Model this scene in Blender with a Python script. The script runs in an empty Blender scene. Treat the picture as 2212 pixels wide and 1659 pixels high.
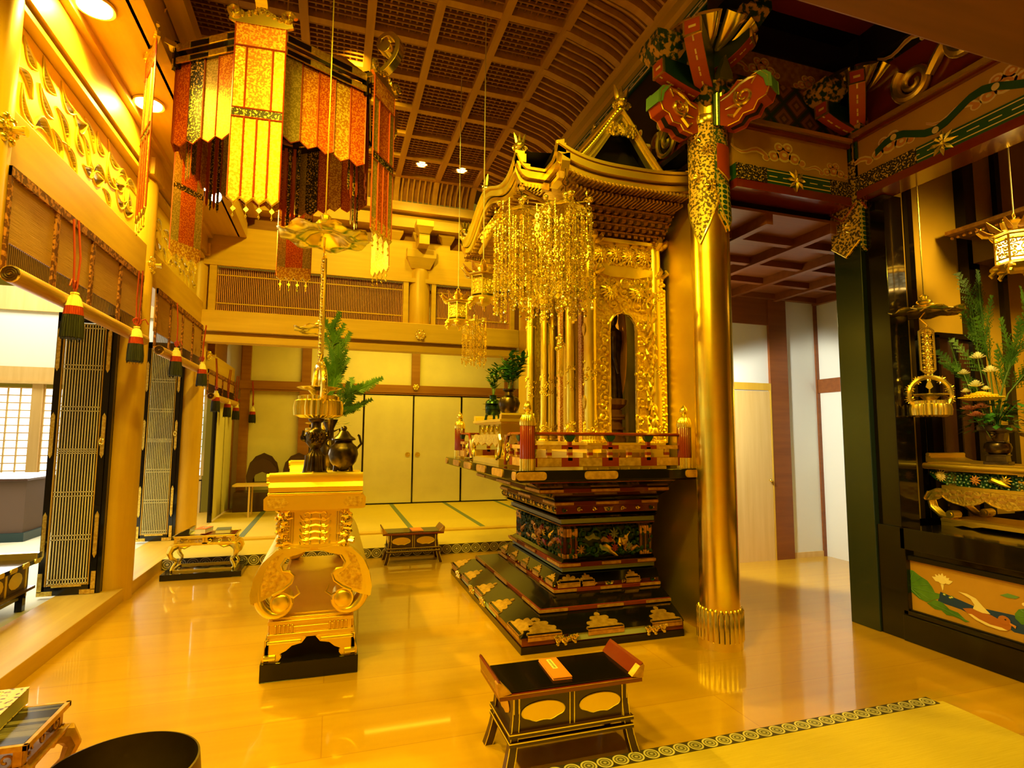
import bpy, math, random
from math import sin, cos, pi, radians, sqrt, atan2
from mathutils import Vector, Matrix
S = bpy.context.scene
COL = S.collection
random.seed(7)
# ---------------------------------------------------------------- camera, world, exposure, lights
cam_d = bpy.data.cameras.new('camera'); cam = bpy.data.objects.new('camera', cam_d); COL.objects.link(cam)
cam_d.sensor_width = 36; cam_d.lens = 36 * 1205.1 / 2212; cam_d.clip_start = .05
yaw, pit, rol = radians(17.744), radians(5.243), radians(.353)
fw = Vector((sin(yaw) * cos(pit), cos(yaw) * cos(pit), sin(pit)))
rt = Vector((cos(yaw), -sin(yaw), 0)); up = rt.cross(fw)
r2 = rt * cos(rol) + up * sin(rol); u2 = r2.cross(fw)
cam.matrix_world = Matrix(((r2.x, u2.x, -fw.x, 0), (r2.y, u2.y, -fw.y, 0), (r2.z, u2.z, -fw.z, 1.35), (0, 0, 0, 1)))
S.camera = cam
S.view_settings.view_transform = 'Standard'; S.view_settings.look = 'None'
S.view_settings.gamma = 1; S.view_settings.use_curve_mapping = False
S.view_settings.exposure = 0.32
W = bpy.data.worlds.new('world'); S.world = W; W.use_nodes = True
W.node_tree.nodes['Background'].inputs[0].default_value = (1, .60, .035, 1)
W.node_tree.nodes['Background'].inputs[1].default_value = .14
S.cycles.use_denoising = True; S.cycles.max_bounces = 7; S.cycles.diffuse_bounces = 3
S.cycles.glossy_bounces = 4; S.cycles.transmission_bounces = 3; S.cycles.sample_clamp_indirect = 4
S.cycles.caustics_reflective = False; S.cycles.caustics_refractive = False
WARM = (1, .70, .03); WHITE = (1, .97, .84)
def light(kind, loc, power, col=WARM, size=.3, aim=None, spot=130, blend=.7, sy=None):
    d = bpy.data.lights.new('lamp_light', kind); d.energy = power; d.color = col
    if kind == 'AREA':
        d.size = size
        if sy: d.shape = 'RECTANGLE'; d.size_y = sy
    else: d.shadow_soft_size = size
    if kind == 'SPOT': d.spot_size = radians(spot); d.spot_blend = blend
    o = bpy.data.objects.new('lamp_light', d); COL.objects.link(o); o.location = loc
    a = Vector(aim) - Vector(loc) if aim else Vector((0, 0, -1))
    o.rotation_euler = a.to_track_quat('-Z', 'Y').to_euler()
    return o
# the hall's recessed ceiling lamps and unseen spots added overhead
for x, y in ((.978, 6.93), (1.504, 6.93)): light('SPOT', (x, y, 4.80), 60, size=.06, spot=120)
for x in (-.6, .45, 1.5):
    light('SPOT', (x, 1.2, 4.75), 110 if x > 0 else 480, size=.25, aim=(x, 2.6, 0), spot=125)  # unseen overhead spots added to brighten the front of the hall
for y in (.4, 2.2): light('SPOT', (-1.3, y, 3.76), 110, size=.08, aim=(-.2, y + .6, 0), spot=140)  # unseen soffit spots added nearer the camera
for y in (3.63, 4.64): light('SPOT', (-1.40, y, 3.79), 130, size=.06, aim=(-1.52, y, 2.5), spot=160, blend=.4)
light('SPOT', (.1, 4.9, 4.72), 260, size=.1, aim=(0, 7.5, 3.1), spot=110)  # unseen spot added to brighten the back wall
# the two track spotlights high on the left, aimed at the altar
light('SPOT', (-1.09, 5.37, 3.53), 330, size=.05, aim=(.6, 4.0, 1.2), spot=75)
light('SPOT', (-1.04, 5.51, 3.49), 560, size=.05, aim=(1.7, 4.5, 2.1), spot=56)
light('SPOT', (.55, 5.9, 4.72), 330, size=.06, aim=(1.8, 4.4, 1.9), spot=62)  # unseen spot added to brighten the shrine front
light('SPOT', (-.9, 1.6, 4.3), 420, size=.12, aim=(1.3, 4.0, 2.5), spot=60)  # unseen spot added at the near left to light the shrine
light('SPOT', (-2.9, 2.6, 3.6), 190, (1, .93, .55), .1, aim=(-1.9, 5.6, 1.2), spot=60)  # unseen spot added to brighten the lattice doors
# added light in the shrine, then tatami room behind
light('POINT', (1.70, 4.45, 3.0), 9, size=.04)  # unseen lamp added inside the shrine to brighten its front columns
light('AREA', (1.0, 8.9, 3.3), 62, size=2.6, sy=1.2)
# outer worship hall on the left: paper-screen daylight plus added overhead fill
light('AREA', (-3.9, 9.6, 1.6), 55, WHITE, 2.2, aim=(-4.2, 4, .3), sy=1.5)
light('AREA', (-3.9, 5.6, 3.85), 120, WHITE, 2.6, sy=4).data.spread = radians(110)  # overhead fill added to keep the outer hall floor bright
light('AREA', (-4.0, 9.0, 3.85), 60, WHITE, 2.6, sy=1.0)
# corridor behind the painted lintel: a cool lamp
light('SPOT', (3.05, 4.35, 1.95), 190, (1, .98, .86), .12, aim=(4.9, 5.1, .9), spot=86, blend=.25)
light('POINT', (3.5, 4.6, 2.45), 5, (1, .80, .3), .08)  # weak warm fill added for the corridor
# unseen spots added to brighten the altar recess on the right
light('SPOT', (4.5, 1.5, 3.3), 170, (1, .62, .1), .2, aim=(4.5, 3.1, 1.6), spot=95)
light('SPOT', (2.6, 1.6, 2.5), 95, (1, .66, .13), .15, aim=(4.0, 2.4, 1.3), spot=70)
# ---------------------------------------------------------------- mesh builder
class MB:
    def __init__(s): s.v = []; s.f = []; s.m = []; s.s = []; s.c = 0
    def mat(s, i): s.c = i; return s
    def add(s, vs, fs, smooth=False):
        b = len(s.v); s.v += [tuple(p) for p in vs]
        for f in fs: s.f.append([b + i for i in f]); s.m.append(s.c); s.s.append(smooth)
        return s
    def box(s, x0, x1, y0, y1, z0, z1):
        return s.add([(x, y, z) for z in (z0, z1) for y in (y0, y1) for x in (x0, x1)],
                     [(0, 2, 3, 1), (4, 5, 7, 6), (0, 1, 5, 4), (2, 6, 7, 3), (0, 4, 6, 2), (1, 3, 7, 5)])
    def cbox(s, c, d): return s.box(c[0] - d[0] / 2, c[0] + d[0] / 2, c[1] - d[1] / 2, c[1] + d[1] / 2, c[2] - d[2] / 2, c[2] + d[2] / 2)
    def obox(s, c, ax, ay, az):   # box with its three half axes
        c, ax, ay, az = map(Vector, (c, ax, ay, az))
        vs = [c + ax * i + ay * j + az * k for k in (-1, 1) for j in (-1, 1) for i in (-1, 1)]
        return s.add(vs, [(0, 2, 3, 1), (4, 5, 7, 6), (0, 1, 5, 4), (2, 6, 7, 3), (0, 4, 6, 2), (1, 3, 7, 5)])
    def prism(s, pts, axis, a0, a1, smooth=False):   # outline in the two other axes
        n = len(pts)
        def P(p, a): return {'x': (a, p[0], p[1]), 'y': (p[0], a, p[1]), 'z': (p[0], p[1], a)}[axis]
        s.add([P(p, a0) for p in pts] + [P(p, a1) for p in pts], [list(range(n)), list(range(2 * n - 1, n - 1, -1))])
        b = len(s.v) - 2 * n
        for i in range(n):
            j = (i + 1) % n; s.f.append([b + i, b + j, b + n + j, b + n + i]); s.m.append(s.c); s.s.append(smooth)
        return s
    def plate(s, O, U, V, pts, t, lift=0):           # outline on any plane, given thickness
        O, U, V = Vector(O), Vector(U), Vector(V); N = U.cross(V).normalized(); n = len(pts)
        a = [O + U * p[0] + V * p[1] + N * lift for p in pts]; b2 = [p + N * t for p in a]
        s.add(a + b2, [list(range(n))[::-1], list(range(n, 2 * n))] + [(i, (i + 1) % n, n + (i + 1) % n, n + i) for i in range(n)])
        return s
    def lathe(s, prof, c=(0, 0, 0), n=24, fl=None, axis='z', a0=0, a1=2 * pi, sq=0):
        if fl: n = max(n, fl[0] * 4)
        vs = []; full = abs(a1 - a0 - 2 * pi) < 1e-4; m = n if full else n + 1
        for r, z in prof:
            for i in range(m):
                a = a0 + (a1 - a0) * i / n; q = r
                if fl: q = r * (1 + fl[1] * (abs(cos(a * fl[0] / 2)) - .6))
                if sq: q = r * (1 + sq * (1 / max(abs(cos(a)), abs(sin(a))) - 1))
                x, y = q * cos(a), q * sin(a)
                p = (x, y, z) if axis == 'z' else ((z, x, y) if axis == 'x' else (x, z, y))
                vs.append((c[0] + p[0], c[1] + p[1], c[2] + p[2]))
        fs = []
        for j in range(len(prof) - 1):
            for i in range(n if full else n):
                k = (i + 1) % m
                if not full and i == n: continue
                fs.append((j * m + i, j * m + k, (j + 1) * m + k, (j + 1) * m + i))
        s.add(vs, fs, True)
        for j, rev in ((0, True), (len(prof) - 1, False)):
            if prof[j][0] > 1e-5 and full:
                b = len(s.v) - len(vs) + j * m; f = [b + i for i in range(m)]
                s.f.append(f[::-1] if rev else f); s.m.append(s.c); s.s.append(False)
        return s
    def cyl(s, c, r, h, n=16, axis='z'): return s.lathe([(r, 0), (r, h)], c, n, axis=axis)
    def sph(s, c, r, n=10, m=6, sc=(1, 1, 1)):
        vs = [(c[0], c[1], c[2] - r * sc[2])]
        for j in range(1, m):
            t = -pi / 2 + pi * j / m
            for i in range(n): a = 2 * pi * i / n; vs.append((c[0] + r * sc[0] * cos(t) * cos(a), c[1] + r * sc[1] * cos(t) * sin(a), c[2] + r * sc[2] * sin(t)))
        vs.append((c[0], c[1], c[2] + r * sc[2])); L = len(vs) - 1
        fs = [(0, 1 + (i + 1) % n, 1 + i) for i in range(n)]
        for j in range(m - 2):
            for i in range(n): k = (i + 1) % n; fs.append((1 + j * n + i, 1 + j * n + k, 1 + (j + 1) * n + k, 1 + (j + 1) * n + i))
        fs += [(1 + (m - 2) * n + i, 1 + (m - 2) * n + (i + 1) % n, L) for i in range(n)]
        return s.add(vs, fs, True)
    def tube(s, pts, r, n=6, closed=False, flat=1):
        P = [Vector(p) for p in pts]; m = len(P); R = r if isinstance(r, (list, tuple)) else [r] * m
        vs = []; prev = None
        for i in range(m):
            a = P[(i - 1) % m] if (closed or i > 0) else P[i]; b = P[(i + 1) % m] if (closed or i < m - 1) else P[i]
            t = (b - a).normalized() if (b - a).length > 1e-9 else Vector((0, 0, 1))
            if prev is None:
                q = Vector((0, 0, 1)) if abs(t.z) < .9 else Vector((1, 0, 0)); u = t.cross(q).normalized()
            else:
                u = prev - t * prev.dot(t); u = u.normalized() if u.length > 1e-6 else t.orthogonal().normalized()
            prev = u; w = t.cross(u)
            for k in range(n): a = 2 * pi * k / n; vs.append(P[i] + u * R[i] * cos(a) + w * R[i] * flat * sin(a))
        fs = []
        for i in range(m if closed else m - 1):
            j = (i + 1) % m
            for k in range(n): l = (k + 1) % n; fs.append((i * n + k, i * n + l, j * n + l, j * n + k))
        if not closed: fs += [list(range(n))[::-1], [(m - 1) * n + k for k in range(n)]]
        return s.add(vs, fs, True)
    def xf(s, M, start=0):
        M = Matrix(M)
        for i in range(start, len(s.v)): s.v[i] = tuple(M @ Vector(s.v[i]))
        return s
    def build(s, name, mats, parent=None, loc=(0, 0, 0), rz=0, bev=0, sharp=38):
        me = bpy.data.meshes.new(name); me.from_pydata(s.v, [], s.f)
        if not isinstance(mats, (list, tuple)): mats = [mats]
        for q in mats: me.materials.append(q)
        k = len(mats) - 1
        me.polygons.foreach_set('material_index', [min(i, k) for i in s.m])
        me.polygons.foreach_set('use_smooth', s.s); me.update(); me.validate()
        if any(s.s): me.set_sharp_from_angle(angle=radians(sharp))
        o = bpy.data.objects.new(name, me); COL.objects.link(o)
        o.location = loc; o.rotation_euler = (0, 0, rz); o.parent = parent
        if bev:
            b = o.modifiers.new('bevel', 'BEVEL'); b.width = bev; b.segments = 2; b.limit_method = 'ANGLE'; b.angle_limit = radians(50)
        return o
def tag(o, label=None, cat=None, group=None, kind=None):
    if label: o['label'] = label
    if cat: o['category'] = cat
    if group: o['group'] = group
    if kind: o['kind'] = kind
    return o
def thing(name, label, cat, loc=(0, 0, 0), rz=0, group=None):
    o = bpy.data.objects.new(name, None); COL.objects.link(o); o.location = loc; o.rotation_euler = (0, 0, rz)
    o.empty_display_size = .05
    return tag(o, label, cat, group)
def struct(name, mb, mats, label=None, bev=0):
    return tag(mb.build(name, mats, bev=bev), label, name.split('_')[0], kind='structure')
def kids(o): return [c for c in COL.objects if c.parent == o]
def dup(root, loc, rz=None, label=None, parent=None):
    ch = [c for c in bpy.data.objects if c.parent == root]
    r = root.copy(); COL.objects.link(r)
    if parent is None:
        r.location = loc
        if rz is not None: r.rotation_euler = (0, 0, rz)
        if label: r['label'] = label
    else: r.parent = parent
    for c in ch: dup(c, None, parent=r)
    return r
# ---------------------------------------------------------------- materials
def new(name):
    m = bpy.data.materials.new(name); m.use_nodes = True
    return m, m.node_tree.nodes, m.node_tree.links, m.node_tree.nodes['Principled BSDF']
def plain(name, col, rough=.5, metal=0, coat=0, emit=0, spec=.5, alpha=1, trans=0):
    m, N, L, b = new(name); b.inputs['Base Color'].default_value = (*col, 1); b.inputs['Roughness'].default_value = rough
    b.inputs['Metallic'].default_value = metal; b.inputs['Coat Weight'].default_value = coat; b.inputs['Coat Roughness'].default_value = .05
    b.inputs['Specular IOR Level'].default_value = spec
    if emit: b.inputs['Emission Color'].default_value = (*col, 1); b.inputs['Emission Strength'].default_value = emit
    if trans: b.inputs['Transmission Weight'].default_value = trans
    return m
def coords(N, L, sc):
    t = N.new('ShaderNodeTexCoord'); p = N.new('ShaderNodeMapping'); L.new(t.outputs['Object'], p.inputs[0]); p.inputs['Scale'].default_value = sc
    return p.outputs[0]
def bump(N, L, b, fac, st, dist=.01):
    u = N.new('ShaderNodeBump'); u.inputs['Strength'].default_value = st; u.inputs['Distance'].default_value = dist
    L.new(fac, u.inputs['Height']); L.new(u.outputs[0], b.inputs['Normal'])
def ramp(N, L, fac, stops, const=False):
    r = N.new('ShaderNodeValToRGB'); L.new(fac, r.inputs[0]); e = r.color_ramp.elements
    if const: r.color_ramp.interpolation = 'CONSTANT'
    while len(e) < len(stops): e.new(.5)
    for q, (p, c) in zip(e, stops): q.position = p; q.color = (*c, 1)
    return r.outputs[0]
def noisy(name, c1, c2, sc=(1, 1, 1), scale=6, rough=.5, metal=0, coat=0, bst=0, spec=.5, det=4, lo=.35, hi=.65):
    m, N, L, b = new(name); n = N.new('ShaderNodeTexNoise'); n.inputs['Scale'].default_value = scale; n.inputs['Detail'].default_value = det
    L.new(coords(N, L, sc), n.inputs[0]); L.new(ramp(N, L, n.outputs[0], [(lo, c1), (hi, c2)]), b.inputs['Base Color'])
    b.inputs['Roughness'].default_value = rough; b.inputs['Metallic'].default_value = metal; b.inputs['Coat Weight'].default_value = coat
    b.inputs['Coat Roughness'].default_value = .06; b.inputs['Specular IOR Level'].default_value = spec
    if bst: bump(N, L, b, n.outputs[0], bst)
    return m
def woodm(name, c1, c2, along='y', rough=.45, coat=0):
    sc = {'x': (.6, 9, 9), 'y': (9, .6, 9), 'z': (9, 9, .6)}[along]
    return noisy(name, c1, c2, sc, 2.2, rough, coat=coat, det=5, lo=.3, hi=.7)
def rings(name, cell, stops, rough=.6, axes='xy', diag=False, metal=0, shift=0):
    m, N, L, b = new(name); t = N.new('ShaderNodeTexCoord'); sep = N.new('ShaderNodeSeparateXYZ'); L.new(t.outputs['Object'], sep.inputs[0])
    cb = N.new('ShaderNodeCombineXYZ')
    for i, a in enumerate(axes): L.new(sep.outputs['xyz'.index(a)], cb.inputs[i])
    p = N.new('ShaderNodeMapping'); L.new(cb.outputs[0], p.inputs[0]); p.inputs['Scale'].default_value = (1 / cell[0], 1 / cell[1], 1); p.inputs['Location'].default_value = (shift, shift, 0)
    if diag: p.inputs['Rotation'].default_value = (0, 0, pi / 4)
    fr = N.new('ShaderNodeVectorMath'); fr.operation = 'FRACTION'; L.new(p.outputs[0], fr.inputs[0])
    sb = N.new('ShaderNodeVectorMath'); sb.operation = 'SUBTRACT'; L.new(fr.outputs[0], sb.inputs[0]); sb.inputs[1].default_value = (.5, .5, 0)
    if diag:
        ab = N.new('ShaderNodeVectorMath'); ab.operation = 'ABSOLUTE'; L.new(sb.outputs[0], ab.inputs[0])
        s2 = N.new('ShaderNodeSeparateXYZ'); L.new(ab.outputs[0], s2.inputs[0]); mx = N.new('ShaderNodeMath'); mx.operation = 'MAXIMUM'
        L.new(s2.outputs[0], mx.inputs[0]); L.new(s2.outputs[1], mx.inputs[1]); out = mx.outputs[0]
    else:
        ln = N.new('ShaderNodeVectorMath'); ln.operation = 'LENGTH'; L.new(sb.outputs[0], ln.inputs[0]); out = ln.outputs['Value']
    L.new(ramp(N, L, out, stops, True), b.inputs['Base Color']); b.inputs['Roughness'].default_value = rough; b.inputs['Metallic'].default_value = metal
    return m
def brocade(name, ground, fig, scale=40, rough=.55, metal=.3, th=.60):
    m, N, L, b = new(name); v = N.new('ShaderNodeTexVoronoi'); v.feature = 'SMOOTH_F1'; v.inputs['Scale'].default_value = scale
    n = N.new('ShaderNodeTexNoise'); n.inputs['Scale'].default_value = scale * .8; n.inputs['Detail'].default_value = 3
    c = coords(N, L, (1, 1, 1)); L.new(c, n.inputs[0]); L.new(c, v.inputs[0])
    a = N.new('ShaderNodeMath'); a.operation = 'MULTIPLY_ADD'; L.new(v.outputs[0], a.inputs[0]); a.inputs[1].default_value = .5; L.new(n.outputs[0], a.inputs[2])
    L.new(ramp(N, L, a.outputs[0], [(th + .1, ground), (th + .17, fig)]), b.inputs['Base Color']); b.inputs['Roughness'].default_value = rough; b.inputs['Metallic'].default_value = metal
    bump(N, L, b, a.outputs[0], .35, .004)
    return m
M = {}
M['wood_y'] = woodm('hinoki_wood_y', (.62, .37, .03), (.72, .46, .045), 'y')
M['wood_x'] = woodm('hinoki_wood_x', (.62, .37, .03), (.72, .46, .045), 'x')
M['wood_z'] = woodm('hinoki_wood_z', (.60, .34, .025), (.70, .43, .04), 'z', .4)
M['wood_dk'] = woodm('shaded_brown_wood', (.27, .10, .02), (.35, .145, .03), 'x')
M['wood_lt'] = woodm('pale_wood', (.68, .45, .13), (.76, .53, .18), 'z')
M['ceil_wood'] = woodm('ceiling_wood', (.50, .24, .03), (.60, .31, .045), 'y')
M['gold'] = noisy('gold_leaf', (1, .78, .10), (1, .86, .16), scale=5, rough=.30, metal=.95)
M['gold_col'] = noisy('gold_leaf_on_column', (1, .72, .07), (1, .80, .11), (1, 1, 3), scale=4, rough=.24, metal=1)
M['gold_wall'] = noisy('satin_gold_leaf_wall', (.80, .50, .03), (.88, .58, .05), scale=2, rough=.45, metal=.45)
M['gold_s'] = noisy('polished_brass', (1, .78, .14), (1, .86, .22), scale=3, rough=.17, metal=.92)
M['gold_m'] = noisy('matt_gold_leaf', (.90, .66, .08), (.97, .74, .12), scale=2.5, rough=.42, metal=1)
M['gold_e'] = noisy('engraved_gold', (.72, .46, .06), (1, .80, .16), scale=55, rough=.38, metal=.9, bst=.5)
M['gold_d'] = noisy('darkened_gold_plate', (.50, .27, .05), (.72, .42, .10), scale=30, rough=.45, metal=.7)
M['gold_lit'] = plain('gilded_paint', (.95, .74, .10), .4, .3)
M['black'] = plain('black_lacquer', (.005, .004, .004), .12, 0, .25, spec=.35)
M['blackm'] = plain('dull_black_lacquer', (.010, .008, .007), .35, 0, .0, spec=.3)
M['red'] = plain('red_brown_lacquer', (.17, .018, .010), .2, 0, .5)
M['verm'] = plain('vermilion_paint', (.42, .055, .015), .4)
M['green'] = plain('deep_green_paint', (.012, .075, .035), .4)
M['greenl'] = plain('light_green_paint', (.13, .30, .12), .45)
M['navy'] = plain('dark_teal_paint', (.006, .030, .032), .4)
M['cream'] = plain('cream_paint', (.80, .62, .30), .6)
M['orange'] = plain('orange_paint', (.62, .26, .06), .6)
M['white'] = plain('white_plaster', (.82, .82, .70), .7)
M['fusuma'] = noisy('gold_cream_paper', (.74, .66, .46), (.80, .72, .50), scale=3, rough=.65)
M['paper'] = plain('backlit_paper', (1, .98, .93), .8, emit=1.7)
M['bluegrey'] = plain('blue_grey_felt_strip', (.36, .45, .42), .7)
M['bronze'] = noisy('dark_bronze', (.045, .030, .016), (.11, .075, .035), scale=18, rough=.28, metal=.9)
M['bronze_g'] = noisy('green_bronze', (.010, .035, .022), (.03, .08, .05), scale=22, rough=.25, metal=.7)
M['leaf'] = noisy('cypress_green', (.028, .10, .010), (.07, .19, .018), scale=9, rough=.5)
M['leafd'] = noisy('glossy_dark_leaf', (.02, .10, .02), (.06, .22, .04), scale=12, rough=.3)
M['stem'] = plain('green_stem', (.12, .22, .05), .5)
M['tatami'] = noisy('tatami_straw', (.62, .45, .05), (.70, .53, .08), (1, 60, 1), 6, .75, bst=.15)
M['tatami_out'] = noisy('pale_tatami', (.60, .58, .42), (.66, .63, .46), (60, 1, 1), 6, .8)
M['heri'] = plain('grey_green_tatami_edge', (.16, .20, .14), .8)
M['ringx'] = rings('ringed_cloth_edge', (.112, .106), [(0, (.55, .50, .34)), (.12, (.10, .085, .05)), (.22, (.42, .36, .22)), (.31, (.08, .06, .035)), (.40, (.66, .58, .38)), (.475, (.05, .035, .02))], axes='xz')
M['ringf'] = rings('round_crest_cloth_edge', (.0725, .0725), [(0, (.50, .44, .30)), (.10, (.12, .10, .06)), (.20, (.48, .42, .28)), (.30, (.10, .08, .05)), (.36, (.70, .62, .42)), (.47, (.05, .035, .025))], axes='xy', shift=.0)
M['floor'] = None
def floor_mat():
    m, N, L, b = new('varnished_floorboards'); c = coords(N, L, (1, 1, 1))
    k = N.new('ShaderNodeTexBrick'); L.new(c, k.inputs[0]); k.inputs['Scale'].default_value = 1; k.inputs['Brick Width'].default_value = 3.9
    k.inputs['Row Height'].default_value = .37; k.inputs['Mortar Size'].default_value = .0028; k.inputs['Mortar Smooth'].default_value = .4
    k.inputs['Color1'].default_value = (.60, .325, .008, 1); k.inputs['Color2'].default_value = (.67, .375, .011, 1); k.inputs['Mortar'].default_value = (.5, .24, .02, 1)
    n = N.new('ShaderNodeTexNoise'); n.inputs['Scale'].default_value = 2; n.inputs['Detail'].default_value = 6; L.new(coords(N, L, (.35, 7, 1)), n.inputs[0])
    mx = N.new('ShaderNodeMixRGB'); mx.blend_type = 'MULTIPLY'; mx.inputs[0].default_value = .55; L.new(k.outputs[0], mx.inputs[1])
    L.new(ramp(N, L, n.outputs[0], [(.3, (.84, .76, .6)), (.7, (1, 1, 1))]), mx.inputs[2]); L.new(mx.outputs[0], b.inputs['Base Color'])
    b.inputs['Roughness'].default_value = .3; b.inputs['Coat Weight'].default_value = .8; b.inputs['Coat Roughness'].default_value = .045
    return m
M['floor'] = floor_mat()
M['br_red'] = brocade('orange_red_brocade', (.55, .07, .005), (.85, .26, .02), 120)
M['br_org'] = brocade('orange_gold_brocade', (.62, .17, .012), (.95, .46, .05), 100)
M['br_gold'] = brocade('gold_brocade', (.62, .26, .02), (.98, .68, .12), 85, metal=.5)
M['br_black'] = brocade('black_gold_brocade', (.015, .012, .010), (.75, .50, .12), 100, th=.66)
M['br_olive'] = brocade('olive_gold_brocade', (.36, .26, .06), (.60, .45, .14), 110)
M['br_pink'] = brocade('salmon_brocade', (.55, .18, .08), (.85, .55, .25), 120)
M['scales'] = rings('green_scale_cloth', (.055, .036), [(0, (.02, .10, .04)), (.30, (.015, .06, .03)), (.42, (.75, .62, .16))], axes='xz')
M['lozenge'] = rings('lozenge_painted_boards', (.17, .17), [(0, (.30, .14, .05)), (.10, (.12, .05, .02)), (.20, (.26, .10, .04)), (.34, (.07, .035, .02)), (.42, (.012, .035, .02))], axes='xz', diag=True)
M['cloth_fig'] = brocade('flower_painted_column_cloth', (.10, .06, .012), (.95, .62, .14), 70, metal=.3, th=.57)
M['cloth_grn'] = brocade('green_figured_column_cloth', (.03, .09, .03), (.62, .40, .10), 75, metal=.1, th=.6)
M['painted'] = noisy('carved_polychrome', (.012, .05, .025), (.60, .34, .06), scale=26, rough=.4, metal=.3, lo=.47, hi=.56)
M['blind'] = noisy('bamboo_blind_slats', (.40, .20, .07), (.50, .27, .10), (1, 1, 60), 5, .6, bst=.3)
M['roll'] = noisy('rolled_bamboo', (.50, .26, .07), (.62, .36, .12), (30, 1, 30), 4, .5)
M['t_yel'] = noisy('cream_tassel_thread', (.75, .62, .25), (.88, .76, .38), (90, 90, 2), 3, .8)
M['t_red'] = noisy('vermilion_tassel_thread', (.30, .012, .001), (.46, .035, .003), (90, 90, 2), 3, .8)
M['t_blk'] = noisy('black_tassel_thread', (.006, .007, .009), (.022, .024, .028), (90, 90, 2), 3, .7)
M['cordred'] = plain('red_silk_cord', (.36, .03, .01), .6)
M['bar'] = plain('brass_lattice_bars', (.95, .84, .38), .45, .1)
M['pinkbar'] = plain('pinkish_wooden_sticks', (.80, .36, .22), .6)
M['corr'] = woodm('red_brown_corridor_wood', (.20, .055, .006), (.27, .08, .01), 'x')
M['ceil_grid'] = woodm('shade_toned_lattice_wood', (.30, .12, .02), (.38, .16, .03), 'y')  # darker copy of the ceiling wood puts coffer shade into the lattice
M['beam_dk'] = woodm('shade_toned_beam_wood', (.15, .055, .010), (.20, .075, .014), 'x')  # darker brown puts the low light overhead into the beam's colour
M['dark'] = plain('dark_interior', (.022, .008, .006), .8)  # near-black colour stands in for shade in gaps and behind lattices
M['choc'] = plain('chocolate_brown_wood', (.055, .020, .010), .35, 0, .2)
M['glow'] = plain('lamp_lens', (1, .93, .62), .4, emit=9)
M['glow2'] = plain('lantern_glass', (1, .80, .36), .4, emit=3.2)
M['shutter'] = plain('green_blind_cloth', (.10, .30, .17), .7)
M['book_o'] = plain('orange_book_cover', (.85, .20, .03), .5)
M['pages'] = plain('book_paper', (.80, .74, .55), .8)
M['title'] = plain('cream_title_slip', (.85, .78, .50), .6)
M['ink'] = plain('black_ink', (.02, .015, .01), .6)
M['pondblue'] = plain('pond_blue_paint', (.012, .05, .30), .5)
M['gold_bg'] = noisy('gold_ground_of_painting', (.50, .27, .04), (.62, .36, .06), scale=2, rough=.5, metal=.25)
M['duck'] = plain('russet_paint', (.45, .15, .03), .6)
M['lotus_g'] = noisy('lotus_leaf_green_paint', (.04, .16, .03), (.10, .26, .04), scale=9, rough=.6)
M['petal'] = plain('pale_petal_paint', (.90, .78, .48), .6)
M['chrysw'] = plain('white_petals', (.88, .88, .62), .6)
M['chrysy'] = plain('yellow_petals', (.95, .72, .02), .5)
M['pink'] = plain('dusty_pink_petals', (.50, .18, .13), .6)
M['grain'] = noisy('dark_grained_top', (.012, .010, .012), (.16, .14, .14), (1, 40, 1), 1.2, .25, coat=.3, lo=.5, hi=.62)
M['steel'] = plain('white_cord', (.65, .55, .35), .5)
def spiral(c, r0, r1, turns, a0, U, V, n=22, sgn=1):
    c, U, V = Vector(c), Vector(U), Vector(V); o = []
    for i in range(n + 1):
        t = i / n; a = a0 + sgn * turns * 2 * pi * t; r = r0 + (r1 - r0) * t; o.append(c + U * (r * cos(a)) + V * (r * sin(a)))
    return o
def arabesque(mb, O, U, V, w, h, n, r, seed=1, blob=True, lift=.0):   # carved scrollwork within a rectangle
    rd = random.Random(seed); O, U, V = Vector(O), Vector(U).normalized(), Vector(V).normalized(); Nn = U.cross(V)
    nx = max(1, round(sqrt(n * w / h))); ny = max(1, round(n / nx)); k = 0
    for i in range(nx):
        for j in range(ny):
            cw, chh = w / nx, h / ny; R = min(cw, chh) * .52
            c = O + U * (cw * (i + .5 + rd.uniform(-.1, .1))) + V * (chh * (j + .5 + rd.uniform(-.1, .1))) + Nn * lift
            sg = 1 if (i + j) % 2 else -1; a0 = rd.uniform(0, 6.28)
            mb.tube(spiral(c, R, R * .16, 1.35, a0, U, V, 14, sg), [r * (1 - .4 * q / 14) for q in range(15)], 5)
            if blob:
                for q in range(3):
                    a = a0 + 2.1 * q; p = c + U * cos(a) * R * .98 + V * sin(a) * R * .98
                    mb.sph(p + Nn * r * .6, r * 1.7, 6, 4)
                mb.sph(c + Nn * r * .4, r * 1.9, 6, 4)
    return mb
def flower(mb, c, R, U, V, petals=14, t=.01, dome=.5):   # chrysanthemum boss
    c, U, V = Vector(c), Vector(U).normalized(), Vector(V).normalized(); N = U.cross(V)
    for ring, (k, rr) in enumerate(((petals, 1.0), (petals - 4, .62))):
        for i in range(k):
            a = 2 * pi * i / k + ring * .2; d = U * cos(a) + V * sin(a)
            mb.tube([c + d * R * .12 * rr + N * t * (1 + ring), c + d * R * .6 * rr + N * t * (1.5 + ring), c + d * R * rr + N * t * (.6 + ring)], [t * .5, R * .16 * rr, t * .3], 5)
    mb.sph(c + N * t * 1.8, R * .2, 8, 5); return mb
def rrect(w, h, r, n=4):
    o = []
    for cx, cy, a in ((w / 2 - r, h / 2 - r, 0), (-w / 2 + r, h / 2 - r, pi / 2), (-w / 2 + r, -h / 2 + r, pi), (w / 2 - r, -h / 2 + r, 1.5 * pi)):
        for i in range(n + 1): b = a + pi / 2 * i / n; o.append((cx + r * cos(b), cy + r * sin(b)))
    return o
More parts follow.
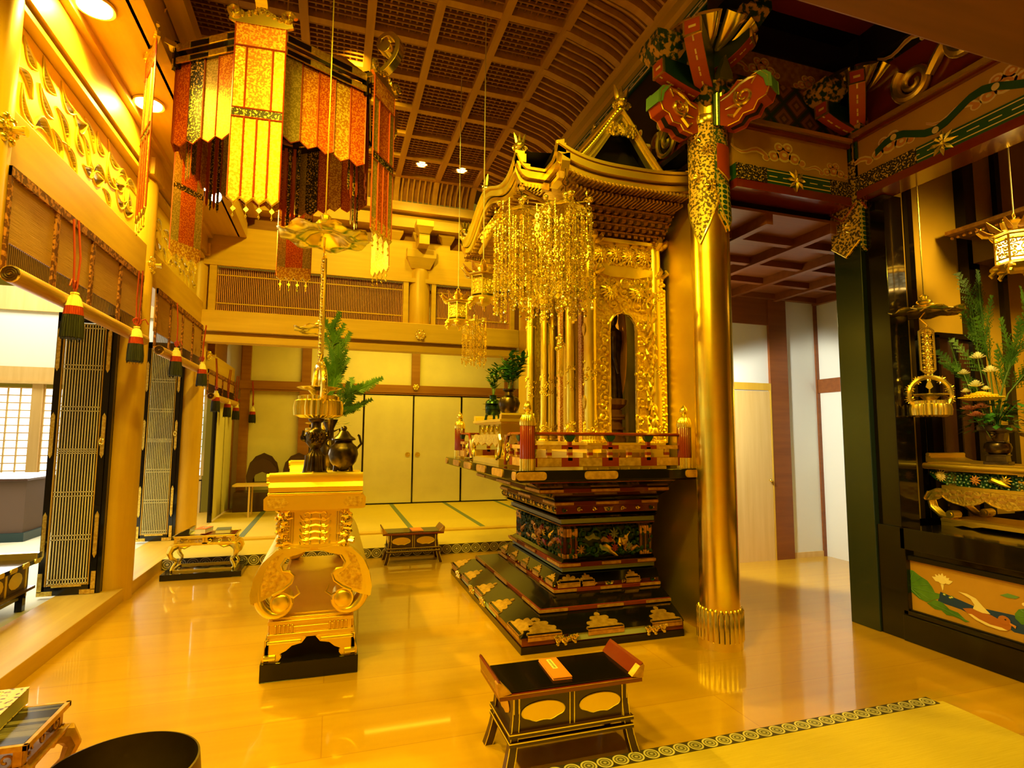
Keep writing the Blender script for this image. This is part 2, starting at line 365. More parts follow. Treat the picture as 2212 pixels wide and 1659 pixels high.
def circ(cx, cy, rx, ry=None, n=16): ry = ry or rx; return [(cx + rx * cos(2 * pi * i / n), cy + ry * sin(2 * pi * i / n)) for i in range(n)]
def cloud(mb, O, U, V, s, ms=(0, 1), seed=0, lift=0, tail=1):    # painted cloud: pale lobes with darker hearts, and a trailing ribbon
    rd = random.Random(seed); L = [(0, 0, 1), (.9, -.15, .8), (-.85, -.2, .75), (.35, .55, .7), (-.4, .5, .62), (1.55, -.35, .5), (-1.5, -.4, .5)]
    for x, y, r in L: mb.mat(ms[0]).plate(O, U, V, circ(x * s, y * s, r * s * .62, r * s * .52, 14), .0016, lift)
    for x, y, r in L: mb.mat(ms[1]).plate(O, U, V, circ(x * s, y * s - .02 * s, r * s * .44, r * s * .35, 12), .0030, lift)
    for x, y, r in L[:5]: mb.mat(ms[0]).plate(O, U, V, circ(x * s + .04 * s, y * s, r * s * .2, r * s * .15, 10), .0042, lift)
    if tail:
        P = [(-1.4 * s - i * .42 * s, -.35 * s + .28 * s * sin(i * .9) + .06 * s * i) for i in range(8)]; q = [.24 - .025 * i for i in range(8)]
        out = [(p[0], p[1] + q[i] * s) for i, p in enumerate(P)] + [(p[0], p[1] - q[i] * s) for i, p in reversed(list(enumerate(P)))]
        mb.mat(ms[0]).plate(O, U, V, out if tail > 0 else [(-a, b) for a, b in out][::-1], .0013, lift)
        out = [(p[0], p[1] + q[i] * s * .4) for i, p in enumerate(P)] + [(p[0], p[1] - q[i] * s * .4) for i, p in reversed(list(enumerate(P)))]
        mb.mat(ms[1]).plate(O, U, V, out if tail > 0 else [(-a, b) for a, b in out][::-1], .0024, lift)
    return mb
X3, Y3, Z3 = Vector((1, 0, 0)), Vector((0, 1, 0)), Vector((0, 0, 1))
# ---------------------------------------------------------------- the room: floors
CX = -1.68
mb = MB(); mb.box(-1.62, 6.6, -1.5, 6.42, -.06, 0); struct('floor', mb, M['floor'], 'glossy honey coloured floorboards of the inner hall')
mb = MB(); mb.box(-6.5, -1.98, -1.5, 10.0, -.02, .085); struct('floor', mb, M['tatami_out'], 'pale tatami floor of the outer hall')
mb = MB(); mb.box(-1.98, -1.56, -1.5, 10.1, -.02, .105); struct('trim_1', mb, M['wood_y'], 'low wooden sill along the lattice side', bev=.004)
mb = MB()
xs = [-1.56, .35, 2.26, 4.2]
for a, b in zip(xs, xs[1:]):
    mb.mat(0).box(a + .003, b - .003, 6.43, 7.28, 0, .106); mb.mat(1).box(a + .003, b - .003, 6.425, 6.4305, 0, .106)
struct('floor', mb, [M['tatami'], M['ringx']], 'row of mats with ring patterned cloth edge at the back of the hall')
mb = MB(); mb.box(-1.56, 5, 7.283, 7.42, 0, .125); struct('trim_2', mb, M['wood_x'], 'wooden threshold before the tatami room')
mb = MB(); mb.mat(0).box(-1.56, 5, 7.42, 10.3, 0, .12)
for x in (-1.0, .05, 1.03, 1.98, 2.95): mb.mat(1).box(x - .035, x + .035, 7.43, 10.24, .12, .1225)
struct('floor', mb, [M['tatami'], M['heri']], 'tatami floor of the back room with grey green edges')
# ---------------------------------------------------------------- left side wall
mb = MB(); mb.box(-1.80, -1.56, -1.5, 7.55, 2.64, 2.95); struct('wall_left', mb, M['wood_y'], 'broad wooden beam above the lattice side', bev=.006)
mb = MB()
mb.box(-1.72, -1.57, -1.5, 7.55, 3.50, 3.53); mb.box(-1.76, -1.55, -1.5, 7.55, 3.56, 3.80)
mb.box(-2.2, -1.20, -1.5, 7.6, 3.83, 3.86); mb.box(-1.22, -1.12, -1.5, 7.6, 3.83, 4.02); mb.box(-1.58, -1.50, -1.5, 7.6, 3.78, 3.83)
mb.box(-1.12, -1.0, -1.5, 7.6, 4.10, 4.22); mb.box(-1.16, -1.13, -1.5, 7.6, 3.98, 4.14)
struct('trim_3', mb, M['wood_y'], 'stacked upper beams and soffit boards above the carved transoms')
mb = MB(); mb.box(-1.74, -1.60, -1.5, 7.55, 3.525, 3.565); struct('trim_4', mb, M['dark'], 'dark strip standing in for the shaded gap above the carved transom')  # solid dark strip takes the place of the gap's shade
mb = MB(); mb.box(-2.6, -2.56, -1.5, 7.6, 2.6, 3.9); struct('wall_left', mb, M['wood_lt'], 'boarding seen through the openwork')
def wooden_column(loc, r, h, label, heads=True):
    t = thing('wooden_column', label, 'column', loc, group=None)
    mb = MB(); mb.lathe([(r, 0), (r, h - .05), (r * .9, h)], n=28); mb.build('shaft', M['wood_z'], t)
    if heads:
        mb = MB()
        mb.prism([(-.20, h + .14), (.20, h + .14), (.20, h + .26), (-.20, h + .26)], 'x', -.2, .2)
        for q in range(4):
            pass
        mb.add([(sx * a, sy * a, z) for a, z in ((.13, h), (.20, h + .14)) for sx, sy in ((-1, -1), (1, -1), (1, 1), (-1, 1))], [(i, (i + 1) % 4, 4 + (i + 1) % 4, 4 + i) for i in range(4)] + [(3, 2, 1, 0)])
        mb.build('capital_block', M['wood_x'], t, bev=.004)
        mb = MB(); mb.box(-.07, .07, -.42, .30, h + .26, h + .40); mb.box(-.42, .42, -.07, .07, h + .26, h + .40)
        for x, y in ((-.36, 0), (.36, 0), (0, -.36), (0, 0)):
            z = h + .40
            mb.add([(x + sx * a, y + sy * a, zz) for a, zz in ((.07, z), (.115, z + .09)) for sx, sy in ((-1, -1), (1, -1), (1, 1), (-1, 1))], [(i, (i + 1) % 4, 4 + (i + 1) % 4, 4 + i) for i in range(4)])
            mb.box(x - .115, x + .115, y - .115, y + .115, z + .09, z + .17)
        mb.build('bracket_arms', M['wood_x'], t, bev=.003)
    return t
wooden_column((CX, 3.18, 0), .15, 3.55, 'thick round wooden column nearest the camera at the left edge', False)
wooden_column((CX, 5.45, 0), .15, 3.55, 'round wooden column between the first and second lattice openings', False)
wooden_column((CX, 7.7, 0), .15, 3.55, 'round wooden corner column where the side wall meets the back beam', False)
wooden_column((1.09, 7.72, 2.84), .155, .80, 'short round column with bracket block standing on the back beam')
for y in (5.45, 7.7):
    mb = MB(); mb.box(-.2, .16, -.16, .16, 3.55, 3.7); mb.box(-.26, .24, -.1, .1, 3.86, 4.02); mb.box(-.2, .30, -.16, .16, 4.02, 4.12)
    tag(mb.build('bracket_block', M['wood_x'], loc=(CX, y, 0), bev=.006), 'wooden bracket block over the %s column of the lattice side' % ('middle' if y < 6 else 'corner'), 'bracket')
# carved openwork transoms: a board pierced with leaf-shaped holes
def openwork(y0, y1, z0, z1, seed, label):
    rd = random.Random(seed); H = []; Wd, Hh = y1 - y0, z1 - z0
    nx = max(3, int(Wd / .2))
    for i in range(nx):
        for j in range(3):
            H.append((.12 + (Wd - .24) * (i + .5 + rd.uniform(-.25, .25)) / nx, .085 + (Hh - .15) * (j + .5 + rd.uniform(-.2, .2)) / 3, rd.uniform(.09, .15), rd.uniform(.022, .036), rd.uniform(-.9, .3), rd.choice((-1, 1)) * rd.uniform(2.5, 6)))
    def hole(u, v):
        for cx, cy, L, w, a, k in H:
            x = (u - cx) * cos(a) + (v - cy) * sin(a); y = -(u - cx) * sin(a) + (v - cy) * cos(a) - k * x * x
            if abs(x) < L and abs(y) < w * (1 - (x / L) ** 2) * (1 + .5 * x / L): return True
        return False
    c = .0105; nu, nv = int(Wd / c), int(Hh / c); c1, c2 = Wd / nu, Hh / nv
    g = [[not hole((i + .5) * c1, (j + .5) * c2) for j in range(nv)] for i in range(nu)]
    mb = MB(); X0, X1 = 0, -.035
    idx = {}
    def vid(i, j, s):
        k = (i, j, s)
        if k not in idx: idx[k] = len(mb.v); mb.v.append((X1 if s else X0, i * c1, z0 + j * c2))
        return idx[k]
    def F(*q): mb.f.append(list(q)); mb.m.append(0); mb.s.append(False)
    for i in range(nu):
        for j in range(nv):
            if not g[i][j]: continue
            F(vid(i, j, 0), vid(i + 1, j, 0), vid(i + 1, j + 1, 0), vid(i, j + 1, 0)); F(vid(i, j + 1, 1), vid(i + 1, j + 1, 1), vid(i + 1, j, 1), vid(i, j, 1))
            for di, dj, a, b in ((-1, 0, (i, j), (i, j + 1)), (1, 0, (i + 1, j + 1), (i + 1, j)), (0, -1, (i + 1, j), (i, j)), (0, 1, (i, j + 1), (i + 1, j + 1))):
                p, q = i + di, j + dj
                if not (0 <= p < nu and 0 <= q < nv and g[p][q]): F(vid(*a, 0), vid(*b, 0), vid(*b, 1), vid(*a, 1))
    t = thing('carved_transom_panel', label, 'carved panel', (-1.64, y0, 0))
    mb.build('openwork_board', M['gold_lit'], t)
    m2 = MB()     # raised rims following some of the openings
    for cx, cy, L, w, a, k in H:
        for s in (-1, 1):
            P = []
            for q in range(9):
                x = -L + 2 * L * q / 8; y = s * w * (1 - (x / L) ** 2) * (1 + .5 * x / L) * 1.12 + k * x * x
                P.append((.003, cx + x * cos(a) - y * sin(a), z0 + cy + x * sin(a) + y * cos(a)))
            m2.tube(P, .006, 5)
    m2.build('raised_rims', M['gold_lit'], t)
openwork(3.33, 5.31, 2.955, 3.495, 4, 'gilded openwork transom of swirling leaves between the two nearest columns')
openwork(5.59, 7.56, 2.955, 3.495, 9, 'gilded openwork transom beyond the middle column, half hidden by a pennant')
# ---------------------------------------------------------------- back wall of the hall
mb = MB(); mb.box(-1.6, 2.5, 7.50, 7.80, 2.60, 2.85); mb.box(-1.6, 2.5, 7.56, 7.74, 2.47, 2.56); mb.box(-1.6, 2.5, 7.6, 7.7, 2.56, 2.6)
struct('wall_back', mb, M['wood_x'], 'broad wooden beam over the opening to the tatami room', bev=.005)
mb = MB(); mb.box(-1.6, 2.5, 7.62, 7.78, 3.50, 3.96); mb.box(-1.6, 2.5, 7.50, 7.75, 4.18, 4.34); mb.box(-1.6, 2.5, 7.42, 7.6, 4.38, 4.5)
mb.box(-1.6, 2.5, 7.58, 7.62, 3.44, 3.50); mb.box(-1.6, 2.5, 7.58, 7.64, 2.85, 2.87)
for a, b in ((-1.52, -1.44), (.86, .93), (1.25, 1.31), (2.4, 2.46)): mb.box(a, b, 7.59, 7.66, 2.85, 3.46)
struct('trim_5', mb, M['wood_x'], 'upper boards and cornice of the back wall')
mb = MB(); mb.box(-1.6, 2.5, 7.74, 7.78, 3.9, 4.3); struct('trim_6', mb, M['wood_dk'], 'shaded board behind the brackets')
def lattice_transom(x0, x1, n, label):
    t = thing('lattice_transom', label, 'lattice', (x0, 7.66, 2.86)); w = x1 - x0
    mb = MB()
    for i in range(n): x = w * (i + .5) / n; mb.box(x - w / n * .2, x + w / n * .2, 0, .02, .02, .58)
    mb.build('upright_sticks', M['pinkbar'], t)
    mb = MB()
    for z in (.11, .47): mb.box(0, w, -.006, .004, z, z + .014)
    mb.build('cross_rails', M['wood_x'], t)
    mb = MB(); mb.box(0, w, .12, .14, .0, .6); mb.build('dark_backing', M['dark'], t)
lattice_transom(-1.44, .86, 104, 'long fine stick lattice over the back opening, left of the short column')
lattice_transom(1.31, 2.4, 50, 'fine stick lattice right of the short column, behind the hanging lanterns')
# ---------------------------------------------------------------- coffered ceiling with coved sides
ZC, SP = 4.85, .526; RX = [1.767 - SP * k for k in range(7)]; RY = [7.266 - SP * k for k in range(13)]
mb = MB()
for x in RX: mb.box(x - .035, x + .035, RY[-1], RY[0] + .03, ZC - .09, ZC + .02)
for y in RY: mb.box(RX[-1], RX[0], y - .035, y + .035, ZC - .075, ZC + .02)
struct('ceiling', mb, M['ceil_wood'], 'square coffered ceiling of the inner hall')
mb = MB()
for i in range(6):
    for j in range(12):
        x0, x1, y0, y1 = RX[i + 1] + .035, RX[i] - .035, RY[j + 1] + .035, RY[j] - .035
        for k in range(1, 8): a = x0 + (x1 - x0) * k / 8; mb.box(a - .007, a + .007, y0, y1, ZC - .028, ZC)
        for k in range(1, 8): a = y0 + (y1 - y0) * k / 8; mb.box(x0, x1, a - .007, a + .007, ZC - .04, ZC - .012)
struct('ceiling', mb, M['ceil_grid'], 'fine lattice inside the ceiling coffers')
mb = MB(); mb.box(-2.6, 2.6, .9, 7.9, ZC + .12, ZC + .14); struct('ceiling', mb, M['dark'], 'dark boards above the ceiling lattice')
def cove(o, t):   # S curve from ceiling edge out and down
    return o * t, -.24 * (3 * t * t - 2 * t ** 3) * 1.0 + .045 * sin(pi * t) - .03 * sin(2 * pi * t)
mb = MB(); n = 14
def cove_rib(base, ax, sgn, off, w, th):
    P = [cove(off, i / n) for i in range(n + 1)]
    out = [(base + sgn * p[0], ZC - .01 + p[1]) for p in P] + [(base + sgn * p[0], ZC - .01 + p[1] - th) for p in reversed(P)]
    return out
for k in range(12 * 6 + 1):
    y = RY[0] - SP * k / 6; big = k % 6 == 0; hw, th = (.035, .085) if big else (.010, .055)
    mb.prism(cove_rib(RX[0], 'y', 1, .60, hw, th), 'y', y - hw, y + hw, True)
    mb.prism(cove_rib(RX[-1], 'y', -1, .52, hw, th), 'y', y - hw, y + hw, True)
for k in range(6 * 7 + 1):
    x = RX[0] - SP * k / 7; big = k % 7 == 0; hw, th = (.035, .085) if big else (.010, .055)
    P = [cove(.26, i / n) for i in range(n + 1)]
    out = [(RY[0] + p[0], ZC - .01 + p[1] * 1.2) for p in P] + [(RY[0] + p[0], ZC - .01 + p[1] * 1.2 - th) for p in reversed(P)]
    mb.prism(out, 'x', x - hw, x + hw, True)
struct('trim_7', mb, M['ceil_wood'], 'curved ribs of the ceiling cove')
mb = MB()
for i in range(n):
    (a, za), (b, zb) = cove(.60, i / n), cove(.60, (i + 1) / n)
    mb.add([(RX[0] + a, .9, ZC + .0 + za), (RX[0] + b, .9, ZC + zb), (RX[0] + b, 7.9, ZC + zb), (RX[0] + a, 7.9, ZC + za)], [(0, 1, 2, 3)], True)
    (a, za), (b, zb) = cove(.52, i / n), cove(.52, (i + 1) / n)
    mb.add([(RX[-1] - a, .9, ZC + .0 + za), (RX[-1] - b, .9, ZC + zb), (RX[-1] - b, 7.9, ZC + zb), (RX[-1] - a, 7.9, ZC + za)], [(3, 2, 1, 0)], True)
    (a, za), (b, zb) = cove(.26, i / n), cove(.26, (i + 1) / n)
    mb.add([(RX[-1], RY[0] + a, ZC + za * 1.2), (RX[-1], RY[0] + b, ZC + zb * 1.2), (RX[0], RY[0] + b, ZC + zb * 1.2), (RX[0], RY[0] + a, ZC + za * 1.2)], [(0, 1, 2, 3)], True)
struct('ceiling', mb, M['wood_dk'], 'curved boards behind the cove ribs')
mb = MB(); mb.box(2.28, 2.40, .9, 7.6, 4.50, 4.60); mb.box(2.34, 2.5, .9, 7.6, 4.44, 4.5); struct('trim_8', mb, M['wood_y'], 'wooden moulding under the right hand cove')
# ---------------------------------------------------------------- back tatami room
YF = 10.245
mb = MB(); mb.box(-1.75, 5, YF + .03, YF + .1, 0, 3.4); struct('wall_back', mb, M['fusuma'], 'cream plaster wall of the back room')
mb = MB()
mb.box(-1.5, 5, YF - .06, YF + .04, 2.10, 2.24); mb.box(-1.5, 5, YF - .045, YF + .04, 2.07, 2.10)
for x in (-1.42, -.46, 1.42, 3.2): mb.box(x - .075, x + .075, YF - .03, YF + .05, 2.2, 3.3)
mb.box(-.56, -.38, YF - .05, YF + .05, .12, 2.15); mb.box(-1.48, -1.34, YF - .05, YF + .05, .12, 3.2)
struct('trim_9', mb, M['wood_dk'], 'reddish posts and rail of the back room')
dx = [-.37, .517, 1.39, 2.28, 3.2]
for i in range(4):
    t = thing('door_%d' % (i + 1), 'cream sliding paper door of the back room, number %d from the left' % (i + 1), 'door', (dx[i], YF - .02, .13)); t['kind'] = 'structure'
    t['label'] = ['partly hidden cream sliding door behind the cypress vase', 'cream sliding door left of the two round pulls', 'cream sliding door right of the two round pulls', 'cream sliding door behind the shrine railing'][i]
    w = dx[i + 1] - dx[i]; yo = -.012 if i % 2 else 0
    mb = MB(); mb.box(.012, w - .012, yo, yo + .03, .01, 1.92); mb.build('paper_panel', M['fusuma'], t)
    mb = MB(); mb.box(0, .014, yo - .008, yo + .03, 0, 1.94); mb.box(w - .014, w, yo - .008, yo + .03, 0, 1.94); mb.box(0, w, yo - .008, yo + .03, 0, .014); mb.box(0, w, yo - .008, yo + .03, 1.925, 1.94); mb.build('lacquer_frame', M['black'], t)
    if i in (1, 2):
        hx = w - .09 if i == 1 else .09
        mb = MB(); mb.lathe([(.045, 0), (.045, .006), (.034, .006), (.03, .002), (0, .002)], n=20)
        for k in range(6): mb.sph((.018 * cos(k * pi / 3), .018 * sin(k * pi / 3), .004), .009, 6, 4)
        mb.xf(Matrix.Rotation(radians(90), 4, 'X')).build('round_pull', M['gold_e'], t, (hx, yo - .001, .86))
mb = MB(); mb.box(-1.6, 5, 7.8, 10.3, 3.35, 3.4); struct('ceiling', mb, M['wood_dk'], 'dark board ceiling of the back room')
mb = MB(); mb.box(5, 5.05, 5.2, 10.3, 0, 3.4); struct('wall_right', mb, M['fusuma'], 'right wall of the back room')
# lower beam with hanging side of third bay
mb = MB(); mb.box(-1.80, -1.58, 7.85, 10.2, 2.17, 2.42); mb.box(-1.78, -1.7, 7.85, 10.2, 2.8, 2.95); struct('wall_left', mb, M['wood_y'], 'lower beam on the left side of the back room')
mb = MB(); mb.box(-1.74, -1.71, 7.85, 10.2, 2.42, 3.35); struct('wall_left', mb, M['wood_dk'], 'board above the lower beam')
mb = MB(); mb.box(-1.74, -1.62, 8.72, 8.80, 2.42, 3.35); struct('trim_10', mb, M['wood_dk'], 'short upright post of the back room side')
t = thing('door_5', 'open sliding door seen edge on at the left of the back room', 'door', (-1.60, 8.75, .12)); t['kind'] = 'structure'
mb = MB(); mb.box(0, .03, .04, 1.45, .02, 2.03); mb.build('paper_panel', M['fusuma'], t)
mb = MB(); mb.box(-.012, .042, 0, .045, 0, 2.05); mb.box(-.002, .034, .70, .712, .02, 2.03); mb.build('lacquer_edge', M['black'], t)
mb = MB(); mb.box(-1.70, -1.56, 10.1, 10.25, 0, 2.2); struct('trim_11', mb, M['wood_dk'], 'corner post of the back room')
# ---------------------------------------------------------------- outer hall on the left
YO = 10.0
mb = MB(); mb.mat(0).box(-6.5, -1.95, YO, YO + .05, 2.3, 3.17); mb.box(-6.5, -1.95, YO, YO + .05, .0, .62)
struct('wall_back', mb, M['white'], 'white upper wall of the outer hall')
mb = MB(); mb.box(-6.5, -1.95, YO - .06, YO + .06, 3.15, 3.5); mb.box(-6.5, -1.95, YO - .06, YO + .06, 2.10, 2.31); mb.box(-6.5, -1.95, YO - .1, YO + .02, 2.06, 2.10); mb.box(-6.5, -1.95, YO - .02, YO + .03, .60, .67)
mb.box(-4.23, -4.10, YO - .05, YO + .05, .0, 2.1); mb.box(-6.5, -1.95, YO - .02, YO + .04, .1, .62)
mb.box(-3.0, -2.88, YO - .05, YO + .05, .0, 3.2)
struct('trim_12', mb, M['wood_lt'], 'pale wooden rails around the paper window')
def shoji(name, x0, x1, z0, z1, nx, nz, label, y=YO):
    mb = MB(); mb.mat(0).box(x0, x1, y + .012, y + .018, z0, z1)
    mb.mat(1)
    for i in range(nx + 1): x = x0 + (x1 - x0) * i / nx; w = .02 if i in (0, nx) else .009; mb.box(x - w, x + w, y - .01, y + .012, z0, z1)
    for i in range(nz + 1): z = z0 + (z1 - z0) * i / nz; mb.box(x0, x1, y - .012, y + .012, z - .008, z + .008)
    struct(name, mb, [M['paper'], M['wood_lt']], label)
shoji('window_1', -5.6, -4.23, .68, 2.0, 9, 12, 'bright paper window with square grid at the far left')
shoji('window_2', -4.1, -3.0, .68, 2.0, 7, 12, 'bright paper window partly behind the first lattice door')
shoji('window_3', -2.85, -1.95, .68, 2.06, 6, 12, 'bright paper window beyond the corner column')
mb = MB(); mb.box(-2.70, -1.96, 9.86, 9.90, 1.02, 1.78); tag(mb.build('window_shade', M['shutter']), 'dark green pull-down shade over the far paper window', 'shade')
mb = MB(); mb.box(-2.70, -1.96, 9.86, 9.90, .96, 1.0); struct('trim_13', mb, M['white'], 'white rail below the green shade')
mb = MB(); mb.box(-6.5, -1.9, -1.5, 10, 3.9, 3.95); struct('ceiling', mb, M['wood_lt'], 'ceiling of the outer hall')
mb = MB(); mb.box(-6.55, -6.5, -1.5, 10, 0, 3.9); struct('wall_left', mb, M['white'], 'far side wall of the outer hall')
t = thing('counter', 'low brown cloth-sided counter with dark green base in the outer hall', 'counter', (-4.3, 8.05, .085))
mb = MB(); mb.box(-1.5, .90, 0, 1.2, .10, .70); mb.box(-1.5, .55, -.03, .0, .10, .70); mb.build('side_panel', plain('dark_grey_brown_cloth', (.11, .065, .04), .8), t)
mb = MB(); mb.box(-1.5, .93, -.04, 1.2, 0, .10); mb.build('green_plinth', M['navy'], t)
mb = MB(); mb.box(-1.5, .93, -.05, 1.22, .70, .725); mb.build('top', M['choc'], t)
# ---------------------------------------------------------------- gilded centre wall, painted beams
mb = MB(); mb.mat(0).box(2.50, 2.58, 3.30, 7.5, 0, 3.42)
struct('wall_right', mb, M['gold_m'], 'gold leaf wall behind the shrine')
mb = MB(); mb.mat(0).box(2.40, 2.60, 3.3, 7.6, 3.55, 4.34); mb.mat(0).box(2.36, 2.6, 3.3, 7.6, 3.42, 3.46)
mb.mat(1).box(2.38, 2.6, .9, 7.6, 4.345, 4.44)
mb.mat(2).box(2.376, 2.38, .9, 7.6, 4.36, 4.375); mb.box(2.376, 2.38, .9, 7.6, 4.41, 4.42)
mb.mat(3)
for y in (1.5, 2.6, 3.7, 4.8, 5.9, 7.0):
    flower(mb, (2.376, y, 4.392), .055, -Y3, Z3, 8, .004)
mb.mat(2)
for k in range(40): y = 1 + k * .16; mb.box(2.375, 2.38, y, y + .05, 4.388, 4.394)
struct('trim_14', mb, [M['blackm'], M['green'], M['cream'], M['gold']], 'dark beam with green painted band under the right cove')
mb = MB(); mb.box(2.42, 2.60, 3.3, 5.6, 3.46, 3.55); struct('trim_15', mb, M['red'], 'red edge of the dark beam')
mb = MB(); cloud(mb, (2.40, 3.6, 3.75), -Y3, Z3, .16, (0, 1), 3); cloud(mb, (2.40, 4.2, 3.95), -Y3, Z3, .14, (0, 1), 5)
mb.mat(2).tube(spiral((2.38, 3.55, 3.62), .16, .02, 1.8, 1, -Y3, Z3, 30), .02, 6); mb.tube(spiral((2.38, 3.95, 3.6), .12, .02, 1.6, 3, -Y3, Z3, 30), .018, 6)
struct('trim_16', mb, [M['cream'], M['orange'], M['gold']], 'painted clouds and gilt scrolls beside the column head')
# painted lintel running across from the gilded column to the black pillar
def lintel(name, label, L, O, U, z0, carved, seed):
    t = thing(name, label, 'painted beam', O); U = Vector(U); N = U.cross(Z3)   # front face looks along N
    def slab(mb, a, b, zl, zh, d0=-.02, d1=.18):
        p = U * ((a + b) / 2) + N * (-(d0 + d1) / 2); mb.obox((p.x, p.y, (zl + zh) / 2), U * (b - a) / 2, N * (d1 - d0) / 2, Z3 * (zh - zl) / 2); return mb
    mb = slab(MB(), 0, L, 0, .06); mb.build('red_underside', M['red'], t)
    mb = MB(); slab(mb.mat(0), 0, L, .06, .17); P = N * .0205
    for z in (.078, .15): slab(mb.mat(1), .0, L, z, z + .006, -.022, -.018)
    mb.mat(1)
    k = .28
    while k < L - .2: slab(mb, k, k + .07, .112, .118, -.022, -.018); k += .12
    for q in (.5 * L, ) if L < 1.5 else (.62, 1.27): flower(mb.mat(2), P + U * q + Z3 * .115, .085, U, Z3, 8, .006)
    for a, b in ((0, .26), (L - .2, L)) if L < 1.5 else ((0, .45),): slab(mb.mat(3), a, b, .06, .17, -.0235, -.018)
    mb.build('green_band', [M['green'], M['cream'], M['gold'], M['br_black']], t)
    mb = MB(); slab(mb.mat(0), 0, L, .17, .44, .0, .16)
    cloud(mb, U * (L * .42) + Z3 * .30 - N * .0, U, Z3, .105, (1, 2), seed, .001); cloud(mb, U * (L * .86) + Z3 * .25, U, Z3, .075, (1, 2), seed + 1, .001)
    if L > 1.5: cloud(mb, U * .25 + Z3 * .29, U, Z3, .10, (1, 2), seed + 2, .001); cloud(mb, U * 1.5 + Z3 * .32, U, Z3, .09, (1, 2), seed + 3, .001)
    if L > 1.5:   # green sash floating through the clouds
        pts = [(.15 + .07 * i, .28 + .05 * sin(i * .8)) for i in range(22)]
        out = [(a, b + .028) for a, b in pts] + [(a, b - .022) for a, b in reversed(pts)]
        mb.mat(3).plate((0, 0, 0), U, Z3, out, .006, .001)
        for i in (2, 6, 11, 16): mb.mat(1).plate((0, 0, 0), U, Z3, circ(pts[i][0], pts[i][1], .022), .0075, .001)
    mb.build('cloud_painting', [M['gold_bg'], M['cream'], M['orange'], M['green']], t)
    mb = MB(); slab(mb.mat(0), 0, L, .44, .47, -.03, .16); slab(mb.mat(1), 0, L, .47, .50, -.05, .16)
    mb.build('red_gold_moulding', [M['red'], M['gold_m']], t)
    if carved:
        mb = MB(); slab(mb.mat(0), 0, L, .50, .90, .02, .16)
        for q, z, R, tn in ((.45, .64, .13, 1.7), (.78, .72, .10, 1.5), (1.25, .68, .13, 1.7), (1.6, .72, .10, 1.5)):
            mb.mat(1).tube(spiral(U * q + Z3 * z + N * .01, R, .025, tn, 2.2, U, Z3, 30), [.035 - .0007 * i for i in range(31)], 8, flat=1)
            mb.mat(2).tube(spiral(U * q + Z3 * z + N * .01, R + .035, .04, tn - .3, 2.2, U, Z3, 30), .006, 5)
            mb.mat(1).tube([U * (q + R * .8 + .04 * i) + Z3 * (z - .02 + .055 * i) + N * .01 for i in range(6)], [.03, .036, .034, .026, .016, .004], 7)
        for q in (1.0, 1.45): mb.mat(3).plate(U * q + Z3 * .78, U, Z3, circ(0, 0, .11, .08, 12), .02, -.02); flower(mb.mat(2), U * q + Z3 * .78 + N * .02, .07, U, Z3, 8, .006)
        cloud(mb, U * .7 + Z3 * .98, U, Z3, .12, (2, 4), 8, -.03)
        mb.build('carved_scroll_zone', [M['red'], M['gold'], M['cream'], M['green'], M['orange']], t)
    else:
        mb = MB(); slab(mb.mat(0), 0, L, .50, .86, .03, .16); mb.build('lozenge_boards', M['lozenge'], t)
        mb = MB(); slab(mb.mat(0), 0, L, .86, 1.08, .05, .16); cloud(mb, U * L * .3 + Z3 * .97 - N * .05, U, Z3, .09, (1, 2), 11, .002); cloud(mb, U * L * .72 + Z3 * .93 - N * .05, U, Z3, .08, (1, 2), 12, .002, -1)
        mb.build('upper_clouds', [M['gold_d'], M['cream'], M['orange']], t)
    return t
lintel('painted_beam', 'painted beam with golden clouds between the gilded column and the black pillar', 1.03, (2.58, 3.06, 3.06), (1, 0, 0), 3.06, False, 21)
lintel('painted_beam', 'painted beam with clouds, green sash and gilt spirals coming forward over the altar', 2.3, (3.66, 3.02, 3.105), (0, -1, 0), 3.1, True, 31)
mb = MB(); mb.mat(0).box(2.5, 3.9, 3.04, 3.3, 4.55, 4.75); mb.mat(1).box(2.5, 3.9, 3.03, 3.04, 4.6, 4.68)
mb.mat(0).box(2.5, 3.7, 3.1, 3.3, 4.14, 4.2); mb.mat(2).box(2.5, 3.9, 2.85, 2.98, 4.38, 4.48); mb.mat(1).box(2.5, 3.9, 2.84, 2.85, 4.40, 4.46)
mb.mat(0).box(2.3, 6, .9, 3.2, 5.0, 5.05)
struct('trim_17', mb, [M['blackm'], M['lozenge'], M['red']], 'dark upper painted members above the lozenge boards')
mb = MB(); mb.mat(0).box(3.66, 3.9, .9, 3.0, 4.1, 4.2); mb.mat(1).box(3.5, 3.6, .9, 3.0, 4.4, 4.5); mb.mat(0).box(3.7, 3.9, .9, 3.0, 4.2, 5.0)
struct('trim_18', mb, [M['blackm'], M['red']], 'dark members above the forward painted beam')
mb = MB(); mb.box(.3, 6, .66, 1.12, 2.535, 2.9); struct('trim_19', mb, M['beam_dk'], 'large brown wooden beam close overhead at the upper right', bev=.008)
mb = MB(); mb.box(.95, 2.3, 1.2, 1.3, 2.9, 3.0); mb.mat(0).box(2.35, 2.52, .9, 3.0, 4.2, 4.34); struct('trim_20', mb, M['blackm'], 'dark member behind the brown beam')
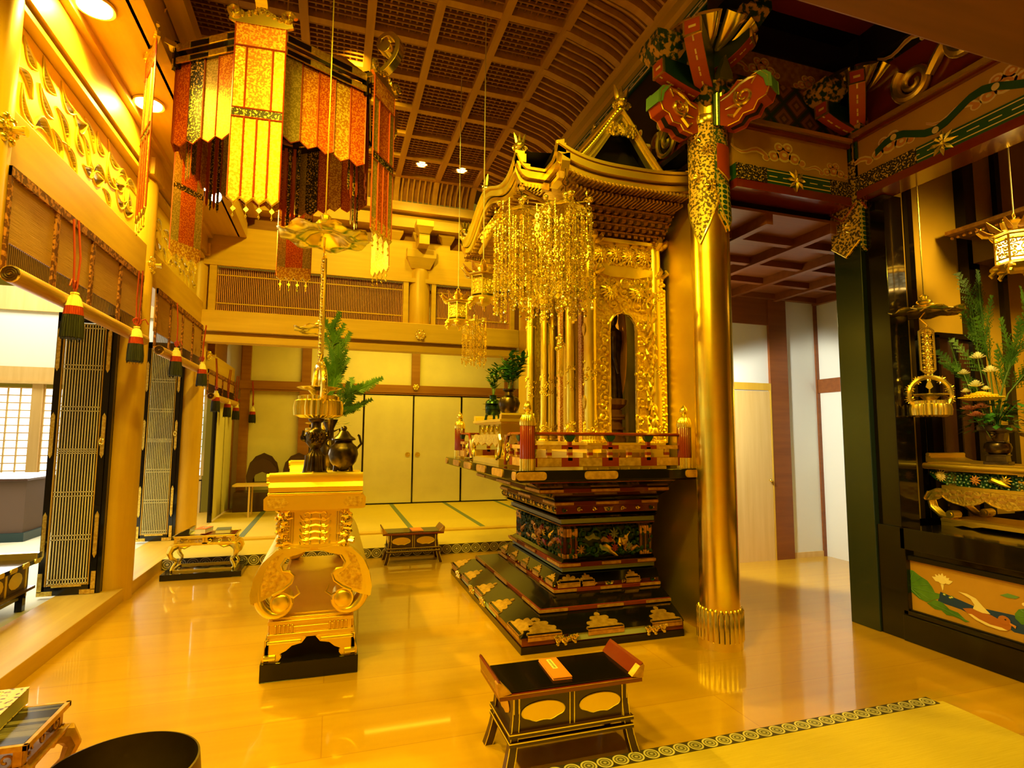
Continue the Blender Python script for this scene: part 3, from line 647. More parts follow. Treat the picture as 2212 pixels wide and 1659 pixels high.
# ---------------------------------------------------------------- corridor at the right rear
YW = 5.12
mb = MB(); mb.box(2.55, 5.45, YW, YW + .06, 0, 2.05 + .9); struct('wall_back', mb, M['white'], 'white plaster end wall of the corridor')
mb = MB(); mb.box(5.42, 5.48, 4.62, YW, 0, 2.95); mb.box(5.42, 5.48, 3.3, 4.62, 1.98, 2.95); mb.box(5.42, 5.48, 3.3, 3.5, 0, 2.95); struct('wall_right', mb, M['white'], 'white side wall of the corridor with a doorway')
mb = MB(); mb.box(4.70, 4.95, YW - .03, YW, 0, 2.95); mb.box(2.55, 4.70, YW - .02, YW, 2.62, 2.95); mb.box(5.38, 5.42, YW - .02, YW, 0, 2.95)
mb.box(5.39, 5.42, 3.3, 5.1, 1.86, 2.02)
struct('trim_21', mb, M['corr'], 'brown posts and rails of the corridor wall')
mb = MB(); mb.box(5.38, 5.43, 4.50, 4.62, 0, 1.86); mb.box(5.38, 5.43, 4.46, 4.5, 0, 1.86); mb.box(4.95, 5.40, YW - .012, YW, 0, .06); struct('trim_22', mb, M['wood_lt'], 'pale frame of the corridor doorway')
t = thing('door_6', 'tall plain wooden door with a small round knob at the end of the corridor', 'door', (3.86, YW - .02, 0)); t['kind'] = 'structure'
mb = MB(); mb.box(0, .82, -.01, .01, 0, 1.86); mb.build('leaf', M['wood_lt'], t)
mb = MB(); mb.box(0, .84, -.015, .012, 1.87, 1.95); mb.box(.824, .84, -.015, .012, 0, 1.87); mb.build('frame', M['wood_z'], t)
mb = MB(); mb.sph((.775, -.035, .87), .018, 12, 8); mb.cyl((.775, -.03, .87), .008, .03, axis='y'); mb.build('knob', M['gold_s'], t)
mb = MB()
mb.mat(0).box(2.55, 5.5, 3.2, 5.15, 2.98, 3.0)
for x in (3.0, 3.6, 4.2, 4.8, 5.4): mb.mat(0).box(x - .03, x + .03, 3.2, 5.12, 2.90, 2.98)
for y in (3.6, 4.1, 4.6, 5.08): mb.box(2.55, 5.45, y - .03, y + .03, 2.92, 2.98)
struct('ceiling', mb, M['corr'], 'coffered brown ceiling of the corridor')
mb = MB(); mb.mat(0).box(6.2, 6.25, 3.5, 5.0, .95, 1.7); mb.mat(1).box(6.2, 6.25, 3.5, 5, 0, .95); mb.box(6.2, 6.25, 3.5, 5, 1.7, 2.2); struct('wall_right', mb, [M['wood_lt'], M['verm']], 'wood panelling glimpsed through the doorway')
light('POINT', (5.8, 4.3, 1.9), 14, WARM, .1)
# ---------------------------------------------------------------- behind the camera
mb = MB(); mb.box(-6.5, 6.6, -1.6, -1.5, 0, 5.2); struct('wall_near', mb, M['wood_x'], 'wooden wall behind the photographer')
mb = MB(); mb.box(6.6, 6.7, -1.5, 6.4, 0, 5.2); struct('wall_right', mb, M['wood_dk'], 'far right wall')

mb = MB(); mb.box(-2.6, 6.7, -1.6, .9, 4.95, 5.0); mb.box(2.6, 6.7, .9, 3.2, 5.04, 5.1); struct('ceiling', mb, M['ceil_wood'], 'wooden ceiling over the front of the hall')
mb = MB(); mb.box(2.60, 6.25, 3.32, 3.36, 3.0, 5.1); mb.box(2.60, 6.25, 3.30, 3.36, 4.28, 5.1); struct('wall_back', mb, M['dark'], 'dark wall above the corridor opening')
mb = MB(); mb.box(-2.65, -2.6, -1.5, 7.9, 3.9, 5.0); struct('wall_left', mb, M['wood_y'], 'boarding above the soffit')
# ================================================================ gilded column, black pillar, bracket work
def lappet_cloth(mb, c, R, z0, z1, a0, a1, n, drop, top=0):   # hanging cloth skin around a column with pointed lower edge
    vs = []
    for i in range(n + 1):
        a = a0 + (a1 - a0) * i / n; t = i / n; low = z0 - drop * (1 - abs(2 * t - 1)) ** .8
        for q in range(5): z = low + (z1 - low) * q / 4; vs.append((c[0] + R * cos(a), c[1] + R * sin(a), z))
        for q in range(5): z = low + (z1 - low) * q / 4; vs.append((c[0] + (R - .008) * cos(a), c[1] + (R - .008) * sin(a), z))
    fs = []
    for i in range(n):
        for q in range(4): b = i * 10 + q; fs.append((b, b + 10, b + 11, b + 1)); b += 5; fs.append((b, b + 1, b + 11, b + 10))
        fs.append((i * 10, i * 10 + 5, i * 10 + 15, i * 10 + 10))
    for b in (0, n * 10): fs.append((b, b + 4, b + 9, b + 5))
    mb.add(vs, fs, True)
    return [(c[0] + (R + .004) * cos(a0 + (a1 - a0) * i / n), c[1] + (R + .004) * sin(a0 + (a1 - a0) * i / n), z0 - drop * (1 - abs(2 * i / n - 1)) ** .8) for i in range(n + 1)]
GC = (2.455, 3.175)
t = thing('gilded_column', 'tall round gold leaf column with painted cloth capital beside the shrine', 'column', (GC[0], GC[1], 0))
mb = MB(); mb.lathe([(.128, .22), (.128, 4.1)], n=64); mb.build('shaft', M['gold_col'], t)
mb = MB(); mb.lathe([(.142, 0), (.142, .05), (.138, .052)], n=48)
for k in range(26):
    a = 2 * pi * k / 26; x, y = .133 * cos(a), .133 * sin(a)
    mb.tube([(x, y, .05), (x, y, .235), (x * .98, y * .98, .25)], [.0155, .0155, .006], 7)
mb.build('fluted_base_ring', M['gold_s'], t)
mb = MB(); e1 = lappet_cloth(mb.mat(0), (0, 0), .134, 2.98, 3.52, radians(150), radians(262), 24, .33); e2 = lappet_cloth(mb.mat(1), (0, 0), .136, 3.02, 3.52, radians(250), radians(340), 24, .28)
e3 = lappet_cloth(mb.mat(0), (0, 0), .133, 3.0, 3.52, radians(-20), radians(150), 24, .2)
mb.mat(2).tube(e1, .006, 5); mb.tube(e2, .006, 5)
e4 = lappet_cloth(mb.mat(4), (0, 0), .139, 2.86, 3.06, radians(262), radians(322), 16, .10); mb.mat(2).tube(e4, .005, 5)
e5 = lappet_cloth(mb.mat(3), (0, 0), .142, 3.16, 3.34, radians(258), radians(330), 16, .07); mb.mat(2).tube(e5, .005, 5)
for z, a in ((3.30, 232), (3.12, 205), (3.05, 240), (3.40, 200)):
    a = radians(a); p = Vector((.136 * cos(a), .136 * sin(a), z)); flower(mb.mat(2), p, .045, Vector((-sin(a), cos(a), 0)), Z3, 8, .004)
mb.mat(2).lathe([(.14, 3.50), (.146, 3.53), (.14, 3.56)], n=40)
mb.build('painted_cloth_wrap', [M['cloth_fig'], M['cloth_grn'], M['gold_s'], M['verm'], M['scales']], t)
mb = MB()
for k in range(5): a = radians(252 + 6 * k); mb.mat(k % 2).tube([(.15 * cos(a), .15 * sin(a), 3.46), (.156 * cos(a), .156 * sin(a), 3.76)], .008, 6)
mb.mat(1).prism([(-.05, 3.76), (.05, 3.76), (.05, 3.80), (0, 3.93), (-.05, 3.80)], 'y', -.22, -.16)
mb.build('ribbon_knot', [M['green'], M['gold_s']], t)
mb = MB(); mb.lathe([(.12, 3.9), (.12, 4.1)], n=24); mb.box(-.16, .16, -.16, .16, 4.1, 4.2); mb.build('head_block', M['green'], t)
def nose_carving(label, loc, rz):    # projecting beam end carved like a cloud-headed beast
    t = thing('beam_nose_carving', label, 'carving', loc, rz); t.scale = (.74, .9, .74)
    out = [(0, 0), (.10, -.06), (.20, -.05), (.24, .0), (.33, .0), (.37, .07), (.44, .09), (.47, .16), (.46, .26), (.40, .33), (.33, .32), (.27, .30), (.20, .33), (.12, .25), (0, .24)]
    mb = MB(); mb.prism([(x, z) for x, z in out], 'y', -.065, .065); mb.build('red_body', M['verm'], t, bev=.008)
    mb = MB()
    for s in (-1, 1):
        y = s * .068
        mb.tube(spiral((.25, y, .16), .085, .018, 1.5, 2.4, X3, Z3, 26), [.022 - .0005 * i for i in range(27)], 7)
        mb.tube([(.32, y, .24), (.36, y, .29), (.30, y, .30), (.22, y, .28), (.12, y, .22), (.04, y, .20)], [.008, .02, .02, .018, .014, .006], 7)
        mb.tube([(.10, y, .04), (.16, y, .0), (.22, y, .05), (.18, y, .10), (.08, y, .10)], [.008, .022, .024, .018, .006], 7)
        mb.tube([(p[0], y * .99, p[1]) for p in out[1:13]], .006, 5)
    mb.build('gilt_spirals', M['gold_s'], t)
    mb = MB(); mb.prism([(.36, .335), (.44, .31), (.485, .26), (.49, .15), (.45, .17), (.43, .25)], 'y', -.072, .072); mb.build('green_tip', M['greenl'], t, bev=.006)
    mb = MB(); mb.prism([(x, z) for x, z in ((.10, -.062), (.20, -.054), (.25, -.006), (.33, -.006), (.38, .064), (.33, .004), (.24, .006), (.19, -.044))], 'y', -.02, .02); mb.build('beaded_underside', M['blackm'], t)
    return t
nose_carving('cloud shaped red and gold carving on the column head, reaching left', (GC[0] - .11, GC[1], 3.46), radians(188))
nose_carving('cloud shaped red and gold carving on the column head, reaching forward', (GC[0] + .03, GC[1] - .11, 3.48), radians(-62))
def bracket_set(name, label, loc, s=1):
    t = thing(name, label, 'bracket', loc)
    def arm(d, L, z, w, h, nm):
        d = Vector(d).normalized(); side = Z3.cross(d); mb = MB(); n = 14; Wd = -side * (w / 2)
        low = [(L * i / n, z - h + (h - .10 * s) * (i / n) ** 2) for i in range(n + 1)]
        mb.mat(0).plate(Wd * -1, d, Z3, [(0, z)][:0] + [(a, b) for a, b in low] + [(L, z), (0, z)], w)
        for i in range(n):
            (a, za), (b, zb) = low[i], low[i + 1]; c = d * ((a + b) / 2); e = d * (b - a) / 2 + Z3 * (zb - za) / 2; nn = side.cross(e).normalized()
            mb.mat(2).obox((c.x, c.y, (za + zb) / 2), e, side * w * .47, nn * .003)
            if i % 3: mb.mat(3).obox((c.x, c.y, (za + zb) / 2), e * .8, side * .005, nn * .005)
        e = d * (L + .004)
        for q in (-1, 1):
            mb.mat(1).obox((e.x + side.x * q * w * .46, e.y + side.y * q * w * .46, z - .05 * s), d * .008, side * .005, Z3 * .055 * s)
            mb.obox((e.x, e.y, z - .05 * s + q * .052 * s), d * .008, side * w / 2, Z3 * .005)
        mb.mat(2).obox((e.x, e.y, z - .05 * s), d * .004, side * w * .46, Z3 * .05 * s); mb.mat(3).obox((e.x, e.y, z - .05 * s), d * .006, side * w * .2, Z3 * .008)
        mb.build(nm, [M['navy'], M['gold_s'], M['verm'], M['cream']], t)
    arm((-.75, -.66, 0), .45 * s, .44 * s, .115 * s, .30 * s, 'bracket_arm'); arm((-1, -.12, 0), .43 * s, .30 * s, .11 * s, .17 * s, 'bracket_arm'); arm((.6, -.8, 0), .30 * s, .56 * s, .11 * s, .24 * s, 'bracket_arm')
    for c in ((0, 0, .06), (-.38 * s, -.04, .30 * s), (.16 * s, -.2 * s, .56 * s)):
        mb = MB()
        mb.add([(c[0] + sx * a * s, c[1] + sy * a * s, c[2] + z * s) for a, z in ((.07, 0), (.12, .09), (.12, .15)) for sx, sy in ((-1, -1), (1, -1), (1, 1), (-1, 1))],
               [(i, (i + 1) % 4, 4 + (i + 1) % 4, 4 + i) for i in range(4)] + [(4 + i, 4 + (i + 1) % 4, 8 + (i + 1) % 4, 8 + i) for i in range(4)] + [(11, 8, 9, 10), (3, 2, 1, 0)])
        mb.build('leaf_painted_block', M['painted'], t)
    mb = MB()
    for k in range(5):
        a = radians(200 + 35 * k); d = Vector((cos(a), sin(a), 0)) * s
        mb.tube([d * .10 + Z3 * .44 * s, d * .20 + Z3 * .48 * s, d * .32 + Z3 * .56 * s], [.02 * s, .055 * s, .085 * s], 10, flat=.35)
    mb.build('gilt_fan_petals', M['gold_s'], t)
    return t
bracket_set('painted_bracket', 'red and green bracket cluster with gold fan petals on top of the gilded column', (GC[0] - .02, GC[1] - .05, 3.56), 1.0)
bracket_set('painted_bracket', 'dim red and green bracket cluster with gold petals above the black pillar', (3.70, 3.04, 3.50), .9)
PX, PY = 3.80, 3.165
t = thing('black_pillar', 'square black lacquered pillar with a painted-in green reflection at the corner of the altar recess', 'pillar', (PX, PY, 0))
mb = MB(); mb.mat(0).box(-.115, .115, -.115, .115, 0, 3.1); mb.build('shaft', M['navy_pillar'] if 'navy_pillar' in M else plain('green_tinted_black_lacquer', (.011, .024, .027), .22, 0, .4), t, bev=.004)  # black lacquer with a reflected green tint put into its base colour
mb = MB()
def lap(mb, O, U, w, z0, z1, m, edge):
    U = Vector(U); O = Vector(O); mb.mat(m).plate(O, U, Z3, [(0, z1), (0, z0 + .10), (w / 2, z0), (w, z0 + .10), (w, z1)], .012, .002)
    N = U.cross(Z3); mb.mat(edge).tube([O + N * .014 + U * a + Z3 * z for a, z in ((0, z0 + .11), (w / 2, z0 + .01), (w, z0 + .11))], .006, 5)
lap(mb, (-.117, .12, 0), -Y3, .245, 2.70, 3.12, 0, 2); lap(mb, (-.119, -.118, 0), X3, .24, 2.66, 3.10, 1, 2)
flower(mb.mat(2), (-.132, .0, 2.93), .06, -Y3, Z3, 8, .004)
lap(mb, (-.135, .12, 0), -Y3, .245, 2.98, 3.42, 0, 3); lap(mb, (-.125, -.135, 0), X3, .25, 2.98, 3.42, 0, 3)
mb.build('painted_cloth_wrap', [M['cloth_fig'], M['scales'], M['gold_s'], M['verm']], t)
mb = MB()
for k in range(4): mb.mat(k % 2).tube([(-.15, -.15 + .03 * k, 3.42), (-.15, -.15 + .03 * k, 3.66)], .011, 6)
mb.build('ribbon_knot', [M['green'], M['gold_s']], t)
# ================================================================ small beam bosses
def boss(label, loc, d, s=1):
    t = thing('beam_ornament', label, 'ornament', loc, group='gilt flower bosses on the wooden beams')
    q = Vector(d).to_track_quat('Z', 'Y').to_matrix().to_4x4()
    mb = MB(); mb.lathe([(.06 * s, 0), (.068 * s, .012), (.05 * s, .03)], n=36, fl=(12, .16))
    for k in range(6): a = k * pi / 3; mb.sph((.055 * s * cos(a), .055 * s * sin(a), .02), .024 * s, 8, 5)
    mb.xf(q); mb.build('flower_plate', M['gold_s'], t)
    mb = MB(); mb.lathe([(.03 * s, .028), (.032 * s, .045), (.018 * s, .05), (.018 * s, .085), (.024 * s, .087), (.024 * s, .10), (0, .10)], n=20); mb.xf(q); mb.build('pin', M['gold_s'], t)
boss('gilt flower boss on the side beam nearest the camera', (-1.56, 3.18, 2.80), (1, 0, 0), 1.05)
boss('gilt flower boss on the side beam over the middle column', (-1.56, 5.45, 2.80), (1, 0, 0), 1.05)
boss('gilt flower boss on the back beam under the short column', (1.09, 7.50, 2.70), (0, -1, 0), .95)
boss('small gilt boss on the red rail above the cream sliding doors', (1.42, YF - .06, 2.21), (0, -1, 0), .8)
boss('small gilt boss on the lower side beam in the back room', (-1.57, 7.98, 2.35), (1, 0, 0), .9)
# ================================================================ recessed lamps
def downlight(x, y, z, r, label, grp):
    t = thing('downlight', label, 'ceiling lamp', (x, y, z), group=grp)
    mb = MB(); mb.lathe([(r * 1.0, 0), (r * 1.22, -.004), (r * 1.25, .012), (r, .02)], n=28); mb.build('rim', M['gold_lit'], t)
    mb = MB(); mb.lathe([(0, -.008), (r, -.008)], n=28); mb.build('lens', M['glow'], t)
downlight(.978, 6.93, 4.825, .062, 'left one of the two lit ceiling lamps in the coffers', 'ceiling lamps')
downlight(1.504, 6.93, 4.825, .062, 'right one of the two lit ceiling lamps in the coffers', 'ceiling lamps')
downlight(-1.40, 3.63, 3.812, .085, 'bright soffit lamp nearest the upper left corner', 'soffit lamps')
downlight(-1.40, 4.64, 3.812, .085, 'bright soffit lamp beside the golden pennant', 'soffit lamps')
for i, (x, y, z, lb) in enumerate(((-1.15, 5.41, 3.56, 'glaring spotlight left of the front pennant'), (-1.10, 5.555, 3.52, 'glaring spotlight just below and right of the first'))):
    t = thing('spotlight', lb, 'spotlight', (x, y, z))
    d = Vector((.55, -.62, -.42)); q = d.to_track_quat('Z', 'Y').to_matrix().to_4x4()
    mb = MB(); mb.lathe([(.03, -.14), (.05, -.13), (.055, 0), (.06, .01), (.054, .01)], n=20); mb.xf(q); mb.build('housing', M['blackm'], t)
    mb = MB(); mb.lathe([(0, .013), (.052, .013)], n=20); mb.xf(q); mb.build('lens', plain('spot_lens', (1, .95, .7), .4, emit=22), t)
    mb = MB(); mb.tube([(0, 0, 0), (-.02, .02, .12), (-.02, .02, .31)], .008, 6); mb.build('stem', M['blackm'], t)
# ================================================================ bamboo blinds with tassels
def blind(y0, y1, zt, zr, label, dark=True):
    t = thing('bamboo_blind', label, 'blind', (-1.535, y0, 0)); L = y1 - y0
    mb = MB(); mb.box(-.012, .0, 0, L, zr + .17, zt); mb.build('slat_curtain', M['blind'], t)
    mb = MB()
    for k in range(int(L / .018)): mb.box(-.006, -.003, k * .018, k * .018 + .002, zr + .02, zr + .2)
    mb.build('thread_rows', M['choc'], t)
    mb = MB(); n = 4
    for k in range(n + 1): a = L * k / n; mb.box(-.002, .012, max(0, a - .022), min(L, a + .022), zr + .02, zt)
    mb.box(-.002, .014, 0, L, zt - .05, zt); mb.build('brocade_strips', M['br_red_dim'] if 'br_red_dim' in M else brocade('brown_red_brocade_strip', (.10, .02, .01), (.40, .15, .05), 50, .7, 0), t)
    mb = MB(); mb.lathe([(.042, -.02), (.042, L * .98)], c=(.05, 0, zr), n=16, axis='y')
    mb.build('rolled_part', M['roll'], t)
    mb = MB(); mb.tube(spiral((.05, -.024, zr), .038, .006, 3, 0, X3, Z3, 30), .005, 4); mb.build('roll_end', M['choc'], t)
    return t
blind(3.22, 5.22, 2.64, 2.10, 'rolled bamboo blind nearest the camera on the left side')
blind(5.62, 7.45, 2.64, 2.08, 'rolled bamboo blind in the second opening')
blind(7.9, 9.9, 2.17, 1.82, 'dim rolled bamboo blind beyond the corner column')
def make_tassel(label):
    t = thing('tassel', label, 'tassel', group='tri-coloured silk tassels of the blinds')
    mb = MB()
    for s in (-1, 1): mb.tube([(s * .008 - .02, s * .01, .42), (s * .01, s * .012, .2), (s * .006, s * .006, .03), (0, 0, 0)], .006, 5)
    mb.tube(spiral((0, 0, .035), .028, .02, 1.6, 0, Y3, Z3, 16), .006, 5); mb.tube([(0, .0, .03), (.0, -.05, .06), (0, -.07, .02)], .005, 5)
    mb.build('red_cord', M['cordred'], t)
    mb = MB(); mb.lathe([(.006, 0), (.020, -.004), (.022, -.012), (.018, -.016), (.032, -.04), (.042, -.085)], n=22, fl=(22, .06)); mb.build('cream_head', M['t_yel'], t)
    mb = MB(); mb.lathe([(.042, -.085), (.0475, -.135)], n=24, fl=(24, .07)); mb.build('red_band', M['t_red'], t)
    mb = MB(); mb.lathe([(.0475, -.135), (.052, -.20), (.053, -.262), (.045, -.268), (0, -.26)], n=26, fl=(26, .09))
    rd = random.Random(3)
    for k in range(46):
        a = rd.uniform(0, 6.28); r = rd.uniform(.046, .055); mb.tube([(r * .9 * cos(a), r * .9 * sin(a), -.15), (r * 1.02 * cos(a), r * 1.02 * sin(a), -.22), (r * cos(a) * rd.uniform(.97, 1.1), r * sin(a), -.275 + rd.uniform(-.008, .01))], .0018, 3)
    mb.build('black_fringe', M['t_blk'], t)
    return t
T0 = make_tassel('large tri-coloured tassel nearest the camera'); T0.location = (-1.42, 3.72, 2.145)
for y, z, x, lb in ((4.78, 2.145, -1.42, 'second tassel, left of the middle column'), (5.90, 2.15, -1.42, 'third tassel, just right of the middle column'), (7.0, 2.15, -1.42, 'fourth tassel, left of the corner column'),
                    (8.02, 1.90, -1.45, 'dark tassel against the green shade'), (9.00, 1.86, -1.47, 'small dark tassel in front of the open sliding door, left one'), (9.75, 1.84, -1.47, 'small dark tassel between two others near the back room corner'), (10.17, 1.80, -1.28, 'rightmost small dark tassel before the cream wall')):
    dup(T0, (x, y, z), random.uniform(0, 6), lb)
# ================================================================ lattice doors, folded back
def lattice_door(y, x0, x1, z0, z1, label):
    t = thing('lattice_door', label, 'lattice door', (x0, y, z0)); w, h = x1 - x0, z1 - z0; f = .045
    mb = MB(); mb.box(0, f, 0, .035, 0, h); mb.box(w - f, w, 0, .035, 0, h); mb.box(0, w, 0, .035, 0, .07); mb.box(0, w, 0, .035, h - .07, h); mb.build('lacquer_frame', M['black'], t)
    n = 14; mb = MB(); a, b = f + .012, w - f - .012
    for k in range(n): x = a + (b - a) * (k + .5) / n; mb.box(x - .0034, x + .0034, .0, .010, .08, h - .08)
    for k in range(7):
        z = .10 + (h - .2) * k / 6
        for q in (-.016, .016): mb.box(a, b, .0, .012, z + q - .0036, z + q + .0036)
        if k == 3: mb.box(a, b, 0, .012, z - .004, z + .004)
    mb.build('brass_lattice', M['bar'], t)
    mb = MB(); mb.box(f, w - f, .05, .055, .07, h - .07); mb.build('dark_backing', M['blackm'], t)
    mb = MB()
    mb.box(0, .10, -.004, 0, 0, .035); mb.box(w - .10, w, -.004, 0, 0, .035); mb.box(.0, .03, -.004, 0, .03, .17); mb.box(w - .03, w, -.004, 0, .03, .17); mb.box(.09, w - .09, -.003, 0, .06, .075)
    for x in (.018, w - .018):
        for z in (.45, 1.22, 1.9 if h > 2.1 else 1.8): mb.plate((x, -.001, z), X3, Z3, [(-.013, -.15), (0, -.18), (.013, -.15), (.013, .15), (0, .18), (-.013, .15)], .004)
    mb.build('brass_fittings', M['gold_e'], t)
    mb = MB(); mb.box(a - .012, a - .004, -.002, .02, .07, h - .07); mb.box(b + .004, b + .012, -.002, .02, .07, h - .07); mb.box(a, b, -.002, .02, .072, .08); mb.build('wooden_inner_edge', M['wood_z'], t)
    mb = MB(); mb.tube(circ3((w - f * .5, -.012, h * .535), .014, .022), .004, 6, closed=True); mb.plate((w - f * .5, -.001, h * .535), X3, Z3, circ(0, 0, .02, .045, 12), .005); mb.build('ring_pull', M['gold_s'], t)
    mb = MB(); mb.box(w + .002, w + .03, .01, .38, 0, h); mb.box(w - .04, w + .03, .05, .09, 0, h); mb.build('folded_leaf', M['black'], t)
    return t
def circ3(c, rx, rz, n=16): return [(c[0] + rx * cos(2 * pi * i / n), c[1], c[2] + rz * sin(2 * pi * i / n)) for i in range(n)]
lattice_door(5.24, -2.095, -1.72, .108, 2.30, 'brass barred lattice door folded back beside the middle column')
lattice_door(7.52, -2.11, -1.745, .108, 2.42, 'brass barred lattice door folded back beside the corner column')
# ================================================================ great altar table
AX0, AX1, AY0, AY1 = -.335, .182, 3.42, 5.14
t = thing('altar_table', 'large gilded altar table with bulging curled legs on a black base', 'table', ((AX0 + AX1) / 2, (AY0 + AY1) / 2, 0))
HW, HL = (AX1 - AX0) / 2, (AY1 - AY0) / 2
mb = MB(); mb.box(-HW, HW, -HL, HL, 0, .098); mb.build('black_base', M['black'], t, bev=.004)
mb = MB(); w = HW - .03
mb.box(-w, w, -HL + .03, HL - .03, .215, .24); mb.box(-w + .01, w - .01, -HL + .04, HL - .04, .24, .29); mb.box(-w, w, -HL + .03, HL - .03, .29, .31); mb.box(-w + .02, w - .02, -HL + .05, HL - .05, .31, .325)
for s in (-1, 1):
    for k in range(5): mb.tube([(s * (w - .04 - .022 * k), -HL + .036, .244), (s * (w - .04 - .022 * k), -HL + .036, .288)], .008, 8)
    for k in range(4): mb.tube([(s * (w - .006), -HL + .07 + .022 * k, .244), (s * (w - .006), -HL + .07 + .022 * k, .288)], .008, 8)
mb.plate((0, -HL + .04, .265), X3, Z3, rrect(.24, .02, .009), .004)
mb.build('stepped_plinth', M['gold_m'], t, bev=.003)
mb = MB()
sk = [(-w - .02, .098), (-w - .02, .13), (-w + .0, .19), (-w, .215), (-.03, .215), (-.05, .19), (-.10, .18), (-.13, .155), (-.165, .14), (-.155, .12), (-.17, .098)]
mb.prism(sk, 'y', -HL + .02, -HL + .045); mb.prism([(-a, b) for a, b in sk][::-1], 'y', -HL + .02, -HL + .045)
sd = [(-HL + .02, .098), (-HL + .02, .215), (HL - .02, .215), (HL - .02, .098), (HL - .25, .098), (HL - .4, .16), (0, .19), (-HL + .4, .16), (-HL + .25, .098)]
for s in (-1, 1): mb.prism(sd, 'x', s * (w + .0) - .012, s * (w + .0) + .012)
for s in (-1, 1): mb.tube([(s * (w + .015), -HL + .02, .122), (s * .18, -HL + .02, .122)], .016, 8); mb.tube([(s * (w + .0), -HL + .02, .2), (s * .05, -HL + .02, .2)], .009, 8)
mb.build('scrolled_skirt', M['gold'], t, bev=.003)
# bulging legs: ribbed, curling inwards at the foot, under a petal-shaped apron
def smooth(P, it=2):
    for _ in range(it):
        Q = [P[0]]
        for a, b in zip(P, P[1:]): Q += [tuple(x * .75 + y * .25 for x, y in zip(a, b)), tuple(x * .25 + y * .75 for x, y in zip(a, b))]
        P = Q + [P[-1]]
    return P
def leg_curve(s):
    P = [(s * .13, .70), (s * .22, .665), (s * .275, .58), (s * .298, .50), (s * .296, .44), (s * .278, .39), (s * .243, .355), (s * .20, .342), (s * .155, .35), (s * .125, .378), (s * .115, .41)]
    return P
for s in (-1, 1):
    for e in (-1, 1):
        y0 = e * (HL - .085)
        mb = MB(); P = smooth(leg_curve(s))
        for k in range(5):
            off = (k - 2) * .026
            mb.tube([(p[0] * (1 - .02 * abs(k - 2)), y0 + off, p[1]) for p in P], [.018 + .013 * sin(pi * min(1, 1.25 * q / len(P))) - .004 * q / len(P) for q in range(len(P))], 10)
        mb.tube([(s * .165, y0 - .07, .412), (s * .165, y0 + .07, .412)], .058, 24)
        mb.sph((s * .165, y0 - .070, .412), .05, 16, 8, (1, .35, 1))
        mb.build('curled_leg', M['gold'], t)
def shell(s, mb, y0, y1, z_end, u0=0, n=12):
    prof = [(s * .10, .712), (s * .19, .70), (s * .262, .65), (s * .305, .57), (s * .322, .49), (s * .318, .42)]
    prof = smooth([p for p in prof if p[1] >= z_end - .001])
    vs = []
    for x, z in prof:
        for y in (y0, y1): vs.append((x, y, z))
    for x, z in prof:
        for y in (y0, y1): vs.append((x - s * .014, y, z - .01))
    k = len(prof); fs = []
    for i in range(k - 1):
        a = 2 * i; fs += [(a, a + 1, a + 3, a + 2), (2 * k + a, 2 * k + a + 2, 2 * k + a + 3, 2 * k + a + 1), (a, a + 2, 2 * k + a + 2, 2 * k + a), (a + 1, 2 * k + a + 1, 2 * k + a + 3, a + 3)]
    fs += [(2 * k - 2, 2 * k - 1, 4 * k - 1, 4 * k - 2), (0, 2 * k, 2 * k + 1, 1)]
    mb.add(vs, fs, True)
mb = MB()
for s in (-1, 1):
    shell(s, mb, -HL + .02, -HL + .26, .42); shell(s, mb, HL - .26, HL - .02, .42); shell(s, mb, -HL + .26, HL - .26, .57)
mb.build('side_apron', M['gold'], t)
for s in (-1, 1):
    mb = MB()
    out = [(.02, .70), (.11, .712), (.20, .70), (.265, .64), (.308, .56), (.325, .47), (.318, .42), (.26, .435), (.21, .46), (.16, .485), (.115, .52), (.10, .56), (.125, .585), (.16, .59), (.17, .62), (.145, .66), (.08, .675)]
    pts = [(s * a, b) for a, b in out]
    if s < 0: pts = pts[::-1]
    for yy in (-HL + .005, HL - .02): mb.mat(0).prism(pts, 'y', yy, yy + .018)
    g = [(.16, .69), (.225, .655), (.25, .60), (.27, .52), (.268, .455), (.21, .475), (.15, .51), (.125, .55), (.17, .575), (.20, .61), (.185, .66)]
    g = [(s * a, b) for a, b in g]
    if s < 0: g = g[::-1]
    mb.mat(1).prism(g, 'y', -HL + .0, -HL + .006)
    mb.mat(0).tube([(s * a, -HL + .002, b) for a, b in [(.21, .46), (.16, .485), (.115, .52), (.10, .56), (.125, .585), (.16, .59), (.17, .62), (.145, .66)]], .007, 6)
    mb.tube([(s * .09, -HL + .02, .50), (s * .07, -HL + .01, .46), (s * .10, -HL + .01, .44), (s * .13, -HL + .02, .45)], [.004, .007, .007, .004], 5)
    mb.build('winged_apron', [M['gold'], M['gold_e']], t)
mb = MB(); mb.box(-.17, .17, -HL + .06, HL - .06, .68, .705); mb.box(-.15, .15, -HL + .1, HL - .1, .325, .33); mb.build('inner_board', M['gold_m'], t)
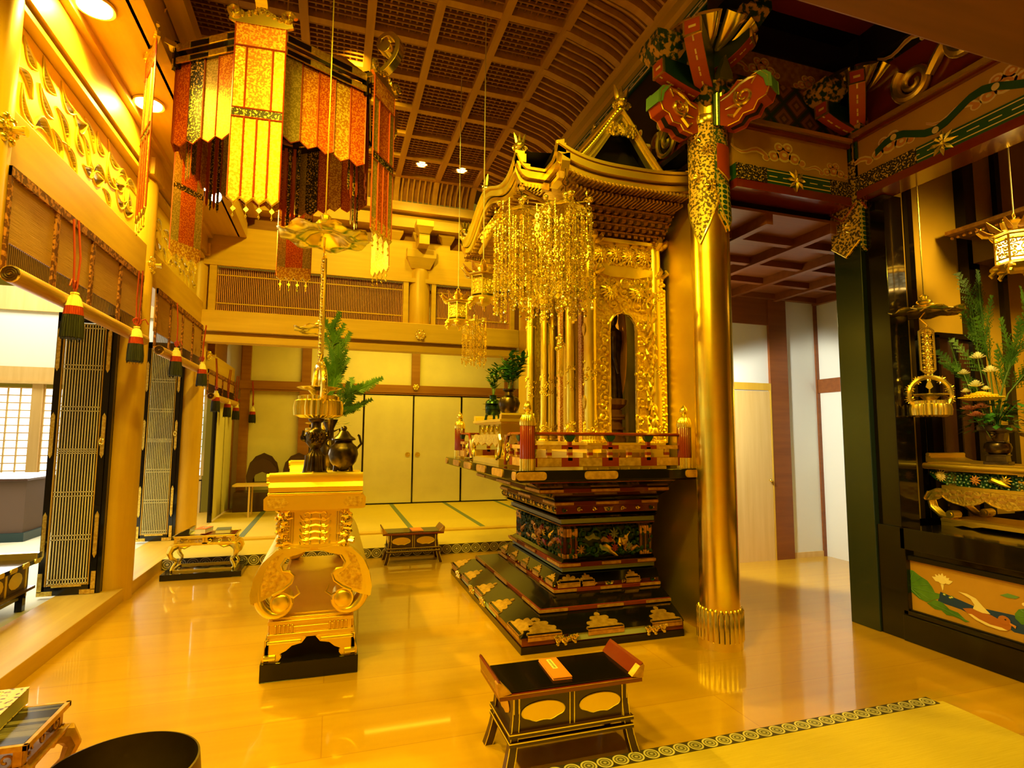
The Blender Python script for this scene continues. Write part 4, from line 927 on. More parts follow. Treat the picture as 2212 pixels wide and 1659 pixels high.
# carved frieze box
fw_ = .175
mb = MB(); mb.mat(0).box(-fw_, fw_, -HL + .045, HL - .045, .72, .92); mb.box(-.19, .19, -HL + .03, HL - .03, .70, .722)
mb.box(-.185, .185, -HL + .035, HL - .035, .905, .925)
for s in (-1, 1):
    for k in range(3): mb.mat(0).tube([(s * (.118 + .012 * k), -HL + .042, .73), (s * (.118 + .012 * k), -HL + .042, .91)], .004, 6)
mb.build('frieze_box', M['gold_m'], t)
mb = MB()
for j in range(5):
    z = .885 - .037 * j
    for s in (-1, 1): mb.tube(spiral((s * .048, -HL + .042, z), .036, .008, 1.15, 0 if s > 0 else pi, X3, Z3, 16, -s), .0065, 6, flat=.8)
    mb.tube([(-.03, -HL + .04, z + .012), (0, -HL + .038, z + .018), (.03, -HL + .04, z + .012)], .006, 5)
mb.build('cloud_carving', M['gold'], t)
mb = MB()
rd = random.Random(5)
for s in (-1, 1):
    for k in range(26):
        z = .73 + .19 * k / 26; c = Vector((s * (.172 + rd.uniform(-.02, .02)), -HL + .035 + rd.uniform(-.012, .012), z)); a = rd.uniform(0, 6.28)
        mb.tube([c, c + Vector((s * .02 * abs(cos(a)) + .01 * cos(a), -.012, .02 * sin(a))), c + Vector((.035 * cos(a), -.018, .03 * sin(a)))], [.012, .014, .002], 5)
    for z in (.76, .83, .89): flower(mb, (s * .16, -HL + .03, z), .028, X3, Z3, 8, .006)
mb.build('floral_corner_carving', M['gold_s'], t)
mb = MB()
for s in (-1, 1):
    arabesque(mb, (s * .178, -s * -(HL - .1), .73), (0, -s, 0), Z3, 2 * (HL - .1), .17, 22, .010, 8)
mb.build('side_carving', M['gold'], t)
mb = MB(); mb.prism([(-HW - .012, .93), (-HW, .925), (HW, .925), (HW + .012, .93), (HW + .014, .985), (HW, 1.0), (-HW, 1.0), (-HW - .014, .985)], 'y', -HL - .01, HL + .01)
mb.box(-HW, HW, -HL, HL, 1.005, 1.018); mb.box(-HW + .01, HW - .01, -HL + .008, HL - .008, 1.0, 1.006); mb.box(-HW + .02, HW - .02, -HL + .04, HL - .04, 1.02, 1.03)
mb.build('table_top', M['gold_m'], t, bev=.003)
mb = MB()
for s in (-1, 1): pts = [(s * .256, .935), (s * .256, .99), (s * .17, .99), (s * .145, .963), (s * .17, .935)]; mb.plate((0, -HL - .010, 0), X3, Z3, pts if s < 0 else pts[::-1], .003)
mb.build('engraved_corner_plates', M['gold_e'], t)
roll = [(-HL + .0, 1.022), (-HL - .004, 1.05), (-HL + .012, 1.075), (-HL + .002, 1.10), (-HL + .008, 1.122), (-HL + .03, 1.128), (-HL + .05, 1.118), (-HL + .052, 1.09), (-HL + .06, 1.06), (-HL + .085, 1.022)]
for e in (1, -1):
    mb = MB(); mb.prism([(e * a, b) for a, b in (roll if e > 0 else roll[::-1])], 'x', -HW + .005, HW - .002, True)
    mb.tube([(-HW - .008, e * (-HL + .028), 1.104), (-HW + .012, e * (-HL + .028), 1.104)], .02, 12); mb.tube([(-HW - .006, e * (-HL + .02), 1.07), (-HW + .01, e * (-HL + .02), 1.07)], .014, 10)
    mb.build('upturned_end', M['gold_m'], t)
TZ = 1.03
def tabletop(x, y): return (x, y, TZ)
# things on the altar table
t = thing('candlestick', 'dark bronze candlestick with scroll ears at the near end of the altar table', 'candlestick', (-.095, 3.60, TZ))
mb = MB(); mb.lathe([(.085, 0), (.090, .015), (.088, .05), (.072, .07), (.078, .082), (.066, .10)], n=32, fl=(8, .05)); mb.build('lotus_foot', M['bronze'], t)
mb = MB(); mb.lathe([(.066, .10), (.060, .13), (.055, .19), (.045, .20), (.032, .215), (.028, .23)], n=28, fl=(14, .12)); mb.build('fluted_neck', M['bronze'], t)
mb = MB(); mb.lathe([(.028, .23), (.040, .245), (.058, .27), (.064, .30), (.058, .33), (.035, .345), (.027, .36), (.027, .385), (.045, .40), (.048, .412), (.034, .42), (.03, .44), (.05, .455), (.053, .462)], n=28); mb.build('bulb', M['bronze'], t)
mb = MB()
for s in (-1, 1):
    mb.tube(spiral((s * .066, -.01, .30), .026, .006, 1.3, 1, X3, Z3, 14, s), .008, 6); mb.tube([(s * .05, -.01, .27), (s * .075, -.012, .31), (s * .07, -.01, .34)], .009, 6); mb.tube([(s * .09, -.02, .0), (s * .11, -.03, .02), (s * .10, -.01, .05)], .01, 6)
arabesque(mb, (-.045, -.062, .27), X3, Z3, .09, .06, 4, .006, 2); mb.build('dragon_ears', M['bronze'], t)
t = thing('bowl', 'small grey white porcelain bowl beside the bronze candlestick', 'bowl', (-.235, 3.56, TZ))
mb = MB(); mb.lathe([(.045, 0), (.055, .02), (.068, .075), (.072, .092), (.069, .092), (.06, .07), (.03, .02), (0, .012)], n=32); mb.build('body', plain('celadon_glaze', (.62, .66, .52), .2), t)
t = thing('incense_burner', 'dark bronze lidded incense burner behind the candlestick', 'incense burner', (.075, 3.98, TZ + .075))
mb = MB(); mb.lathe([(.03, .0), (.05, .012), (.085, .06), (.098, .11), (.088, .16), (.06, .185), (.056, .20), (.07, .205)], n=32)
for k in range(3): a = 2 * pi * k / 3 - .5; mb.tube([(.05 * cos(a), .05 * sin(a), .03), (.06 * cos(a), .06 * sin(a), 0), (.05 * cos(a), .05 * sin(a), -.035)], [.02, .014, .018], 7)
mb.build('body', M['bronze'], t)
mb = MB(); mb.lathe([(.078, .205), (.078, .215), (.05, .235), (.03, .262), (.02, .27), (0, .272)], n=28); mb.sph((0, 0, .285), .02, 8, 6, (1, 1, .9)); mb.build('lid', M['bronze'], t)
mb = MB()
for s in (-1, 1): mb.tube([(s * .08, 0, .14), (s * .115, 0, .18), (s * .10, 0, .235), (s * .09, 0, .24)], .009, 6)
mb.build('handle', M['bronze'], t)
t = thing('incense_stand', 'small gilded openwork stand under the incense burner', 'stand', (.075, 3.98, TZ))
mb = MB(); mb.box(-.115, .115, -.11, .11, .055, .072); mb.build('stand_top', M['gold_m'], t, bev=.004)
mb = MB(); arabesque(mb, (-.11, -.105, 0), X3, Z3, .22, .055, 5, .008, 6); arabesque(mb, (-.108, .105, 0), -Y3, Z3, .21, .055, 5, .008, 7)
for sx in (-1, 1):
    for sy in (-1, 1): mb.tube([(sx * .10, sy * .095, .055), (sx * .115, sy * .105, .02), (sx * .10, sy * .10, 0)], [.012, .01, .014], 6)
mb.build('openwork_skirt', M['gold'], t)
t = thing('flower_vase', 'slender dark bronze vase behind the candlestick holding tall cypress', 'vase', (-.02, 4.42, TZ))
mb = MB(); mb.lathe([(.07, 0), (.075, .02), (.05, .05), (.04, .08), (.07, .14), (.078, .19), (.05, .25), (.03, .30), (.03, .36), (.055, .42), (.06, .43), (.05, .43), (.025, .38)], n=28); mb.build('body', M['bronze'], t)
mb = MB()
for s in (-1, 1): mb.tube([(s * .03, 0, .34), (s * .07, 0, .36), (s * .08, 0, .28), (s * .06, 0, .22)], .008, 6)
mb.build('handle', M['bronze'], t)
def spray(mb, base, tip, n, wid, rd, fine=.03):    # one flat feathery cypress spray
    b, e = Vector(base), Vector(tip); ax = (e - b); L = ax.length; ax.normalize(); mb.tube([b, b + ax * L * .5, e], [.004, .003, .001], 4)
    side = ax.cross(Vector((rd.uniform(-.4, .4), 1, rd.uniform(-.3, .3)))).normalized()
    for i in range(n):
        t_ = .12 + .88 * i / n; p = b + ax * L * t_
        for s in (-1, 1):
            l = wid * (1 - t_ * .75) * rd.uniform(.7, 1.15); d = (side * s + ax * rd.uniform(.6, 1.1)).normalized(); q = p + d * l
            nn = d.cross(ax).normalized() * .003
            for k in range(5):
                a = p + d * l * (k + .4) / 5; r = fine * (1 - .12 * k)
                for s2 in (-1, 1):
                    o = (ax * .8 + side * s2 * .7 * s + nn * 40 * rd.uniform(-1, 1)).normalized() * r; w = d * .0045
                    mb.add([a - w, a + w, a + o], [(0, 1, 2)])
            mb.add([p + ax * .003, p - ax * .003, q], [(0, 1, 2)])
def cypress(loc, sprays, label, seed, fine=.03):
    t = thing('cypress_branches', label, 'plant', loc); rd = random.Random(seed); mb = MB(); st = MB()
    for tip, n, w in sprays:
        tp = Vector(tip); md = Vector((tp.x * .25, tp.y * .25, tp.z * .4)); st.tube([(0, 0, 0), md, tp * .85], [.006, .005, .002], 5)
        for q in range(7):
            f = .3 + .1 * q; o = md.lerp(tp, max(0, (f - .3) / .7)); d = (tp - md).normalized()
            sd = Vector((rd.uniform(-1, 1), rd.uniform(-.8, .8), rd.uniform(-.1, .5))); e = o + (d * .8 + sd * .55).normalized() * w * rd.uniform(.9, 1.4)
            spray(mb, o, e, n, w * .42, rd, fine)
        spray(mb, md.lerp(tp, .6), tp, n + 3, w * .5, rd, fine)
    mb.build('foliage', M['leaf'], t); st.build('stem', M['stem'], t); return t
cypress((-.02, 4.42, TZ + .42), [((.0, 0, .76), 8, .15), ((.06, .02, .62), 9, .16), ((.22, -.03, .26), 9, .17), ((.16, .05, .10), 8, .14), ((.03, 0, .45), 9, .18), ((-.04, 0, .30), 7, .10)], 'tall feathery cypress branches in the altar table vase', 4, .034)
mb = MB(); rd = random.Random(2)
for k in range(60):
    a = rd.uniform(0, 6.28); r = rd.uniform(.02, .13); c = Vector((r * cos(a), r * sin(a), rd.uniform(-.05, .06))); d = Vector((cos(a), sin(a), rd.uniform(-.4, .6))).normalized(); s_ = d.cross(Z3).normalized() * .018
    mb.add([c, c + d * .03 + s_, c + d * .06, c + d * .03 - s_], [(0, 1, 2, 3)])
tag(mb.build('leaf_tuft', M['leafd'], loc=(-.03, 4.40, TZ + .44)), 'dark round leaves around the neck of the altar table vase', 'plant')
# ================================================================ hanging ring lamps (rinto)
def ring_lamp(loc, ztop, rz, label, s=1.0, ext=0):
    t = thing('hanging_ring_lamp', label, 'hanging lamp', loc, rz)
    mb = MB(); mb.tube([(0, 0, .60 * s + ext), (0.0, 0, (ztop - loc[2]) * .5), (0, 0, ztop - loc[2])], .004, 5); mb.build('hanging_wire', M['gold_s'], t)
    mb = MB()   # lotus leaf canopy disc
    n = 40; P = [(.012, .60), (.03, .585), (.02, .565), (.045, .555), (.05, .545), (.03, .53), (.07, .525), (.075, .515), (.05, .505)]
    mb.lathe([(a * s, b * s + ext) for a, b in P], n=28)
    vs = []; rr = [.03, .09, .13, .18, .235]; zz = [.515, .50, .47, .465, .475]
    for r, z in zip(rr, zz):
        for i in range(n): a = 2 * pi * i / n; wv = (r / .235) ** 3 * (.012 * cos(8 * a)); vs.append((r * s * cos(a) * (1 + .05 * cos(8 * a) * (r > .2)), r * s * sin(a) * (1 + .05 * cos(8 * a) * (r > .2)), (z + wv) * s + ext))
    for r, z in zip(rr[::-1], zz[::-1]):
        for i in range(n): a = 2 * pi * i / n; wv = (r / .235) ** 3 * (.012 * cos(8 * a)); vs.append((r * .98 * s * cos(a), r * .98 * s * sin(a), (z - .008 + wv) * s + ext))
    fs = [(j * n + i, j * n + (i + 1) % n, (j + 1) * n + (i + 1) % n, (j + 1) * n + i) for j in range(9) for i in range(n)]
    mb.add(vs, fs, True); mb.build('lotus_leaf_canopy', M['gold_s'], t)
    mb = MB(); mb.tube([(0, 0, .47 * s + ext), (.004, .03 * s, .43 * s + ext), (-.003, -.01 * s, .38 * s + ext), (0, 0, .36 * s + ext)], .006 * s, 6)
    W_, H0, H1 = .042 * s, .10 * s, .36 * s + ext
    for q in (0,):
        mb.tube([(0, -W_, H0 + .02), (0, -W_, H1 - .02), (0, -W_ * .5, H1), (0, W_ * .5, H1), (0, W_, H1 - .02), (0, W_, H0 + .02), (0, W_ * .5, H0), (0, -W_ * .5, H0)], .008 * s, 6, closed=True)
    for k in range(int((H1 - H0) / (.05 * s))):
        z = H0 + .03 * s + k * .05 * s; flower(mb, (.002, 0, z), .034 * s, -Y3, Z3, 9, .005 * s); flower(mb, (-.002, 0, z), .034 * s, Y3, Z3, 9, .005 * s)
    mb.build('flower_link_plate', M['gold_s'], t)
    mb = MB(); R = .125 * s
    mb.tube([(0, R * sin(a), -.055 * s + R * cos(a)) for a in [radians(-150 + 300 * i / 24) for i in range(25)]], [.018 * s] * 25, 8)
    for i in range(9):
        a = radians(-140 + 35 * i); p = (0, R * sin(a), -.055 * s + R * cos(a)); flower(mb, (.01, p[1], p[2]), .03 * s, -Y3, Z3, 10, .006 * s); flower(mb, (-.01, p[1], p[2]), .03 * s, Y3, Z3, 10, .006 * s)
    mb.tube([(0, 0, .10 * s), (0, 0, .065 * s)], .005 * s, 5); mb.build('flowered_ring', M['gold_s'], t)
    mb = MB(); mb.lathe([(.02 * s, -.215 * s), (.085 * s, -.213 * s), (.118 * s, -.20 * s), (.122 * s, -.16 * s), (.116 * s, -.125 * s), (.10 * s, -.118 * s), (.10 * s, -.10 * s), (.085 * s, -.095 * s), (.07 * s, -.10 * s), (0, -.11 * s)], n=44, fl=(22, .10))
    mb.lathe([(.03 * s, -.10 * s), (.055 * s, -.07 * s), (.10 * s, -.062 * s), (.115 * s, -.055 * s), (.1 * s, -.05 * s), (.04 * s, -.06 * s)], n=28); mb.build('petalled_oil_bowl', M['gold_s'], t)
    mb = MB(); mb.tube([(0, 0, -.06 * s), (0, 0, -.02 * s)], .005 * s, 5); mb.plate((0.0, 0, .0), -Y3, Z3, [(-.022 * s, 0), (-.012 * s, .03 * s), (0, .05 * s), (.012 * s, .03 * s), (.022 * s, 0), (0, -.02 * s)], .006, -.003); mb.build('flame_finial', M['gold'], t)
    return t
ring_lamp((-.078, 3.27, 1.662), 4.75, radians(12), 'brass ring lamp hanging over the near end of the altar table', 1.05, .31)
ring_lamp((-.123, 5.2, 1.50), 4.75, radians(22), 'farther brass ring lamp half hidden behind the near one', 1.0, .30)
ring_lamp((3.92, 2.78, 1.70), 4.1, radians(52), 'brass flower ring lamp hanging in front of the right recess', .98, .06)
# ================================================================ small lacquer desks with books
def lacquer_desk(loc, label):
    t = thing('reading_desk', label, 'desk', loc, group=None); W, D, H = .32, .148, .325
    mb = MB(); mb.mat(0).box(-W + .02, W - .02, -D + .01, D - .01, H - .006, H); mb.mat(1).box(-W, W, -D, D, H - .026, H - .006); mb.mat(2).box(-W - .001, W + .001, -D - .001, D + .001, H - .010, H - .007)
    mb.build('desk_top', [M['black'], M['red'], M['gold_d']], t)
    for s in (-1, 1):
        mb = MB(); pts = [(s * (W - .04), H), (s * (W - .005), H + .045), (s * (W + .004), H + .052), (s * (W + .008), H + .042), (s * (W + .0), H - .008), (s * (W - .02), H - .01)]
        mb.mat(0).prism(pts if s < 0 else pts[::-1], 'y', -D, D)
        for yy in (-D - .001, D - .05):
            g = [(s * (W - .055), H + .001), (s * (W - .008), H + .050), (s * (W + .002), H + .055), (s * (W - .03), H + .02)]
            mb.mat(1).prism(g if s < 0 else g[::-1], 'y', yy, yy + .051) if False else None
        mb.mat(1).prism([(s * (W - .05), H - .001), (s * (W - .012), H + .038), (s * (W + .006), H + .046), (s * (W + .011), H + .04), (s * (W + .003), H - .009)][::(1 if s < 0 else -1)], 'y', -D - .002, -D + .035)
        mb.build('upturned_end', [M['red'], M['gold_d']], t)
    mb = MB(); fx, fy, z0, z1 = W - .065, D - .02, .165, H - .026
    mb.mat(0).box(-fx, fx, -fy, -fy + .012, z0, z1); mb.box(-fx, fx, fy - .012, fy, z0, z1); mb.box(-fx, -fx + .012, -fy, fy, z0, z1); mb.box(fx - .012, fx, -fy, fy, z0, z1)
    mb.mat(1)
    for x in (-fx, -.012, fx - .024):
        for a in (x, x + .020): mb.box(a, a + .004, -fy - .003, -fy, z0, z1)
    def wave(cx, w, h): return [(cx + (w / 2) * cos(a) * (1), h / 2 * (sin(a) * (1 if sin(a) > 0 else 1 - .18 * abs(cos(4 * a))))) for a in [2 * pi * i / 36 for i in range(36)]]
    for cx in (-fx / 2 - .0, fx / 2 + .0):
        mb.mat(2).plate((0, -fy - .0005, (z0 + z1) / 2), X3, Z3, wave(cx, fx - .07, .075), .003); mb.mat(1).tube([(p[0], -fy - .0035, (z0 + z1) / 2 + p[1]) for p in wave(cx, fx - .066, .079)], .0018, 4, closed=True)
    mb.mat(2).plate((-fx - .0005, 0, (z0 + z1) / 2), -Y3, Z3, wave(0, .16, .075), .003); mb.plate((fx + .0005, 0, (z0 + z1) / 2), Y3, Z3, wave(0, .16, .075), .003)
    mb.build('frieze_panel', [M['choc'], M['gold_lit'], M['gold_m']], t)
    mb = MB()
    for z in (.158, .125):
        mb.mat(0).box(-fx - .022, fx + .022, -fy - .02, -fy + .004, z - .008, z + .008); mb.box(-fx - .022, fx + .022, fy - .004, fy + .02, z - .008, z + .008)
        mb.box(-fx - .02, -fx + .002, -fy, fy, z - .008, z + .008); mb.box(fx - .002, fx + .02, -fy, fy, z - .008, z + .008)
        mb.mat(1).box(-fx - .022, fx + .022, -fy - .0215, -fy - .02, z + .004, z + .008); mb.box(-fx - .0235, -fx - .022, -fy - .02, fy + .02, z + .004, z + .008)
    mb.build('double_rail', [M['choc'], M['gold_lit']], t)
    for sx in (-1, 1):
        for sy in (-1, 1):
            mb = MB(); n = 7; P = [(fx - .012 + .045 * (1 - i / n) ** 2.2, H - .03 - (H - .03) * (1 - i / n)) for i in range(n + 1)]
            for i in range(n):
                (a, za), (b, zb) = P[i], P[i + 1]; y = fy - .012 + .02 * (1 - i / n) ** 2.2; y2 = fy - .012 + .02 * (1 - (i + 1) / n) ** 2.2; r, r2 = .013 + .006 * (1 - i / n), .013 + .006 * (1 - (i + 1) / n)
                c = [(sx * a, sy * y, za, r), (sx * b, sy * y2, zb, r2)]
                mb.mat(0).add([(q[0] + u * q[3], q[1] + v * q[3], q[2]) for q in c for u, v in ((-1, -1), (1, -1), (1, 1), (-1, 1))], [(k, (k + 1) % 4, 4 + (k + 1) % 4, 4 + k) for k in range(4)] + [(3, 2, 1, 0), (4, 5, 6, 7)])
                mb.mat(1)
                for u in (-1, 1): mb.obox((sx * (a + b) / 2 + u * r * .92, sy * (y + y2) / 2 - r - .0005, (za + zb) / 2), (.0016, 0, 0), (0, .0012, 0), (sx * (b - a) / 2, sy * (y2 - y) / 2, (zb - za) / 2))
            mb.build('leg', [M['choc'], M['gold_lit']], t)
    return t
lacquer_desk((.985, 2.362, 0), 'black and red lacquer reading desk in the foreground with an orange booklet on it')
lacquer_desk((.855, 6.18, 0), 'distant black lacquer reading desk in front of the tatami step')
def book(loc, rz, w, l, h, label, cov, name='sutra_book', slip=True, marks=True):
    t = thing(name, label, 'book', loc, rz)
    mb = MB(); mb.box(-w / 2 + .002, w / 2 - .002, -l / 2 + .002, l / 2 - .002, .001, h - .001); mb.build('pages', M['pages'], t)
    mb = MB(); mb.box(-w / 2, w / 2, -l / 2, l / 2, 0, .002); mb.box(-w / 2, w / 2, -l / 2, l / 2, h - .002, h); mb.build('cover', cov, t)
    if slip:
        mb = MB(); mb.mat(0).box(-w * .13, w * .13, -l * .06, l * .42, h, h + .0008)
        if marks:
            mb.mat(1); y = l * .37
            for k in range(5):
                mb.box(-w * .08, w * .08, y - .001, y + .001, h + .0008, h + .0012); mb.box(-w * .06, w * .06, y - .011, y - .009, h + .0008, h + .0012); mb.box(-.001, .001, y - .014, y + .004, h + .0008, h + .0012)
                mb.box(-w * .085, -w * .07, y - .012, y - .003, h + .0008, h + .0012); mb.box(w * .06, w * .075, y - .014, y - .005, h + .0008, h + .0012); y -= l * .085
        mb.box(-w * .14, w * .14, l * .425, l * .43, h, h + .001)
        mb.build('title_slip', [M['title'], M['ink']], t)
    return t
book((.965, 2.375, .325), radians(-3), .085, .21, .010, 'orange booklet with cream title slip on the foreground desk', M['book_o'])
book((.90, 6.18, .325), radians(2), .12, .2, .008, 'small orange booklet on the distant lacquer desk', M['book_o'], slip=False)
# gold desk on a black plinth at the left rear
t = thing('low_plinth', 'low glossy black plinth under the gilded desk at the left rear', 'plinth', (-1.12, 6.19, 0))
mb = MB(); mb.box(-.34, .34, -.235, .235, .0, .056); mb.build('body', M['black'], t, bev=.004)
def carved_desk(loc, rz, W, D, H, label, topm, mt):
    t = thing('carved_desk', label, 'desk', loc, rz)
    mb = MB(); mb.mat(0).box(-W + .015, W - .015, -D + .015, D - .015, H - .008, H - .001); mb.mat(1).box(-W, W, -D, -D + .015, H - .018, H); mb.box(-W, W, D - .015, D, H - .018, H); mb.box(-W, -W + .015, -D, D, H - .018, H); mb.box(W - .015, W, -D, D, H - .018, H)
    mb.box(-W + .005, W - .005, -D + .005, D - .005, H - .012, H - .008); mb.build('desk_top', [topm, mt], t, bev=.002)
    mb = MB(); z0, z1 = H - .078, H - .016
    for s in (-1, 1):
        mb.box(-W + .01, W - .01, s * (D - .02) - .004, s * (D - .02) + .004, z0, z0 + .010); mb.box(s * (W - .02) - .004, s * (W - .02) + .004, -D + .01, D - .01, z0, z0 + .010)
        for x in (-W + .03, -.01, .01, W - .03): mb.box(x - .012, x + .012, s * (D - .02) - .004, s * (D - .02) + .004, z0, z1)
        for y in (-D + .03, D - .03): mb.box(s * (W - .02) - .004, s * (W - .02) + .004, y - .012, y + .012, z0, z1)
        for k in range(6): x = -W + .06 + (2 * W - .12) * k / 5; mb.tube(spiral((x, s * (D - .02), z0 + .03), .022, .006, 1, k, X3, Z3, 10), .004, 5)
        for k in range(3): y = -D + .06 + (2 * D - .12) * k / 2; mb.tube(spiral((s * (W - .02), y, z0 + .03), .022, .006, 1, k, Y3, Z3, 10), .004, 5)
    mb.box(-W - .004, W + .004, -D - .004, D + .004, z0 - .010, z0); mb.build('openwork_frieze', mt, t)
    for sx in (-1, 1):
        for sy in (-1, 1):
            mb = MB(); a = W - .02; b = D - .02; q = lambda dx, z: (sx * (a + dx), sy * (b + dx * .8), z)
            mb.tube([q(-.03, z0 - .01), q(.015, z0 - .03), q(.03, z0 - .07), q(.015, z0 - .12), q(-.018, z0 - .15), q(-.02, H * .26), q(.005, H * .13), q(.012, .02), q(-.01, .005)], [.03, .034, .028, .02, .016, .013, .013, .016, .012], 8)
            mb.tube([q(-.02, z0 - .012), (sx * (a - .09), sy * b, z0 - .03), (sx * (a - .14), sy * b, z0 - .014)], [.02, .016, .003], 6); mb.tube([q(-.02, z0 - .012), (sx * a, sy * (b - .06), z0 - .03), (sx * a, sy * (b - .10), z0 - .014)], [.02, .014, .003], 6)
            mb.build('leg', mt, t)
    mb = MB(); mb.box(-W + .01, W - .01, -D + .0, -D + .02, .0, .014); mb.box(-W + .01, W - .01, D - .02, D, 0, .014); mb.box(-W + .0, -W + .02, -D, D, 0, .014); mb.box(W - .02, W, -D, D, 0, .014); mb.build('foot_frame', mt, t)
    return t
carved_desk((-1.125, 6.20, .056), 0, .275, .15, .325, 'gilded carved desk with books on the black plinth', M['red'], M['gold'])
book((-1.22, 6.22, .381), radians(-20), .17, .20, .008, 'open pale sheets lying under the orange topped book on the gilded desk', M['pages'], slip=False)
book((-1.16, 6.20, .389), radians(-14), .10, .17, .045, 'thick book with orange cover on the gilded desk', M['book_o'])
book((-.99, 6.22, .381), radians(4), .13, .18, .034, 'thick grey green book on the right of the gilded desk', plain('grey_green_cover', (.16, .17, .10), .5), slip=False)
t = thing('book_rest', 'slanted black lacquer book rest on the left of the gilded desk', 'book rest', (-1.33, 6.2, .381))
mb = MB(); mb.prism([(-.06, 0), (.06, .0), (.07, .06), (.05, .06)], 'y', -.11, .12); mb.build('body', M['black'], t)
carved_desk((-1.115, 2.31, 0), 0, .262, .152, .40, 'brown gilt desk with dark grained top at the lower left corner', M['grain'], M['gold_d'])
book((-1.075, 2.34, .40), radians(3), .185, .29, .052, 'thick book with patterned gold cover on the lower left desk', brocade('patterned_book_cover', (.10, .05, .02), (.75, .55, .18), 70, .5, .3, .48))
t = thing('singing_bowl', 'large dark bronze singing bowl at the bottom edge', 'bowl', (-.60, 2.145, 0))
mb = MB(); mb.lathe([(.10, .0), (.16, .01), (.21, .05), (.228, .14), (.226, .24), (.220, .30), (.214, .301), (.217, .24), (.214, .14), (.19, .06), (.12, .022), (0, .018)], n=72); mb.build('body', noisy('satin_bronze', (.10, .065, .025), (.17, .12, .045), scale=4, rough=.42, metal=.8), t)
# outer hall black and gold table
t = thing('lacquer_table', 'black and gold lacquer table in the outer hall at the left edge', 'table', (-2.38, 4.45, .085))
H = .35; mb = MB(); mb.mat(0).box(-.5, .37, -.62, .60, H - .03, H); mb.box(-.5, .37, .54, .62, H, H + .04)
mb.mat(1)
for k in range(8): y = -.56 + .16 * k; mb.prism([(y - .035, H - .032), (y + .035, H - .032), (y + .045, H - .015), (y + .035, H + .002), (y - .035, H + .002), (y - .045, H - .015)], 'x', .365, .374)
mb.box(-.5, -.02, .535, .545, H - .002, H + .045); mb.box(.12, .372, .535, .545, H - .002, H + .045); mb.build('table_top', [M['black'], M['gold']], t)
mb = MB(); mb.mat(0).box(.30, .33, -.56, .54, H - .19, H - .03); mb.box(.26, .36, -.6, .58, H - .21, H - .19)
mb.mat(1)
for y in (-.3, .12, .36): mb.plate((.331, y, H - .11), Y3, Z3, circ(0, 0, .09, .055, 12), .003)
for y in (-.1, .24, .50): mb.box(.329, .334, y - .012, y + .012, H - .19, H - .03)
mb.build('side_panel', [M['choc'], M['gold']], t)
for sx, sy in ((.31, .5), (.31, -.5), (-.42, .5), (-.42, -.5)):
    mb = MB(); mb.mat(0).box(sx - .022, sx + .022, sy - .022, sy + .022, 0, H - .2); mb.mat(1).box(sx + .0225, sx + .024, sy + .01, sy + .022, .1, H - .2); mb.build('leg', [M['black'], M['gold']], t)
mb = MB(); mb.box(-.42, .31, .49, .51, .13, .155); mb.box(.30, .32, -.5, .5, .09, .115); mb.build('stretcher', M['black'], t)
# chairs and folding table in the far corner
def arch_chair(loc, label, k=3):
    t = thing('arched_chair', label, 'chair', loc, group=None)
    out = [(-.21, 0), (-.23, .18), (-.20, .30), (-.17, .33), (-.12, .40), (-.05, .43), (0, .455), (.05, .43), (.12, .40), (.17, .33), (.20, .30), (.23, .18), (.21, 0), (.13, 0), (.14, .12), (.10, .20), (0, .245), (-.10, .20), (-.14, .12), (-.13, 0)]
    mb = MB()
    for i in range(k): mb.prism([(x, z + .16 - .04 * i) for x, z in out], 'y', -.07 * i, -.07 * i + .02)
    mb.build('backrest', M['choc'], t, bev=.004)
    mb = MB(); mb.box(-.22, .22, -.16, .02, .12, .16); mb.build('seat', M['choc'], t)
    for sx in (-.19, .19):
        for sy in (-.13, -.01): mb = MB(); mb.box(sx - .02, sx + .02, sy - .02, sy + .02, 0, .12); mb.build('leg', M['choc'], t)
    return t
arch_chair((-1.05, 9.95, .42), 'dark arched chair backs stacked left in the far corner', 3)
arch_chair((-.52, 9.98, .42), 'dark arched chair back right in the far corner, partly behind the altar table', 2)
t = thing('folding_table', 'small pale wooden table in the far corner', 'table', (-1.12, 9.3, .12))
mb = MB(); mb.box(-.25, .62, -.2, .2, .45, .475); mb.add([(-.25, -.2, .45), (-.25, .2, .45), (-.25, .2, .475), (-.25, -.2, .475)], [(0, 1, 2, 3)]); mb.build('table_top', M['wood_lt'], t)
for x in (-.02, .5):
    mb = MB(); mb.box(x - .012, x + .012, -.18, -.155, 0, .45); mb.build('leg', M['wood_lt'], t)
    mb = MB(); mb.box(x - .012, x + .012, .155, .18, 0, .45); mb.build('leg', M['wood_lt'], t)
mb = MB(); mb.box(-1.45, .1, 9.75, 10.2, .12, .42); tag(mb.build('dark_chest', M['choc']), 'long dark wooden chest under the arched chairs', 'chest')
